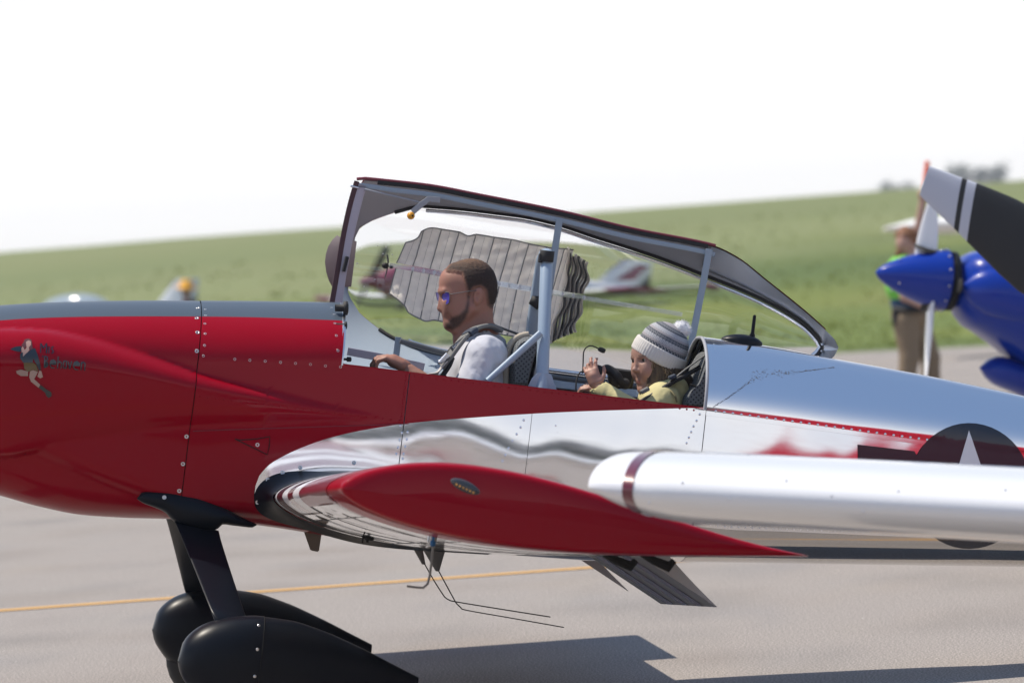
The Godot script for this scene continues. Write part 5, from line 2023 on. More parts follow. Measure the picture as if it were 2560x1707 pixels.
func rim(poly: PackedVector2Array, q: Vector2) -> float:
	# distance from q to the outline
	var d := 9.0
	for k in poly.size():
		d = minf(d, q.distance_to(Geometry2D.get_closest_point_to_segment(q, poly[k], poly[(k + 1) % poly.size()])))
	return d


func hxy(a: Array) -> Array:
	var out := []
	for k in range(0, a.size(), 3):
		out.append(a[k])
		out.append(a[k + 1])
	return out


func girl() -> void:
	var P := thing("person", "girl in a knitted bobble hat and pale yellow hoodie in the rear cockpit seat", "person", Transform3D(UPRIGHT, Vector3(0.4561, 1.262, -0.1488)))
	var skin := Color(0.36, 0.2, 0.155)
	var hx := Transform3D(Basis(Vector3(0, 0, 1), 0.1) * Basis(Vector3.UP, 0.62), Vector3(0.0748, -0.0368, 0))
	var back := hx.affine_inverse()
	var tint := func(p: Vector3) -> Color:
		var q: Vector3 = back * p
		var c := skin.lerp(Color(0.4, 0.17, 0.13), clampf(1.0 - Vector3(q.x + 0.07, q.y + 0.035, absf(q.z) - 0.035).length() / 0.03, 0, 1) * 0.6)
		if Vector3((q.x + 0.088) * 0.6, (q.y + 0.0665) * 1.6, q.z * 0.75).length() < 0.0105:
			c = Color(0.34, 0.14, 0.115)
		if absf(q.y - 0.03 - (absf(q.z) - 0.03) * -0.12) < 0.003 and absf(absf(q.z) - 0.031) < 0.014 and q.x < -0.05:
			c = c.lerp(Color(0.1, 0.06, 0.04), 0.7)
		return c
	var head := [
		egg(Vector3(0.008, 0.035, 0), Vector3(0.086, 0.08, 0.073)),
		egg(Vector3(-0.05, 0.03, 0), Vector3(0.04, 0.05, 0.056), 0.03),
		egg(Vector3(-0.048, -0.03, 0), Vector3(0.044, 0.075, 0.055), 0.025),
		cap(Vector3(-0.088, 0.014, 0), Vector3(-0.1, -0.018, 0), 0.0065, 0.0085, 0.009),
		egg(Vector3(-0.102, -0.021, 0), Vector3(0.0095, 0.0085, 0.01), 0.006),
		egg(Vector3(-0.093, -0.025, 0.009), Vector3(0.008, 0.006, 0.006), 0.005), egg(Vector3(-0.093, -0.025, -0.009), Vector3(0.008, 0.006, 0.006), 0.005),
		egg(Vector3(-0.07, -0.096, 0), Vector3(0.02, 0.018, 0.024), 0.016),
		cap(Vector3(0.005, -0.055, 0.045), Vector3(-0.055, -0.092, 0.02), 0.022, 0.018, 0.025), cap(Vector3(0.005, -0.055, -0.045), Vector3(-0.055, -0.092, -0.02), 0.022, 0.018, 0.025),
		egg(Vector3(-0.055, -0.028, 0.033), Vector3(0.034, 0.034, 0.022), 0.02), egg(Vector3(-0.055, -0.028, -0.033), Vector3(0.034, 0.034, 0.022), 0.02),
		cap(Vector3(-0.086, -0.06, -0.012), Vector3(-0.086, -0.06, 0.012), 0.0052, 0.0052, 0.006),
		cap(Vector3(-0.084, -0.07, -0.011), Vector3(-0.084, -0.07, 0.011), 0.006, 0.006, 0.006),
		cut(egg(Vector3(-0.092, 0.012, 0.031), Vector3(0.012, 0.009, 0.015), 0.01)), cut(egg(Vector3(-0.092, 0.012, -0.031), Vector3(0.012, 0.009, 0.015), 0.01)),
		cap(Vector3(-0.084, 0.024, 0.018), Vector3(-0.074, 0.025, 0.046), 0.006, 0.005, 0.008), cap(Vector3(-0.084, 0.024, -0.018), Vector3(-0.074, 0.025, -0.046), 0.006, 0.005, 0.008),
		cap(Vector3(0.015, -0.06, 0), Vector3(0.03, -0.2, 0), 0.042, 0.045, 0.02),
	]
	var g := nets(turned(head, hx), 0.0034, tint)
	var sk := func(_p): return skin
	var bod := [
		cap(Vector3(0.1022, -0.1328, 0), Vector3(0.1048, -0.1608, 0), 0.045, 0.06, 0.02),
		egg(Vector3(0.1022, -0.2039, 0), Vector3(0.085, 0.12, 0.125), 0.03),
		cap(Vector3(0.1048, -0.2547, 0), Vector3(0.1124, -0.3436, 0), 0.085, 0.1, 0.03),
		cap(Vector3(0.1124, -0.3512, 0.07), Vector3(-0.1238, -0.3436, 0.1), 0.06, 0.045, 0.03), cap(Vector3(0.1124, -0.3512, -0.07), Vector3(-0.1238, -0.3436, -0.1), 0.06, 0.045, 0.03),
		cap(Vector3(-0.1238, -0.3436, 0.1), Vector3(-0.1999, -0.4833, 0.1), 0.042, 0.03, 0.02), cap(Vector3(-0.1238, -0.3436, -0.1), Vector3(-0.1999, -0.4833, -0.1), 0.042, 0.03, 0.02),
		cap(Vector3(0.0997, -0.1646, 0.13), Vector3(0.0235, -0.2395, 0.17), 0.036, 0.032, 0.03), cap(Vector3(0.0235, -0.2395, 0.17), Vector3(-0.1441, -0.1265, 0.1), 0.031, 0.021, 0.01),
		cap(Vector3(0.0997, -0.1646, -0.13), Vector3(0.0235, -0.2395, -0.17), 0.036, 0.032, 0.03), cap(Vector3(0.0235, -0.2395, -0.17), Vector3(-0.1187, -0.1608, -0.02), 0.031, 0.021, 0.01),
	]
	nets(bod, 0.011, sk, 0.0, g)
	var hd := []
	hand(Vector3(-0.1479, -0.1239, 0.1), Vector3(-0.32, 0.93, -0.15), Vector3(-0.25, 0.1, 1), 1.0, 0.125, [[0.25, 0.6, 0.5], [0.2, 0.55, 0.5], [0.5, 0.8, 0.6], [0.6, 0.9, 0.6]], 0.12, 0.75, hd)
	nets(hd, 0.0028, func(p): return skin.lerp(Color(0.42, 0.2, 0.15), 0.4 + 0.5 * noise.get_noise_3dv(p * 60.0)), 0.0, g)
	hd = []
	hand(Vector3(-0.1187, -0.1608, -0.02), Vector3(-0.8, 0.5, -0.1), Vector3(0.2, 0.8, 0.5), -1.0, 0.13, [[0.7, 0.8, 0.6], [0.7, 0.8, 0.6], [0.7, 0.8, 0.6], [0.7, 0.8, 0.6]], 0.05, 0.6, hd)
	nets(hd, 0.004, sk, 0.0, g)
	put("body", g.mesh(null, true), M.skin, P)
	# eyes
	for s in [1.0, -1.0]:
		g = Geo.new()
		var c := Vector3(-0.0735, 0.0125, s * 0.0315)
		var look := Vector3(-0.9, -0.03, s * 0.1).normalized()
		var rows := []
		var cols := []
		for r in 13:
			var th := 0.75 * PI * r / 12
			var row := []
			var col := []
			for j in 16:
				var a := TAU * j / 16
				var side := look.cross(Vector3.UP).normalized()
				var up := side.cross(look)
				row.append(hx * (c + (look * cos(th) + (side * cos(a) + up * sin(a)) * sin(th)) * 0.0112))
				col.append(Color(0.01, 0.008, 0.006) if r < 2 else (Color(0.07, 0.045, 0.03) if r < 4 else Color(0.5, 0.46, 0.44)))
			rows.append(row)
			cols.append(col)
		g.grid(rows, true, cols)
		put("eye", g.mesh(hx * c, true), M.skin, P)
	# hoodie
	g = nets([
		cap(Vector3(0.1048, -0.1379, 0), Vector3(0.1048, -0.1582, 0), 0.052, 0.075, 0.02),
		egg(Vector3(0.101, -0.2039, 0), Vector3(0.098, 0.125, 0.14), 0.03),
		cap(Vector3(0.1048, -0.2547, 0), Vector3(0.1124, -0.3309, 0), 0.1, 0.11, 0.03),
		egg(Vector3(0.0946, -0.176, 0.115), Vector3(0.068, 0.058, 0.058), 0.03), egg(Vector3(0.0946, -0.176, -0.115), Vector3(0.068, 0.058, 0.058), 0.03),
		cap(Vector3(0.0946, -0.1785, 0.14), Vector3(0.0235, -0.2395, 0.18), 0.05, 0.046, 0.03), cap(Vector3(0.0235, -0.2395, 0.18), Vector3(-0.1415, -0.1316, 0.1), 0.044, 0.034, 0.02),
		cap(Vector3(0.0946, -0.1785, -0.14), Vector3(0.0235, -0.2395, -0.18), 0.05, 0.046, 0.03), cap(Vector3(0.0235, -0.2395, -0.18), Vector3(-0.1085, -0.1646, -0.03), 0.044, 0.034, 0.02),
		cap(Vector3(0.1454, -0.1354, -0.06), Vector3(0.153, -0.1354, 0.06), 0.04, 0.04, 0.03),
		cut(cap(Vector3(-0.153, -0.1049, 0.1), Vector3(-0.1428, -0.1277, 0.1), 0.05, 0.028, 0.004)),
	], 0.0065)
	for k in g.v.size():
		var p := g.v[k]
		g.v[k] += Vector3(0.2, 0.3, 1.0) * 0.006 * noise.get_noise_3d(p.x * 16.0, p.y * 10.0, p.z * 12.0)
	put("hoodie", g.mesh(), mat("pale_yellow", lin(0.52, 0.47, 0.24), 0.9), P)
	g = Geo.new()
	g.tube(smooth(v3([0.1099, -0.1341, 0.12, 0.1251, -0.143, 0.165, 0.1403, -0.1633, 0.185, 0.1454, -0.1836, 0.18]), 4), 0.004, 6)
	put("hoodie_seam", g.mesh(), mat("olive", lin(0.16, 0.14, 0.07), 0.9), P)
	# long loose hair: a mass under the hat and single strands
	g = nets([
		cap(Vector3(0.087, -0.0465, 0.045), Vector3(0.0819, -0.1227, 0.06), 0.036, 0.034, 0.03),
		cap(Vector3(0.0642, -0.0414, 0.06), Vector3(0.0515, -0.1328, 0.075), 0.014, 0.014, 0.03),
		cap(Vector3(0.1175, -0.0643, 0.03), Vector3(0.1251, -0.1303, 0.04), 0.045, 0.035, 0.03),
		cap(Vector3(0.1353, -0.082, 0), Vector3(0.1861, -0.11, -0.01), 0.045, 0.03, 0.03),
			], 0.006, func(p): return Color(0.045, 0.03, 0.02).lerp(Color(0.14, 0.095, 0.055), clampf(0.4 + noise.get_noise_3d(p.x * 90.0, p.y * 8.0, p.z * 40.0), 0, 1)), 0.003)
	var rng := RandomNumberGenerator.new()
	rng.seed = 3
	for k in 95:
		var u := rng.randf()
		var near := k < 95
		var z := rng.randf_range(0.06, 0.086) if near else rng.randf_range(-0.085, -0.05)
		var a: Vector3 = (Vector3(0.0451, -0.0262, 0)).lerp(Vector3(0.1403, -0.0795, 0), u) if near else (Vector3(0.0032, -0.0516, 0)).lerp(Vector3(0.0286, -0.0643, 0), u)
		var b: Vector3 = (Vector3(0.0413, -0.1608, 0)).lerp(Vector3(0.1556, -0.1227, 0), u) if near else (Vector3(-0.0146, -0.1328, 0)).lerp(Vector3(0.0108, -0.143, 0), u)
		var pts := []
		for j in 7:
			var v := j / 6.0
			var p := a.lerp(b, v)
			p.z = z * (1.0 - 0.12 * v) + 0.006 * sin(v * 6.0 + k)
			p.x += 0.012 * sin(v * PI) * (1.0 if near else -1.6) * rng.randf_range(-0.6, 1.0) + 0.004 * sin(v * 9.0 + k * 2.0)
			pts.append(p)
		var c0 := g.v.size()
		g.tube(pts, [0.0022, 0.003, 0.003, 0.0028, 0.0024, 0.0018, 0.0008], 4, false)
		var c := Color(0.07, 0.045, 0.028).lerp(Color(0.34, 0.24, 0.14), pow(rng.randf(), 1.3) if near else 0.8 + 0.4 * rng.randf())
		for j in range(c0, g.v.size()):
			g.c[j] = c
	put("hair", g.mesh(null, true), M.painted, P)
	# knitted hat: turned up ribbed band, patterned crown, bobble
	var ax := Vector3(0.47, 0.868, 0.1).normalized()
	var s := ax.cross(Vector3(0, 0, 1)).normalized()
	var t := s.cross(ax)
	var c := Vector3(0.0723, -0.0318, 0.004)
	var prof := v2([0.004, 0.09, 0.0, 0.098, 0.006, 0.1035, 0.03, 0.105, 0.052, 0.103, 0.057, 0.099, 0.056, 0.093, 0.07, 0.0935, 0.09, 0.09, 0.11, 0.081, 0.128, 0.066, 0.142, 0.045, 0.149, 0.022, 0.151, 0.002])
	var rows := []
	var cols := []
	var bands := PackedFloat32Array()
	for k in prof.size() - 1:
		var n := 4 if k < 7 else 7
		for j in n:
			var q := prof[k].lerp(prof[k + 1], float(j) / n)
			var row := []
			var col := []
			var crown := k >= 6
			for i in 168:
				var a := TAU * i / 168
				var r := q.y
				var cc := Color(0.6, 0.58, 0.55)
				if not crown:
					r += 0.0016 * sin(a * 56.0) * (1.0 if k > 0 else 0.3)
				else:
					r += 0.0011 * sin(a * 84.0) * sin(q.x * 1400.0)
					var w := fmod(q.x - 0.056, 0.036) / 0.036
					var st := sin(a * 42.0 + (PI if fmod(q.x * 400.0, 2.0) < 1.0 else 0.0))
					var dark := Color(0.045, 0.055, 0.075)
					var light := Color(0.4, 0.4, 0.42)
					if w < 0.38:
						cc = dark if st > -0.35 or w < 0.07 or w > 0.32 else light
					elif w < 0.6:
						cc = Color(0.3, 0.285, 0.3)
					else:
						cc = Color(0.13, 0.15, 0.19) if st > 0.2 else Color(0.42, 0.43, 0.46)
				row.append(c + ax * q.x + (s * cos(a) + t * sin(a) * 0.86) * r)
				col.append(cc)
			rows.append(row)
			cols.append(col)
	g = Geo.new()
	g.grid(rows, true, cols)
	var hat := put("knitted_hat", g.mesh(c + ax * 0.06, true), M.painted, P)
	g = nets([egg(Vector3(0.1683, 0.0835, 0.012), Vector3(0.033, 0.031, 0.033))], 0.004, null, 0.006)
	for k in 900:
		var d := Vector3(rng.randfn(), rng.randfn(), rng.randfn()).normalized()
		var o := Vector3(0.1683, 0.0835, 0.012) + d * 0.028
		var w := d.cross(Vector3(0.3, 0.5, 0.8)).normalized() * 0.0013
		var tip := o + d * rng.randf_range(0.006, 0.014) + Vector3(rng.randfn(), rng.randfn() - 0.6, rng.randfn()) * 0.0028
		var i0 := g.add(o - w)
		var i1 := g.add(o + w)
		var i2 := g.add(tip)
		g.i.append_array(PackedInt32Array([i0, i1, i2]))
	put("bobble", g.mesh(), mat("fluffy_white", lin(0.72, 0.72, 0.74), 0.95), hat)
	# headset in her hands
	var H := thing("headset", "black aviation headset with a boom microphone in the girl's hands", "headset", Transform3D(UPRIGHT, Vector3(0.4561, 1.262, -0.1488)))
	g = Geo.new()
	g.tube(smooth(v3([-0.1314, -0.0668, 0.02, -0.1085, -0.063, 0.03, -0.0857, -0.0744, 0.04, -0.0679, -0.0922, 0.045, -0.0552, -0.11, 0.04, -0.0323, -0.1201, 0.03]), 4), [0.01, 0.012, 0.014, 0.016, 0.018, 0.018, 0.018, 0.018, 0.018, 0.018, 0.018, 0.018, 0.017, 0.016, 0.016, 0.015, 0.014, 0.013, 0.012, 0.012, 0.012], 12)
	put("headband", g.mesh(), M.matt_black, H)
	for q in [[Vector3(-0.1415, -0.0731, 0.035), Vector3(0.03, 0.026, 0.022)], [Vector3(-0.0438, -0.1176, 0.02), Vector3(0.024, 0.02, 0.025)]]:
		g = Geo.new()
		g.ball(q[0], q[1], 18, Basis(Vector3(0, 0, 1), -0.5))
		var cup := put("ear_cup", g.mesh(), M.matt_black, H)
		g = Geo.new()
		g.lathe([[0, 0.02], [0.012, 0.021], [0.014, 0.016]], q[0] + Vector3(0, 0, -0.02), Vector3(0.3, 0, -1), 18)
		put("ear_cushion", g.mesh(), M.rubber, cup)
	g = Geo.new()
	g.tube(smooth(v3([-0.1987, -0.0795, 0.06, -0.1969, -0.0516, 0.06, -0.1959, -0.0211, 0.06, -0.1939, 0.0018, 0.06, -0.1842, 0.0175, 0.06, -0.1669, 0.0234, 0.06, -0.1492, 0.0175, 0.06, -0.139, 0.0119, 0.06]), 4), 0.0026, 8)
	put("microphone_boom", g.mesh(), M.matt_black, H)
	g = Geo.new()
	g.lathe([[0, 0.003], [0.003, 0.008], [0.012, 0.0095], [0.022, 0.0095], [0.028, 0.007], [0.029, 0]], Vector3(-0.141, 0.0132, 0.06), Vector3(0.92, -0.38, 0), 14)
	put("microphone", g.mesh(), M.rubber, H)
	g = Geo.new()
	g.tube(smooth(v3([-0.1923, -0.0731, 0.07, -0.2076, -0.0744, 0.09, -0.219, -0.0947, 0.1, -0.2233, -0.1227, 0.11, -0.2228, -0.1608, 0.11]), 4), 0.003, 8)
	put("cable", g.mesh(), M.matt_black, H)
	# dark bag behind her hands
	g = Geo.new()
	slab(g, v3([-0.1085, -0.0604, 0, -0.073, -0.0592, 0, -0.0095, -0.0681, 0, 0.0032, -0.077, 0, -0.012, -0.1379, 0, -0.0933, -0.1366, 0]), -0.2, -0.08, 0.08)
	tag(put("bag", g.mesh(), M.matt_black, self, Transform3D(UPRIGHT, Vector3(0.4561, 1.262, -0.1488))), "black bag on the far side of the rear cockpit beside the girl's headset", "bag")


# ---------------------------------------------------------------- other aircraft, people and things
func foil(c: float, th: float, n := 18) -> Array:
	# a closed section, nose at x = 0: upper side first, from the tail
	var out := []
	for k in 2 * n:
		var t := -1.0 + float(k) / n
		var x := t * t
		var y := 5.0 * th * (0.2969 * absf(t) - 0.126 * x - 0.3516 * x * x + 0.2843 * x * x * x - 0.1036 * x * x * x * x)
		out.append(Vector2(x * c, (y if t < 0 else -y) * c))
	return out


func polished_wing_aircraft() -> void:
	# stands nearer than the red one, facing the camera: only its right wing is in view
	var tip = Vector3(0.1575, 0.9725, 5)
	var f := Basis(Vector3(0.97, -0.102, 0.225).normalized(), Vector3(0.08, 0.995, 0.0), Vector3(0.225, 0.0, -0.97)).orthonormalized()
	# x of f runs from the tip to the root, y up, -z of the chord is forward
	var P := thing("polished_aeroplane", "polished metal low wing aeroplane whose round wingtip with maroon band is nearest the camera", "airplane", Transform3D(f, tip))
	var make := func(called, m, s0, s1, n, off, t0, t1):
		var rows := []
		for k in n + 1:
			var s := lerpf(s0, s1, float(k) / n)
			var u := clampf(s / 0.3, 0.0, 1.0)
			var lowk := sqrt(maxf(1.0 - pow(1.0 - u, 2.0), 0.0))
			var upk := 0.8 + 0.2 * sqrt(maxf(1.0 - pow(1.0 - clampf(s / 0.05, 0, 1), 2.0), 0.0))
			var c := lerpf(1.3, 1.45, clampf(s / 3.5, 0, 1)) * (0.8 + 0.2 * sqrt(clampf(s / 0.2, 0, 1)))
			var row := []
			var sec := foil(c, 0.154)
			for j in sec.size():
				var t := -1.0 + 2.0 * j / sec.size()
				if t < t0 or t > t1:
					continue
				var q: Vector2 = sec[j]
				var y = q.y * (upk if q.y > 0 else lowk) * (1.0 + off * 14.0)
				row.append(Vector3(s, y + 0.01, q.x - off + (1.45 - c) * 0.3))
			rows.append(row)
		var g := Geo.new()
		g.grid(rows, t1 - t0 > 1.9)
		if s0 == 0.0:
			g.fan(rows[0])
		return put(called, g.mesh(Vector3((s0 + s1) / 2, 0, 0.5)), m, P)
	var met := mat("wing_white", lin(0.8, 0.81, 0.83), 0.2, 0.0, 0.8)
	make.call("wingtip", M.white, 0.0, 0.115, 24, 0.0, -2, 2)
	make.call("wing_band", M.maroon, 0.11, 0.141, 4, 0.003, -2, 2)
	make.call("wing", met, 0.117, 3.9, 60, 0.0, -2, 2)
	# bolts and chips along the nose
	var g := Geo.new()
	for k in 9:
		var x := 0.2 + 0.12 * k + 0.03 * sin(k * 5.0)
		var a := -0.8 + 1.9 * fmod(k * 0.618, 1.0)
		g.ball(Vector3(x, 0.02 + 0.055 * sin(a), 0.02 - 0.018 * cos(a)), Vector3(0.004, 0.004, 0.003), 6)
	put("wing_rivets", g.mesh(), M.dull_silver, P)
	# body outside the frame, so that the wing belongs to something
	g = Geo.new()
	var rows := []
	for q in [[-2.2, 0.05, 0.0], [-2.1, 0.2, 0.02], [-1.6, 0.42, 0.05], [-0.6, 0.55, 0.15], [0.6, 0.62, 0.28], [1.6, 0.55, 0.25], [3.0, 0.3, 0.2], [4.5, 0.1, 0.2]]:
		var row := []
		for j in 24:
			var a := TAU * j / 24
			row.append(Vector3(4.4 + q[1] * 0.95 * cos(a), q[2] + q[1] * sin(a) + 0.12, q[0]))
		rows.append(row)
	g.grid(rows, true)
	put("fuselage", g.mesh(), M.red, P)
	for q in [Vector3(4.4, -0.65, -1.3), Vector3(3.5, -0.68, 0.5), Vector3(5.3, -0.64, 0.5)]:
		g = Geo.new()
		g.tube([q, q + Vector3((4.4 - q.x) * 0.4, 0.6, 0)], 0.03, 8)
		put("gear_leg", g.mesh(), M.black, P)
		g = Geo.new()
		g.lathe([[-0.06, 0.05], [-0.06, 0.14], [0, 0.18], [0.06, 0.14], [0.06, 0.05]], q, Vector3(1, 0, 0), 20)
		put("wheel", g.mesh(), M.rubber, P)


func blue_aircraft() -> void:
	# sits behind, nose to the left: spinner, blades, cowl with chin inlet
	var s := 440.0
	var base := Vector3(2.493, 1.3771, -10.9)
	var f := Basis(Vector3.UP, 0.22) * Basis(Vector3(0, 0, 1), -0.17)
	var P := thing("blue_aeroplane", "glossy blue aeroplane with a pointed spinner and white propeller blades", "airplane", Transform3D(f, base))
	var g := Geo.new()
	var prof := []
	for k in 25:
		var u := k / 24.0
		prof.append([-0.43 + 0.41 * u, 0.181 * pow(u, 0.62) * (1.0 - 0.12 * u * u) + 0.02 * u])
	prof.append([-0.018, 0.17])
	g.lathe(prof, Vector3.ZERO, Vector3(1, 0, 0), 40)
	var sp := put("spinner", g.mesh(), M.blue, P)
	for k in 12:
		var a := TAU * k / 12 + 0.2
		g = Geo.new()
		g.ball(Vector3(-0.04, 0, 0) + Vector3(0, cos(a), sin(a)) * 0.179, Vector3(0.007, 0.007, 0.007), 8)
		put("screw", g.mesh(), M.screw, sp)
	for k in 4:
		var a := TAU * k / 4 + 0.5
		g = Geo.new()
		g.ball(Vector3(-0.31, 0, 0) + Vector3(0, cos(a), sin(a)) * 0.103, Vector3(0.006, 0.006, 0.006), 8)
		put("screw", g.mesh(), M.screw, sp)
	g = Geo.new()
	g.lathe([[0, 0.17], [0.03, 0.17], [0.032, 0.0]], Vector3.ZERO, Vector3(1, 0, 0), 24)
	put("spinner_backplate", g.mesh(), M.matt_black, P)
	# two white blades: one up and broad side on, the other down and edge on
	for q in [[0.03, 0.3, 1.0], [PI - 0.05, 1.72, 0.0]]:
		var d := Vector3(0.02, cos(q[0]), sin(q[0]))
		var rows := []
		for k in 21:
			var u := k / 20.0
			var r := lerpf(0.12, 0.47 if q[2] > 0 else 0.62, u)
			var w := 0.125 * sqrt(maxf(1.0 - pow(u, 2.6), 0.0)) * lerpf(0.75, 1.0, smoothstep(0.0, 0.4, u)) * lerpf(1.0, 0.75, u) + 0.001
			if q[2] > 0:
				w = 0.064 * pow(maxf(1.0 - u, 0.0), 0.55) * lerpf(0.9, 1.0, smoothstep(0.0, 0.3, u)) + 0.006
			var th := lerpf(0.02, 0.006, u)
			var a: float = q[1]
			var cd := Vector3(cos(a), 0, sin(a))
			var nd := cd.cross(d).normalized()
			var row := []
			for j in 16:
				var b := TAU * j / 16
				row.append(Vector3(-0.15 if q[2] > 0 else -0.09, 0, 0) + d * r + cd * cos(b) * w + nd * sin(b) * th)
			rows.append(row)
		g = Geo.new()
		g.grid(rows, true)
		put("propeller_blade", g.mesh(), M.white, P)
		g = Geo.new()
		g.lathe([[0, 0.075], [0.012, 0.07], [0.013, 0.0]], Vector3(-0.15 if q[2] > 0 else -0.075, 0, 0) + d * (0.165 if q[2] > 0 else 0.15), d + Vector3(0.1, 0, 0.3), 18)
		put("blade_cutout", g.mesh(), M.matt_black, P)
	# cowl
	var cowl := func(called, m, x0, x1, n, fn):
		var rows := []
		for k in n + 1:
			var x := lerpf(x0, x1, float(k) / n)
			var row := []
			for j in 48:
				row.append(fn.call(x, TAU * j / 48))
			rows.append(row)
		var gg := Geo.new()
		gg.grid(rows, true)
		gg.fan(rows[0], true)
		return put(called, gg.mesh(Vector3((x0 + x1) / 2, -0.1, 0)), m, P)
	cowl.call("cowling", M.blue, 0.035, 2.6, 50, func(x, a):
		var u := smoothstep(0.0, 1.0, x / 1.1)
		var top := lerpf(0.17, 0.33, smoothstep(0.0, 0.8, x)) * sqrt(clampf(0.72 + x * 6.0, 0, 1))
		var bot := lerpf(0.21, 0.62, smoothstep(-0.05, 0.95, x))
		var r0 := sqrt(clampf(0.3 + (x - 0.035) * 9.0, 0.0, 1.0))
		top *= r0
		bot *= r0
		var wd := lerpf(0.24, 0.4, smoothstep(0.0, 0.5, x)) * r0
		var y: float = (top if sin(a) > 0 else bot) * signf(sin(a)) * pow(absf(sin(a)), 0.9)
		var z: float = wd * signf(cos(a)) * pow(absf(cos(a)), 0.75)
		return Vector3(x, y, z))
	for sg in [1.0, -1.0]:
		g = Geo.new()
		var rows := []
		for k in 25:
			var u := k / 24.0
			var x := lerpf(0.02, 1.6, u)
			var r := 0.17 * pow(sin(PI * (0.1 + 0.75 * pow(u, 0.7))), 0.7) * sqrt(clampf(u * 14.0, 0.0, 1.0))
			var row := []
			for j in 24:
				var a := TAU * j / 24
				row.append(Vector3(x, -0.03 - 0.12 * u + r * 1.0 * sin(a), sg * (0.2 + 0.12 * minf(u * 3, 1)) + r * 0.75 * cos(a)))
			rows.append(row)
		g.grid(rows, true)
		g.fan(rows[0], true)
		put("cowl_cheek", g.mesh(), M.blue, P)
		g = Geo.new()
		g.ball(Vector3(0.012, -0.03, sg * 0.2), Vector3(0.01, 0.045, 0.06), 14)
		put("air_inlet", g.mesh(), M.gap, P)
	cowl.call("chin_scoop", M.blue, 0.24, 1.9, 36, func(x, a):
		var u: float = (x - 0.24) / 1.66
		var r := 0.115 * pow(sin(PI * (0.14 + 0.6 * pow(u, 0.8))), 0.6) * sqrt(clampf(u * 16.0, 0.0, 1.0))
		return Vector3(x, -0.47 - 0.16 * smoothstep(0, 0.5, u) + r * sin(a), 1.6 * r * cos(a)))
	# wing, legs and wheels, mostly out of the frame
	for sg in [1.0, -1.0]:
		var rows := []
		for k in 2:
			var row := []
			for q in foil(1.4, 0.13, 10):
				row.append(Vector3(1.3 + q.x, -0.5 + q.y + 0.1 * k, sg * lerpf(0.3, 3.2, k)))
			rows.append(row)
		g = Geo.new()
		g.grid(rows, true)
		g.fan(rows[1])
		put("wing", g.mesh(), M.silver, P)
		g = Geo.new()
		g.tube([Vector3(1.1, -0.5, sg * 0.35), Vector3(0.95, -1.16, sg * 0.9)], [0.05, 0.035], 8)
		put("gear_leg", g.mesh(), M.black, P)
		g = Geo.new()
		g.lathe([[-0.06, 0.05], [-0.06, 0.14], [0, 0.18], [0.06, 0.14], [0.06, 0.05]], Vector3(0.95, -1.2, sg * 0.9), Vector3(0, 0, 1), 20)
		put("wheel", g.mesh(), M.rubber, P)
	g = Geo.new()
	g.tube([Vector3(2.5, 0.0, 0), Vector3(4.0, 0.0, 0), Vector3(6.0, 0.1, 0)], [0.5, 0.4, 0.1], 20)
	put("rear_fuselage", g.mesh(), M.blue, P)


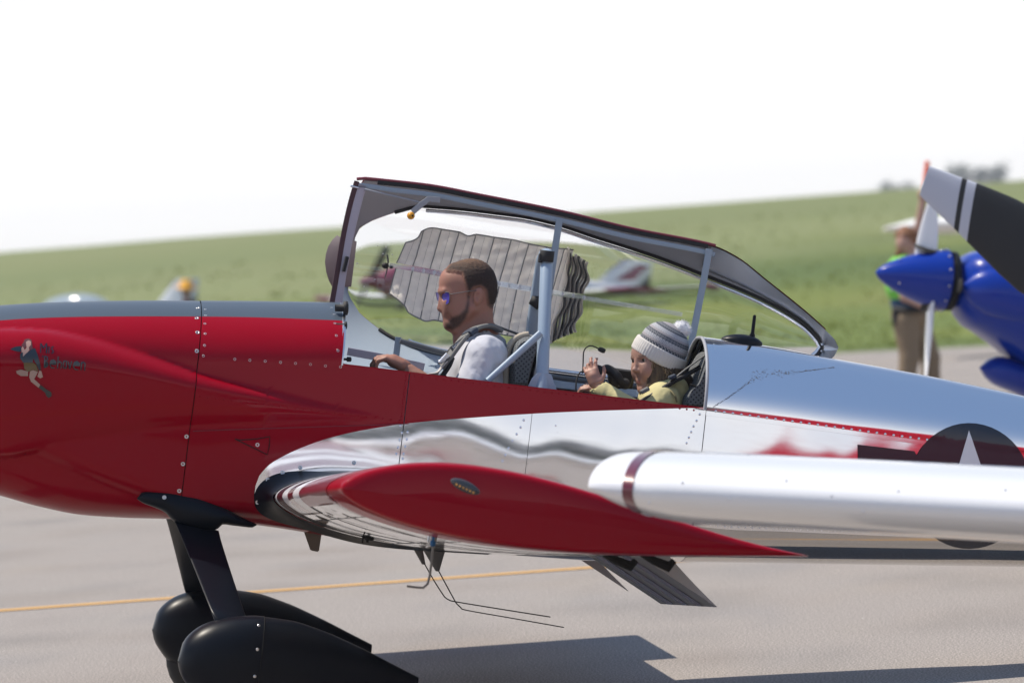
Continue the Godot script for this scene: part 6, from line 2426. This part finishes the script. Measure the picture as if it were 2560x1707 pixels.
func dark_propeller_aircraft() -> void:
	# its broad blade reaches into the frame from the right
	var hub := Vector3(2.8503, 1.1882, -5)
	var P := thing("dark_propeller_aeroplane", "aeroplane with a broad black propeller blade tipped in white with a black stripe", "airplane", Transform3D(UPRIGHT * Basis(Vector3.UP, -0.3), hub))
	var mk := func(turn, called):
		var tip_axis := Vector3(-0.832, 0.555, 0).rotated(Vector3(0, 0, 1), turn)
		var side := Vector3(0.555, 0.832, 0).rotated(Vector3(0, 0, 1), turn)
		var blade := Node3D.new()
		blade.name = numbered(P, called)
		P.add_child(blade, true)
		var secs := [[1.17, 0.07], [1.1, 0.086], [1.0, 0.105], [0.85, 0.138], [0.7, 0.168], [0.55, 0.185], [0.4, 0.17], [0.25, 0.11], [0.12, 0.06]]
		var bl := func(part, m, r0, r1, n, off):
			var rows := []
			for k in n + 1:
				var r := lerpf(r0, r1, float(k) / n)
				var w := 0.06
				for i in secs.size() - 1:
					if r <= secs[i][0] and r >= secs[i + 1][0]:
						w = lerpf(secs[i][1], secs[i + 1][1], (secs[i][0] - r) / (secs[i][0] - secs[i + 1][0]))
				var th = lerpf(0.04, 0.01, r / 1.2) + off
				var row := []
				for j in 20:
					var b := TAU * j / 20
					# the tip is cut across a little aslant
					var skew := cos(b) * w * 0.42 * smoothstep(0.3, 0.85, r) * (1.0 - 0.42 * smoothstep(0.98, 1.17, r))
					row.append(tip_axis * (r + skew) + side * cos(b) * (w + off) + Vector3(0, 0, sin(b) * th) + Vector3(0, 0, 0.12 * cos(b) * w))
				rows.append(row)
			var g := Geo.new()
			g.grid(rows, true)
			g.fan(rows[-1])
			g.fan(rows[0], true)
			put(part, g.mesh(), m, blade)
		bl.call("blade", M.blade_black, 0.12, 0.9, 30, 0.0)
		bl.call("blade_band", M.blade_grey, 0.9, 0.95, 3, 0.0)
		bl.call("blade_stripe", M.blade_black, 0.95, 0.978, 3, 0.0)
		bl.call("blade_tip", M.blade_grey, 0.978, 1.17, 10, 0.0)
		return blade
	mat("blade_black", lin(0.012, 0.015, 0.02), 0.55)
	mat("blade_grey", lin(0.5, 0.53, 0.62), 0.5)
	for k in 3:
		mk.call(TAU * k / 3, "propeller_blade")
	var g := Geo.new()
	g.lathe([[0.35, 0.0], [0.3, 0.09], [0.15, 0.17], [0.0, 0.2], [-0.1, 0.2], [-0.11, 0]], Vector3.ZERO, Vector3(0, 0, 1), 28)
	put("spinner", g.mesh(), M.red, P)
	g = Geo.new()
	g.tube([Vector3(0, -0.05, -0.15), Vector3(0, -0.1, -0.3), Vector3(0, -0.12, -1.2), Vector3(0, 0.0, -3), Vector3(0, 0.1, -6)], [0.35, 0.5, 0.55, 0.5, 0.1], 24)
	put("fuselage", g.mesh(), M.dull_silver, P)
	for sg in [1.0, -1.0]:
		g = Geo.new()
		g.tube([Vector3(sg * 0.3, -0.5, -1.0), Vector3(sg * 0.55 + 0.15, -1.25, -0.9)], 0.05, 8)
		put("gear_leg", g.mesh(), M.black, P)
		g = Geo.new()
		g.lathe([[-0.07, 0.06], [-0.07, 0.17], [0, 0.22], [0.07, 0.17], [0.07, 0.06]], Vector3(sg * 0.55 + 0.15, -1.28, -0.9), Vector3(1, 0, 0), 20)
		put("wheel", g.mesh(), M.rubber, P)


func marshaller() -> void:
	var s := 13600.0 / 49.3
	var P := thing("person", "marshaller in khaki trousers and a lime vest raising an orange wand", "person", Transform3D(UPRIGHT, Vector3(3.5526, 0, -28.7483)))
	var q := func(u, v, z): return Vector3((u - 2275.0) / s, (1050.0 - v) / s, z)
	var skin := Color(0.4, 0.24, 0.19)
	var g := nets([
		cap(q.call(2252, 608, 0.02), q.call(2256, 592, 0.0), 0.078, 0.09, 0.03),
		cap(q.call(2262, 620, 0), q.call(2272, 650, 0), 0.06, 0.06, 0.03),
		egg(q.call(2268, 690, 0), Vector3(0.17, 0.22, 0.12), 0.05),
		cap(q.call(2268, 730, 0), q.call(2264, 780, 0), 0.1, 0.11, 0.05),
		cap(q.call(2288, 655, -0.02), q.call(2284, 590, -0.06), 0.06, 0.046, 0.03),
		cap(q.call(2284, 592, -0.06), q.call(2298, 505, -0.05), 0.045, 0.032, 0.02),
		egg(q.call(2300, 488, -0.05), Vector3(0.05, 0.06, 0.04), 0.02),
		cap(q.call(2244, 660, 0.05), q.call(2250, 740, 0.16), 0.055, 0.045, 0.03),
		cap(q.call(2250, 740, 0.16), q.call(2300, 765, 0.24), 0.042, 0.032, 0.02),
		cap(q.call(2258, 800, 0.05), q.call(2262, 890, 0.08), 0.1, 0.065, 0.04), cap(q.call(2262, 890, 0.08), q.call(2246, 1020, 0.1), 0.062, 0.045, 0.02),
		cap(q.call(2280, 800, -0.05), q.call(2318, 890, -0.1), 0.1, 0.065, 0.04), cap(q.call(2318, 890, -0.1), q.call(2322, 1022, -0.14), 0.062, 0.045, 0.02),
	], 0.016, func(_p): return skin)
	put("body", g.mesh(null, true), M.skin, P)
	g = nets([egg(q.call(2258, 592, -0.01), Vector3(0.105, 0.1, 0.1)), cap(q.call(2244, 625, 0.02), q.call(2236, 636, 0.04), 0.04, 0.03, 0.03)], 0.014, null, 0.02)
	put("hair", keep(g, func(p): return p.x > -0.115 or p.y > 1.66 or p.y < 1.56).mesh(), mat("ginger", lin(0.2, 0.09, 0.045), 0.9), P)
	g = nets([egg(q.call(2262, 692, 0), Vector3(0.2, 0.22, 0.15), 0.05), cap(q.call(2250, 680, 0), q.call(2250, 716, 0), 0.155, 0.16, 0.05), cap(q.call(2290, 690, 0), q.call(2284, 716, 0), 0.14, 0.15, 0.05)], 0.016)
	put("vest", g.mesh(), mat("lime", lin(0.16, 0.55, 0.06), 0.7), P)
	g = nets([cap(q.call(2250, 752, 0), q.call(2256, 765, 0), 0.12, 0.13, 0.05), cap(q.call(2286, 752, 0), q.call(2284, 765, 0), 0.11, 0.12, 0.05)], 0.016)
	put("shirt", g.mesh(), mat("blue_shirt", lin(0.02, 0.06, 0.13), 0.9), P)
	g = nets([cap(q.call(2254, 785, 0), q.call(2286, 785, 0), 0.13, 0.12, 0.05),
		cap(q.call(2254, 800, 0.05), q.call(2264, 890, 0.08), 0.12, 0.09, 0.02), cap(q.call(2262, 890, 0.08), q.call(2246, 1032, 0.1), 0.09, 0.078, 0.02),
		cap(q.call(2284, 800, -0.05), q.call(2318, 890, -0.1), 0.12, 0.09, 0.02), cap(q.call(2318, 890, -0.1), q.call(2324, 1036, -0.14), 0.09, 0.078, 0.02)], 0.018)
	put("trousers", g.mesh(), mat("khaki", lin(0.21, 0.155, 0.1), 0.9), P)
	g = Geo.new()
	g.tube([q.call(2225, 768, 0.06), q.call(2250, 773, 0.16), q.call(2290, 772, 0.14), q.call(2314, 768, 0.0)], 0.025, 8)
	g.box(q.call(2228, 790, 0.1), Vector3(0.06, 0.14, 0.06), Basis(), 0.01)
	put("belt", g.mesh(), M.matt_black, P)
	for b in [[2247, 0.1], [2322, -0.14]]:
		g = Geo.new()
		g.ball(q.call(b[0] - 8, 1040, b[1]), Vector3(0.13, 0.06, 0.055), 14)
		put("boot", g.mesh(), M.rubber, P)
	var W := thing("marshalling_wand", "orange marshalling wand held up by the person in the lime vest", "wand", P.transform)
	g = Geo.new()
	g.tube([q.call(2303, 492, -0.05), q.call(2305, 472, -0.05)], 0.018, 10)
	put("handle", g.mesh(), M.matt_black, W)
	g = Geo.new()
	g.tube([q.call(2305, 472, -0.05), q.call(2307, 440, -0.05), q.call(2310, 405, -0.05), q.call(2310.5, 402, -0.05)], [0.027, 0.026, 0.022, 0.01], 12)
	put("glowing_tube", g.mesh(), mat("orange_plastic", lin(0.9, 0.12, 0.04), 0.4), W)


func background_things() -> void:
	# long hangar behind the photographer: it shows only as a dark reflection in paint and polished metal
	var hg := Geo.new()
	var hrows := []
	for x in [-70.0, 80.0]:
		hrows.append([Vector3(x, 0, 56), Vector3(x, 3.2, 56), Vector3(x, 4.4, 64), Vector3(x, 3.2, 72), Vector3(x, 0, 72)])
	hg.grid(hrows, true)
	hg.fan(hrows[0])
	hg.fan(hrows[1])
	var H := thing("hangar", "long dark hangar behind the photographer, seen only as a reflection in the polished flank", "hangar")
	put("wall", hg.mesh(), mat("hangar_wall", lin(0.07, 0.075, 0.085), 0.7), H)
	for k in 8:
		hg = Geo.new()
		hg.box(Vector3(-62.0 + k * 18.5, 1.4, 55.95), Vector3(13, 2.8, 0.2), Basis(), 0.05)
		put("door", hg.mesh(), mat("hangar_door", lin(0.12, 0.13, 0.15), 0.6), H)
	# high wing aeroplane behind the blue nose: one wing reaches into the frame
	var wt := Vector3(5.1763, 1.8233, -54)
	var C := thing("high_wing_aeroplane", "high wing aeroplane whose white wing shows between the marshaller and the black blade", "airplane", Transform3D(UPRIGHT, wt))
	var g := Geo.new()
	var rows := []
	for k in 14:
		var u := k / 13.0
		var row := []
		for q in foil(1.5, 0.15, 10):
			var w := sqrt(clampf(0.02 + u * 9.0, 0.0, 1.0))
			row.append(Vector3(5.0 * u, 0.02 + q.y * w + 0.12 * sin(minf(u * 5.0, PI / 2)) * 0.6 - 0.02 * q.x, -q.x * (0.5 + 0.5 * w)))
		rows.append(row)
	g.grid(rows, true)
	g.fan(rows[0])
	put("wing", g.mesh(), mat("plain_white", lin(0.82, 0.82, 0.8), 0.4), C)
	g = Geo.new()
	g.tube([Vector3(5.2, -0.7, 1.6), Vector3(5.2, -0.6, 1.0), Vector3(5.2, -0.45, -0.4), Vector3(5.2, -0.4, -3.5), Vector3(5.2, -0.2, -5.5)], [0.3, 0.5, 0.62, 0.3, 0.08], 16)
	put("fuselage", g.mesh(), M.plain_white, C)
	g = Geo.new()
	g.tube([Vector3(2.4, 0.02, -0.5), Vector3(4.8, -0.85, -0.4)], 0.035, 8)
	put("wing_strut", g.mesh(), M.plain_white, C)
	for x in [4.2, 6.2]:
		g = Geo.new()
		g.tube([Vector3(5.2, -0.9, -0.6), Vector3(x, -1.6, -0.6)], 0.05, 8)
		put("gear_leg", g.mesh(), M.plain_white, C)
		g = Geo.new()
		g.lathe([[-0.08, 0.05], [-0.08, 0.18], [0, 0.22], [0.08, 0.18], [0.08, 0.05]], Vector3(x, -1.66, -0.6), Vector3(1, 0, 0), 18)
		put("wheel", g.mesh(), M.rubber, C)
	# light aeroplane beyond the open canopy
	parked("parked_aeroplane", "white and maroon light aeroplane parked on the grass, seen through the open canopy", Vector3(-0.1326, 0, -102.6789), 0.75, 1.34, 2.1, Color(0.7, 0.7, 0.72), Color(0.16, 0.01, 0.04), true)
	parked("parked_aeroplane", "pale aeroplane beyond the red cowling, only its canopy dome and fin in view", Vector3(-9.4089, 0, -99.5857), -0.48, 0.88, 2.05, Color(0.5, 0.54, 0.6), Color(0.4, 0.44, 0.5), false)
	# person with a yellow hat in front of that fin
	var at := Vector3(-5.9901, 0, -81.1266)
	var s2 := 13600.0 / (20.0 - at.z)
	var Y := thing("person", "person in a yellow sun hat beyond the red cowling, in front of a pale fin", "person", Transform3D(Basis(), at))
	var b := nets([cap(Vector3(0, 0.05, 0.08), Vector3(0, 0.8, 0.08), 0.06, 0.09, 0.03), cap(Vector3(0, 0.05, -0.08), Vector3(0, 0.8, -0.08), 0.06, 0.09, 0.03), egg(Vector3(0, 1.1, 0), Vector3(0.14, 0.34, 0.2), 0.05), cap(Vector3(0, 1.3, 0), Vector3(0, 1.5, 0), 0.06, 0.06, 0.03), egg(Vector3(0, 1.56, 0), Vector3(0.1, 0.12, 0.085), 0.02), cap(Vector3(0, 1.32, 0.2), Vector3(0.05, 0.8, 0.26), 0.06, 0.04, 0.03), cap(Vector3(0, 1.32, -0.2), Vector3(0.05, 0.8, -0.26), 0.06, 0.04, 0.03)], 0.025, func(p): return Color(0.3, 0.17, 0.12) if p.y > 1.42 else (Color(0.1, 0.05, 0.05) if p.y > 0.8 else Color(0.05, 0.06, 0.1)))
	put("body", b.mesh(null, true), M.skin, Y)
	g = Geo.new()
	g.lathe([[0.0, 0.21], [0.015, 0.21], [0.02, 0.13], [0.12, 0.115], [0.155, 0.08], [0.16, 0.0]], Vector3(0, 1.6, 0), Vector3(0.1, 1, 0.05), 24)
	put("hat", g.mesh(), mat("hat_yellow", lin(0.75, 0.38, 0.04), 0.8), Y)
	# trees on the skyline
	var ridge := Geo.new()
	var rr := []
	for k in 41:
		var rx := lerpf(-500.0, 600.0, k / 40.0)
		var top := 13.0 + 0.8 * noise.get_noise_1d(rx * 0.01)
		rr.append([Vector3(rx, -20, -1420), Vector3(rx, top * 0.7, -1450), Vector3(rx, top, -1480), Vector3(rx, top * 0.9, -1500), Vector3(rx, -20, -1530)])
	ridge.grid(rr)
	struct(put("far_hill", ridge.mesh(Vector3(0, -300, -1480)), mat("far_field", lin(0.12, 0.16, 0.05), 0.9)))
	var rng := RandomNumberGenerator.new()
	rng.seed = 21
	var spots := [[2243, 32, "small pale tree, leftmost on the far skyline"], [2292, 28, "slim pale tree on the skyline beside the orange wand"], [2423, 66, "tallest pale tree on the skyline, above the black blade"], [2478, 58, "round topped skyline tree, left one of the pair at right"], [2520, 62, "round topped skyline tree, right one of the pair at right"]]
	for k in spots.size():
		var d := 1500.0
		var x: float = (spots[k][0] - 1280.0) * d / 13600.0
		var hgt: float = 1.6 + (126.0 + spots[k][1]) * d / 13600.0
		tree(Vector3(x, 12.5, -1480), hgt - 12.5, 2.5 + spots[k][1] * 0.028, spots[k][2], rng)


func parked(called: String, label: String, at: Vector3, yaw: float, size: float, tall: float, body: Color, trim: Color, low: bool) -> void:
	var P := thing(called, label, "airplane", Transform3D((Basis(Vector3.UP, yaw) * Basis(Vector3(0, 0, 1), -0.1 if low else 0.0)).scaled(Vector3.ONE * size), at - Vector3(0, 0.2 if low else 0.0, 0)))
	var bm := mat("parked_body_%d" % int(low), body.linear_to_srgb(), 0.4, 0.0, 0.3)
	var tm := mat("parked_trim_%d" % int(low), trim.linear_to_srgb(), 0.4, 0.0, 0.3)
	var secs := [[-3.0, 0.0, 1.0], [-2.98, 0.16, 1.0], [-2.6, 0.36, 1.0], [-1.6, 0.46, 1.02], [0.0, 0.5, 1.05], [1.4, 0.36, 1.1], [3.2, 0.12, 1.2], [3.3, 0.02, 1.2]]
	var part := func(called2, m, k0, k1):
		var rows := []
		for k in range(k0, k1 + 1):
			var row := []
			for j in 24:
				var a := TAU * j / 24
				row.append(Vector3(secs[k][0], secs[k][2] + secs[k][1] * sin(a), secs[k][1] * 0.9 * cos(a)))
			rows.append(row)
		var gg := Geo.new()
		gg.grid(rows, true)
		put(called2, gg.mesh(), m, P)
	part.call("cowling", tm, 0, 3)
	part.call("fuselage", bm, 3, 7)
	var g := Geo.new()
	g.ball(Vector3(-0.2, 1.48, 0), Vector3(1.0, 0.36, 0.4), 20)
	put("canopy", g.mesh(), mat("smoked", lin(0.3, 0.36, 0.42), 0.1), P)
	for s in [1.0, -1.0]:
		var rows := []
		for k in 4:
			var z: float = [0.35, 2.0, 3.4, 3.9][k]
			var row := []
			for q in foil(1.35 - 0.12 * k, 0.13, 8):
				row.append(Vector3(-1.1 + q.x + 0.05 * k, 0.7 + q.y + z * 0.06, s * z))
			rows.append(row)
		g = Geo.new()
		g.grid(rows.slice(0, 3), true)
		put("wing", g.mesh(), bm, P)
		g = Geo.new()
		g.grid(rows.slice(2), true)
		g.fan(rows[3])
		put("wingtip", g.mesh(), tm, P)
		rows = []
		for k in 2:
			var row := []
			for q in foil(0.7 - 0.2 * k, 0.09, 6):
				row.append(Vector3(2.5 + q.x + 0.15 * k, 1.2 + q.y + 0.1 * k, s * (0.08 + (2.0 if s > 0 else 1.35) * k)))
			rows.append(row)
		g = Geo.new()
		g.grid(rows, true)
		g.fan(rows[1])
		put("tailplane", g.mesh(), bm, P)
		g = Geo.new()
		g.tube([rows[1][0] + Vector3(-0.1, 0, 0), rows[1][0] + Vector3(-0.25, 0, 0), rows[1][6] + Vector3(0.05, 0, 0)], [0.05, 0.09, 0.05], 8)
		put("tailplane_tip", g.mesh(), tm, P)
		g = Geo.new()
		var wx := -1.9 if low else -0.6
		g.tube([Vector3(wx + 0.1, 0.8, s * 0.4), Vector3(wx, 0.2, s * 0.8)], 0.05, 8)
		put("gear_leg", g.mesh(), M.rubber, P)
		g = Geo.new()
		g.lathe([[-0.08, 0.05], [-0.08, 0.18], [0, 0.22], [0.08, 0.18], [0.08, 0.05]], Vector3(wx, 0.2, s * 0.8), Vector3(0, 0, 1), 18)
		put("wheel", g.mesh(), M.rubber, P)
	g = Geo.new()
	g.lathe([[-0.07, 0.05], [-0.07, 0.17], [0, 0.2], [0.07, 0.17], [0.07, 0.05]], Vector3(3.0 if low else -2.3, 0.5 if low else 0.18, 0), Vector3(0, 0, 1), 18)
	put("wheel", g.mesh(), M.rubber, P)
	g = Geo.new()
	g.tube([Vector3(2.9 if low else -2.3, 1.1 if low else 0.8, 0), Vector3(3.0 if low else -2.3, 0.5 if low else 0.2, 0)], 0.045, 8)
	put("gear_leg", g.mesh(), M.rubber, P)
	g = Geo.new()
	g.grid([[Vector3(2.0, 1.25, 0), Vector3(2.6, 1.25, 0.05), Vector3(3.35, 1.25, 0), Vector3(2.6, 1.25, -0.05)], [Vector3(2.75, tall, 0), Vector3(3.0, tall, 0.03), Vector3(3.45, tall, 0), Vector3(3.0, tall, -0.03)]], true)
	g.fan([Vector3(2.75, tall, 0), Vector3(3.0, tall, 0.03), Vector3(3.45, tall, 0), Vector3(3.0, tall, -0.03)])
	var fin := put("fin", g.mesh(), bm, P)
	if low:
		for s in [0.06, -0.06]:
			g = Geo.new()
			g.fan([Vector3(2.5, lerpf(1.25, tall, 0.25), s), Vector3(2.95, lerpf(1.25, tall, 0.3), s), Vector3(3.3, lerpf(1.25, tall, 0.8), s * 0.7), Vector3(3.05, lerpf(1.25, tall, 0.8), s * 0.7)])
			put("fin_emblem", g.mesh(Vector3(2.8, 1.6, -s)), tm, fin)
	g = Geo.new()
	g.lathe([[-0.3, 0.0], [-0.2, 0.1], [0, 0.16]], Vector3(-2.98, 1.0, 0), Vector3(1, 0, 0), 18)
	put("spinner", g.mesh(), tm, P)
	for k in 2:
		var a := 0.5 + PI * k
		var d := Vector3(0, cos(a), sin(a))
		g = Geo.new()
		g.strap([Vector3(-3.08, 1, 0) + d * 0.1, Vector3(-3.08, 1, 0) + d * 0.5, Vector3(-3.08, 1, 0) + d * 0.9], Vector3(0.6, -sin(a), cos(a)), 0.14, 0.03)
		put("propeller_blade", g.mesh(), M.matt_black, P)


func tree(at: Vector3, h: float, r: float, label: String, rng: RandomNumberGenerator) -> void:
	var T := thing("tree", label, "tree", Transform3D(Basis(), at), "trees on the far skyline")
	var g := Geo.new()
	g.tube([Vector3.ZERO, Vector3(0.05, h * 0.4, 0), Vector3(0.1, h * 0.75, 0)], [r * 0.07, r * 0.05, r * 0.02], 8)
	for k in 6:
		var a := k * 2.4
		g.tube([Vector3(0.05, h * (0.35 + 0.06 * k), 0), Vector3(cos(a) * r * 0.7, h * (0.5 + 0.06 * k), sin(a) * r * 0.7)], [r * 0.025, r * 0.01], 6)
	put("trunk", g.mesh(), M.tan, T)
	g = Geo.new()
	var clumps := []
	for k in 16:
		var a := rng.randf() * TAU
		var u := rng.randf_range(0.55, 0.97)
		clumps.append(Vector3(cos(a) * r * rng.randf() * 0.8, h * u - r * 0.25, sin(a) * r * rng.randf() * 0.8))
	for k in 330:
		var c: Vector3 = clumps[k % 16]
		var d := Vector3(rng.randfn(), rng.randfn(), rng.randfn()) * r * 0.21
		var p := c + d
		var n := Vector3(rng.randfn(), rng.randfn(), rng.randfn()).normalized()
		var s := n.cross(Vector3.UP).normalized() * r * 0.11
		var t := s.cross(n).normalized() * r * 0.12
		var sh := rng.randf_range(0.7, 1.25)
		var col := Color(0.05, 0.085, 0.03) * sh
		var b := g.v.size()
		for w in [p - s, p - t, p + s, p + t]:
			g.add(w, col)
		g.i.append_array(PackedInt32Array([b, b + 1, b + 2, b, b + 2, b + 3]))
	put("crown", g.mesh(null, true), M.painted, T)
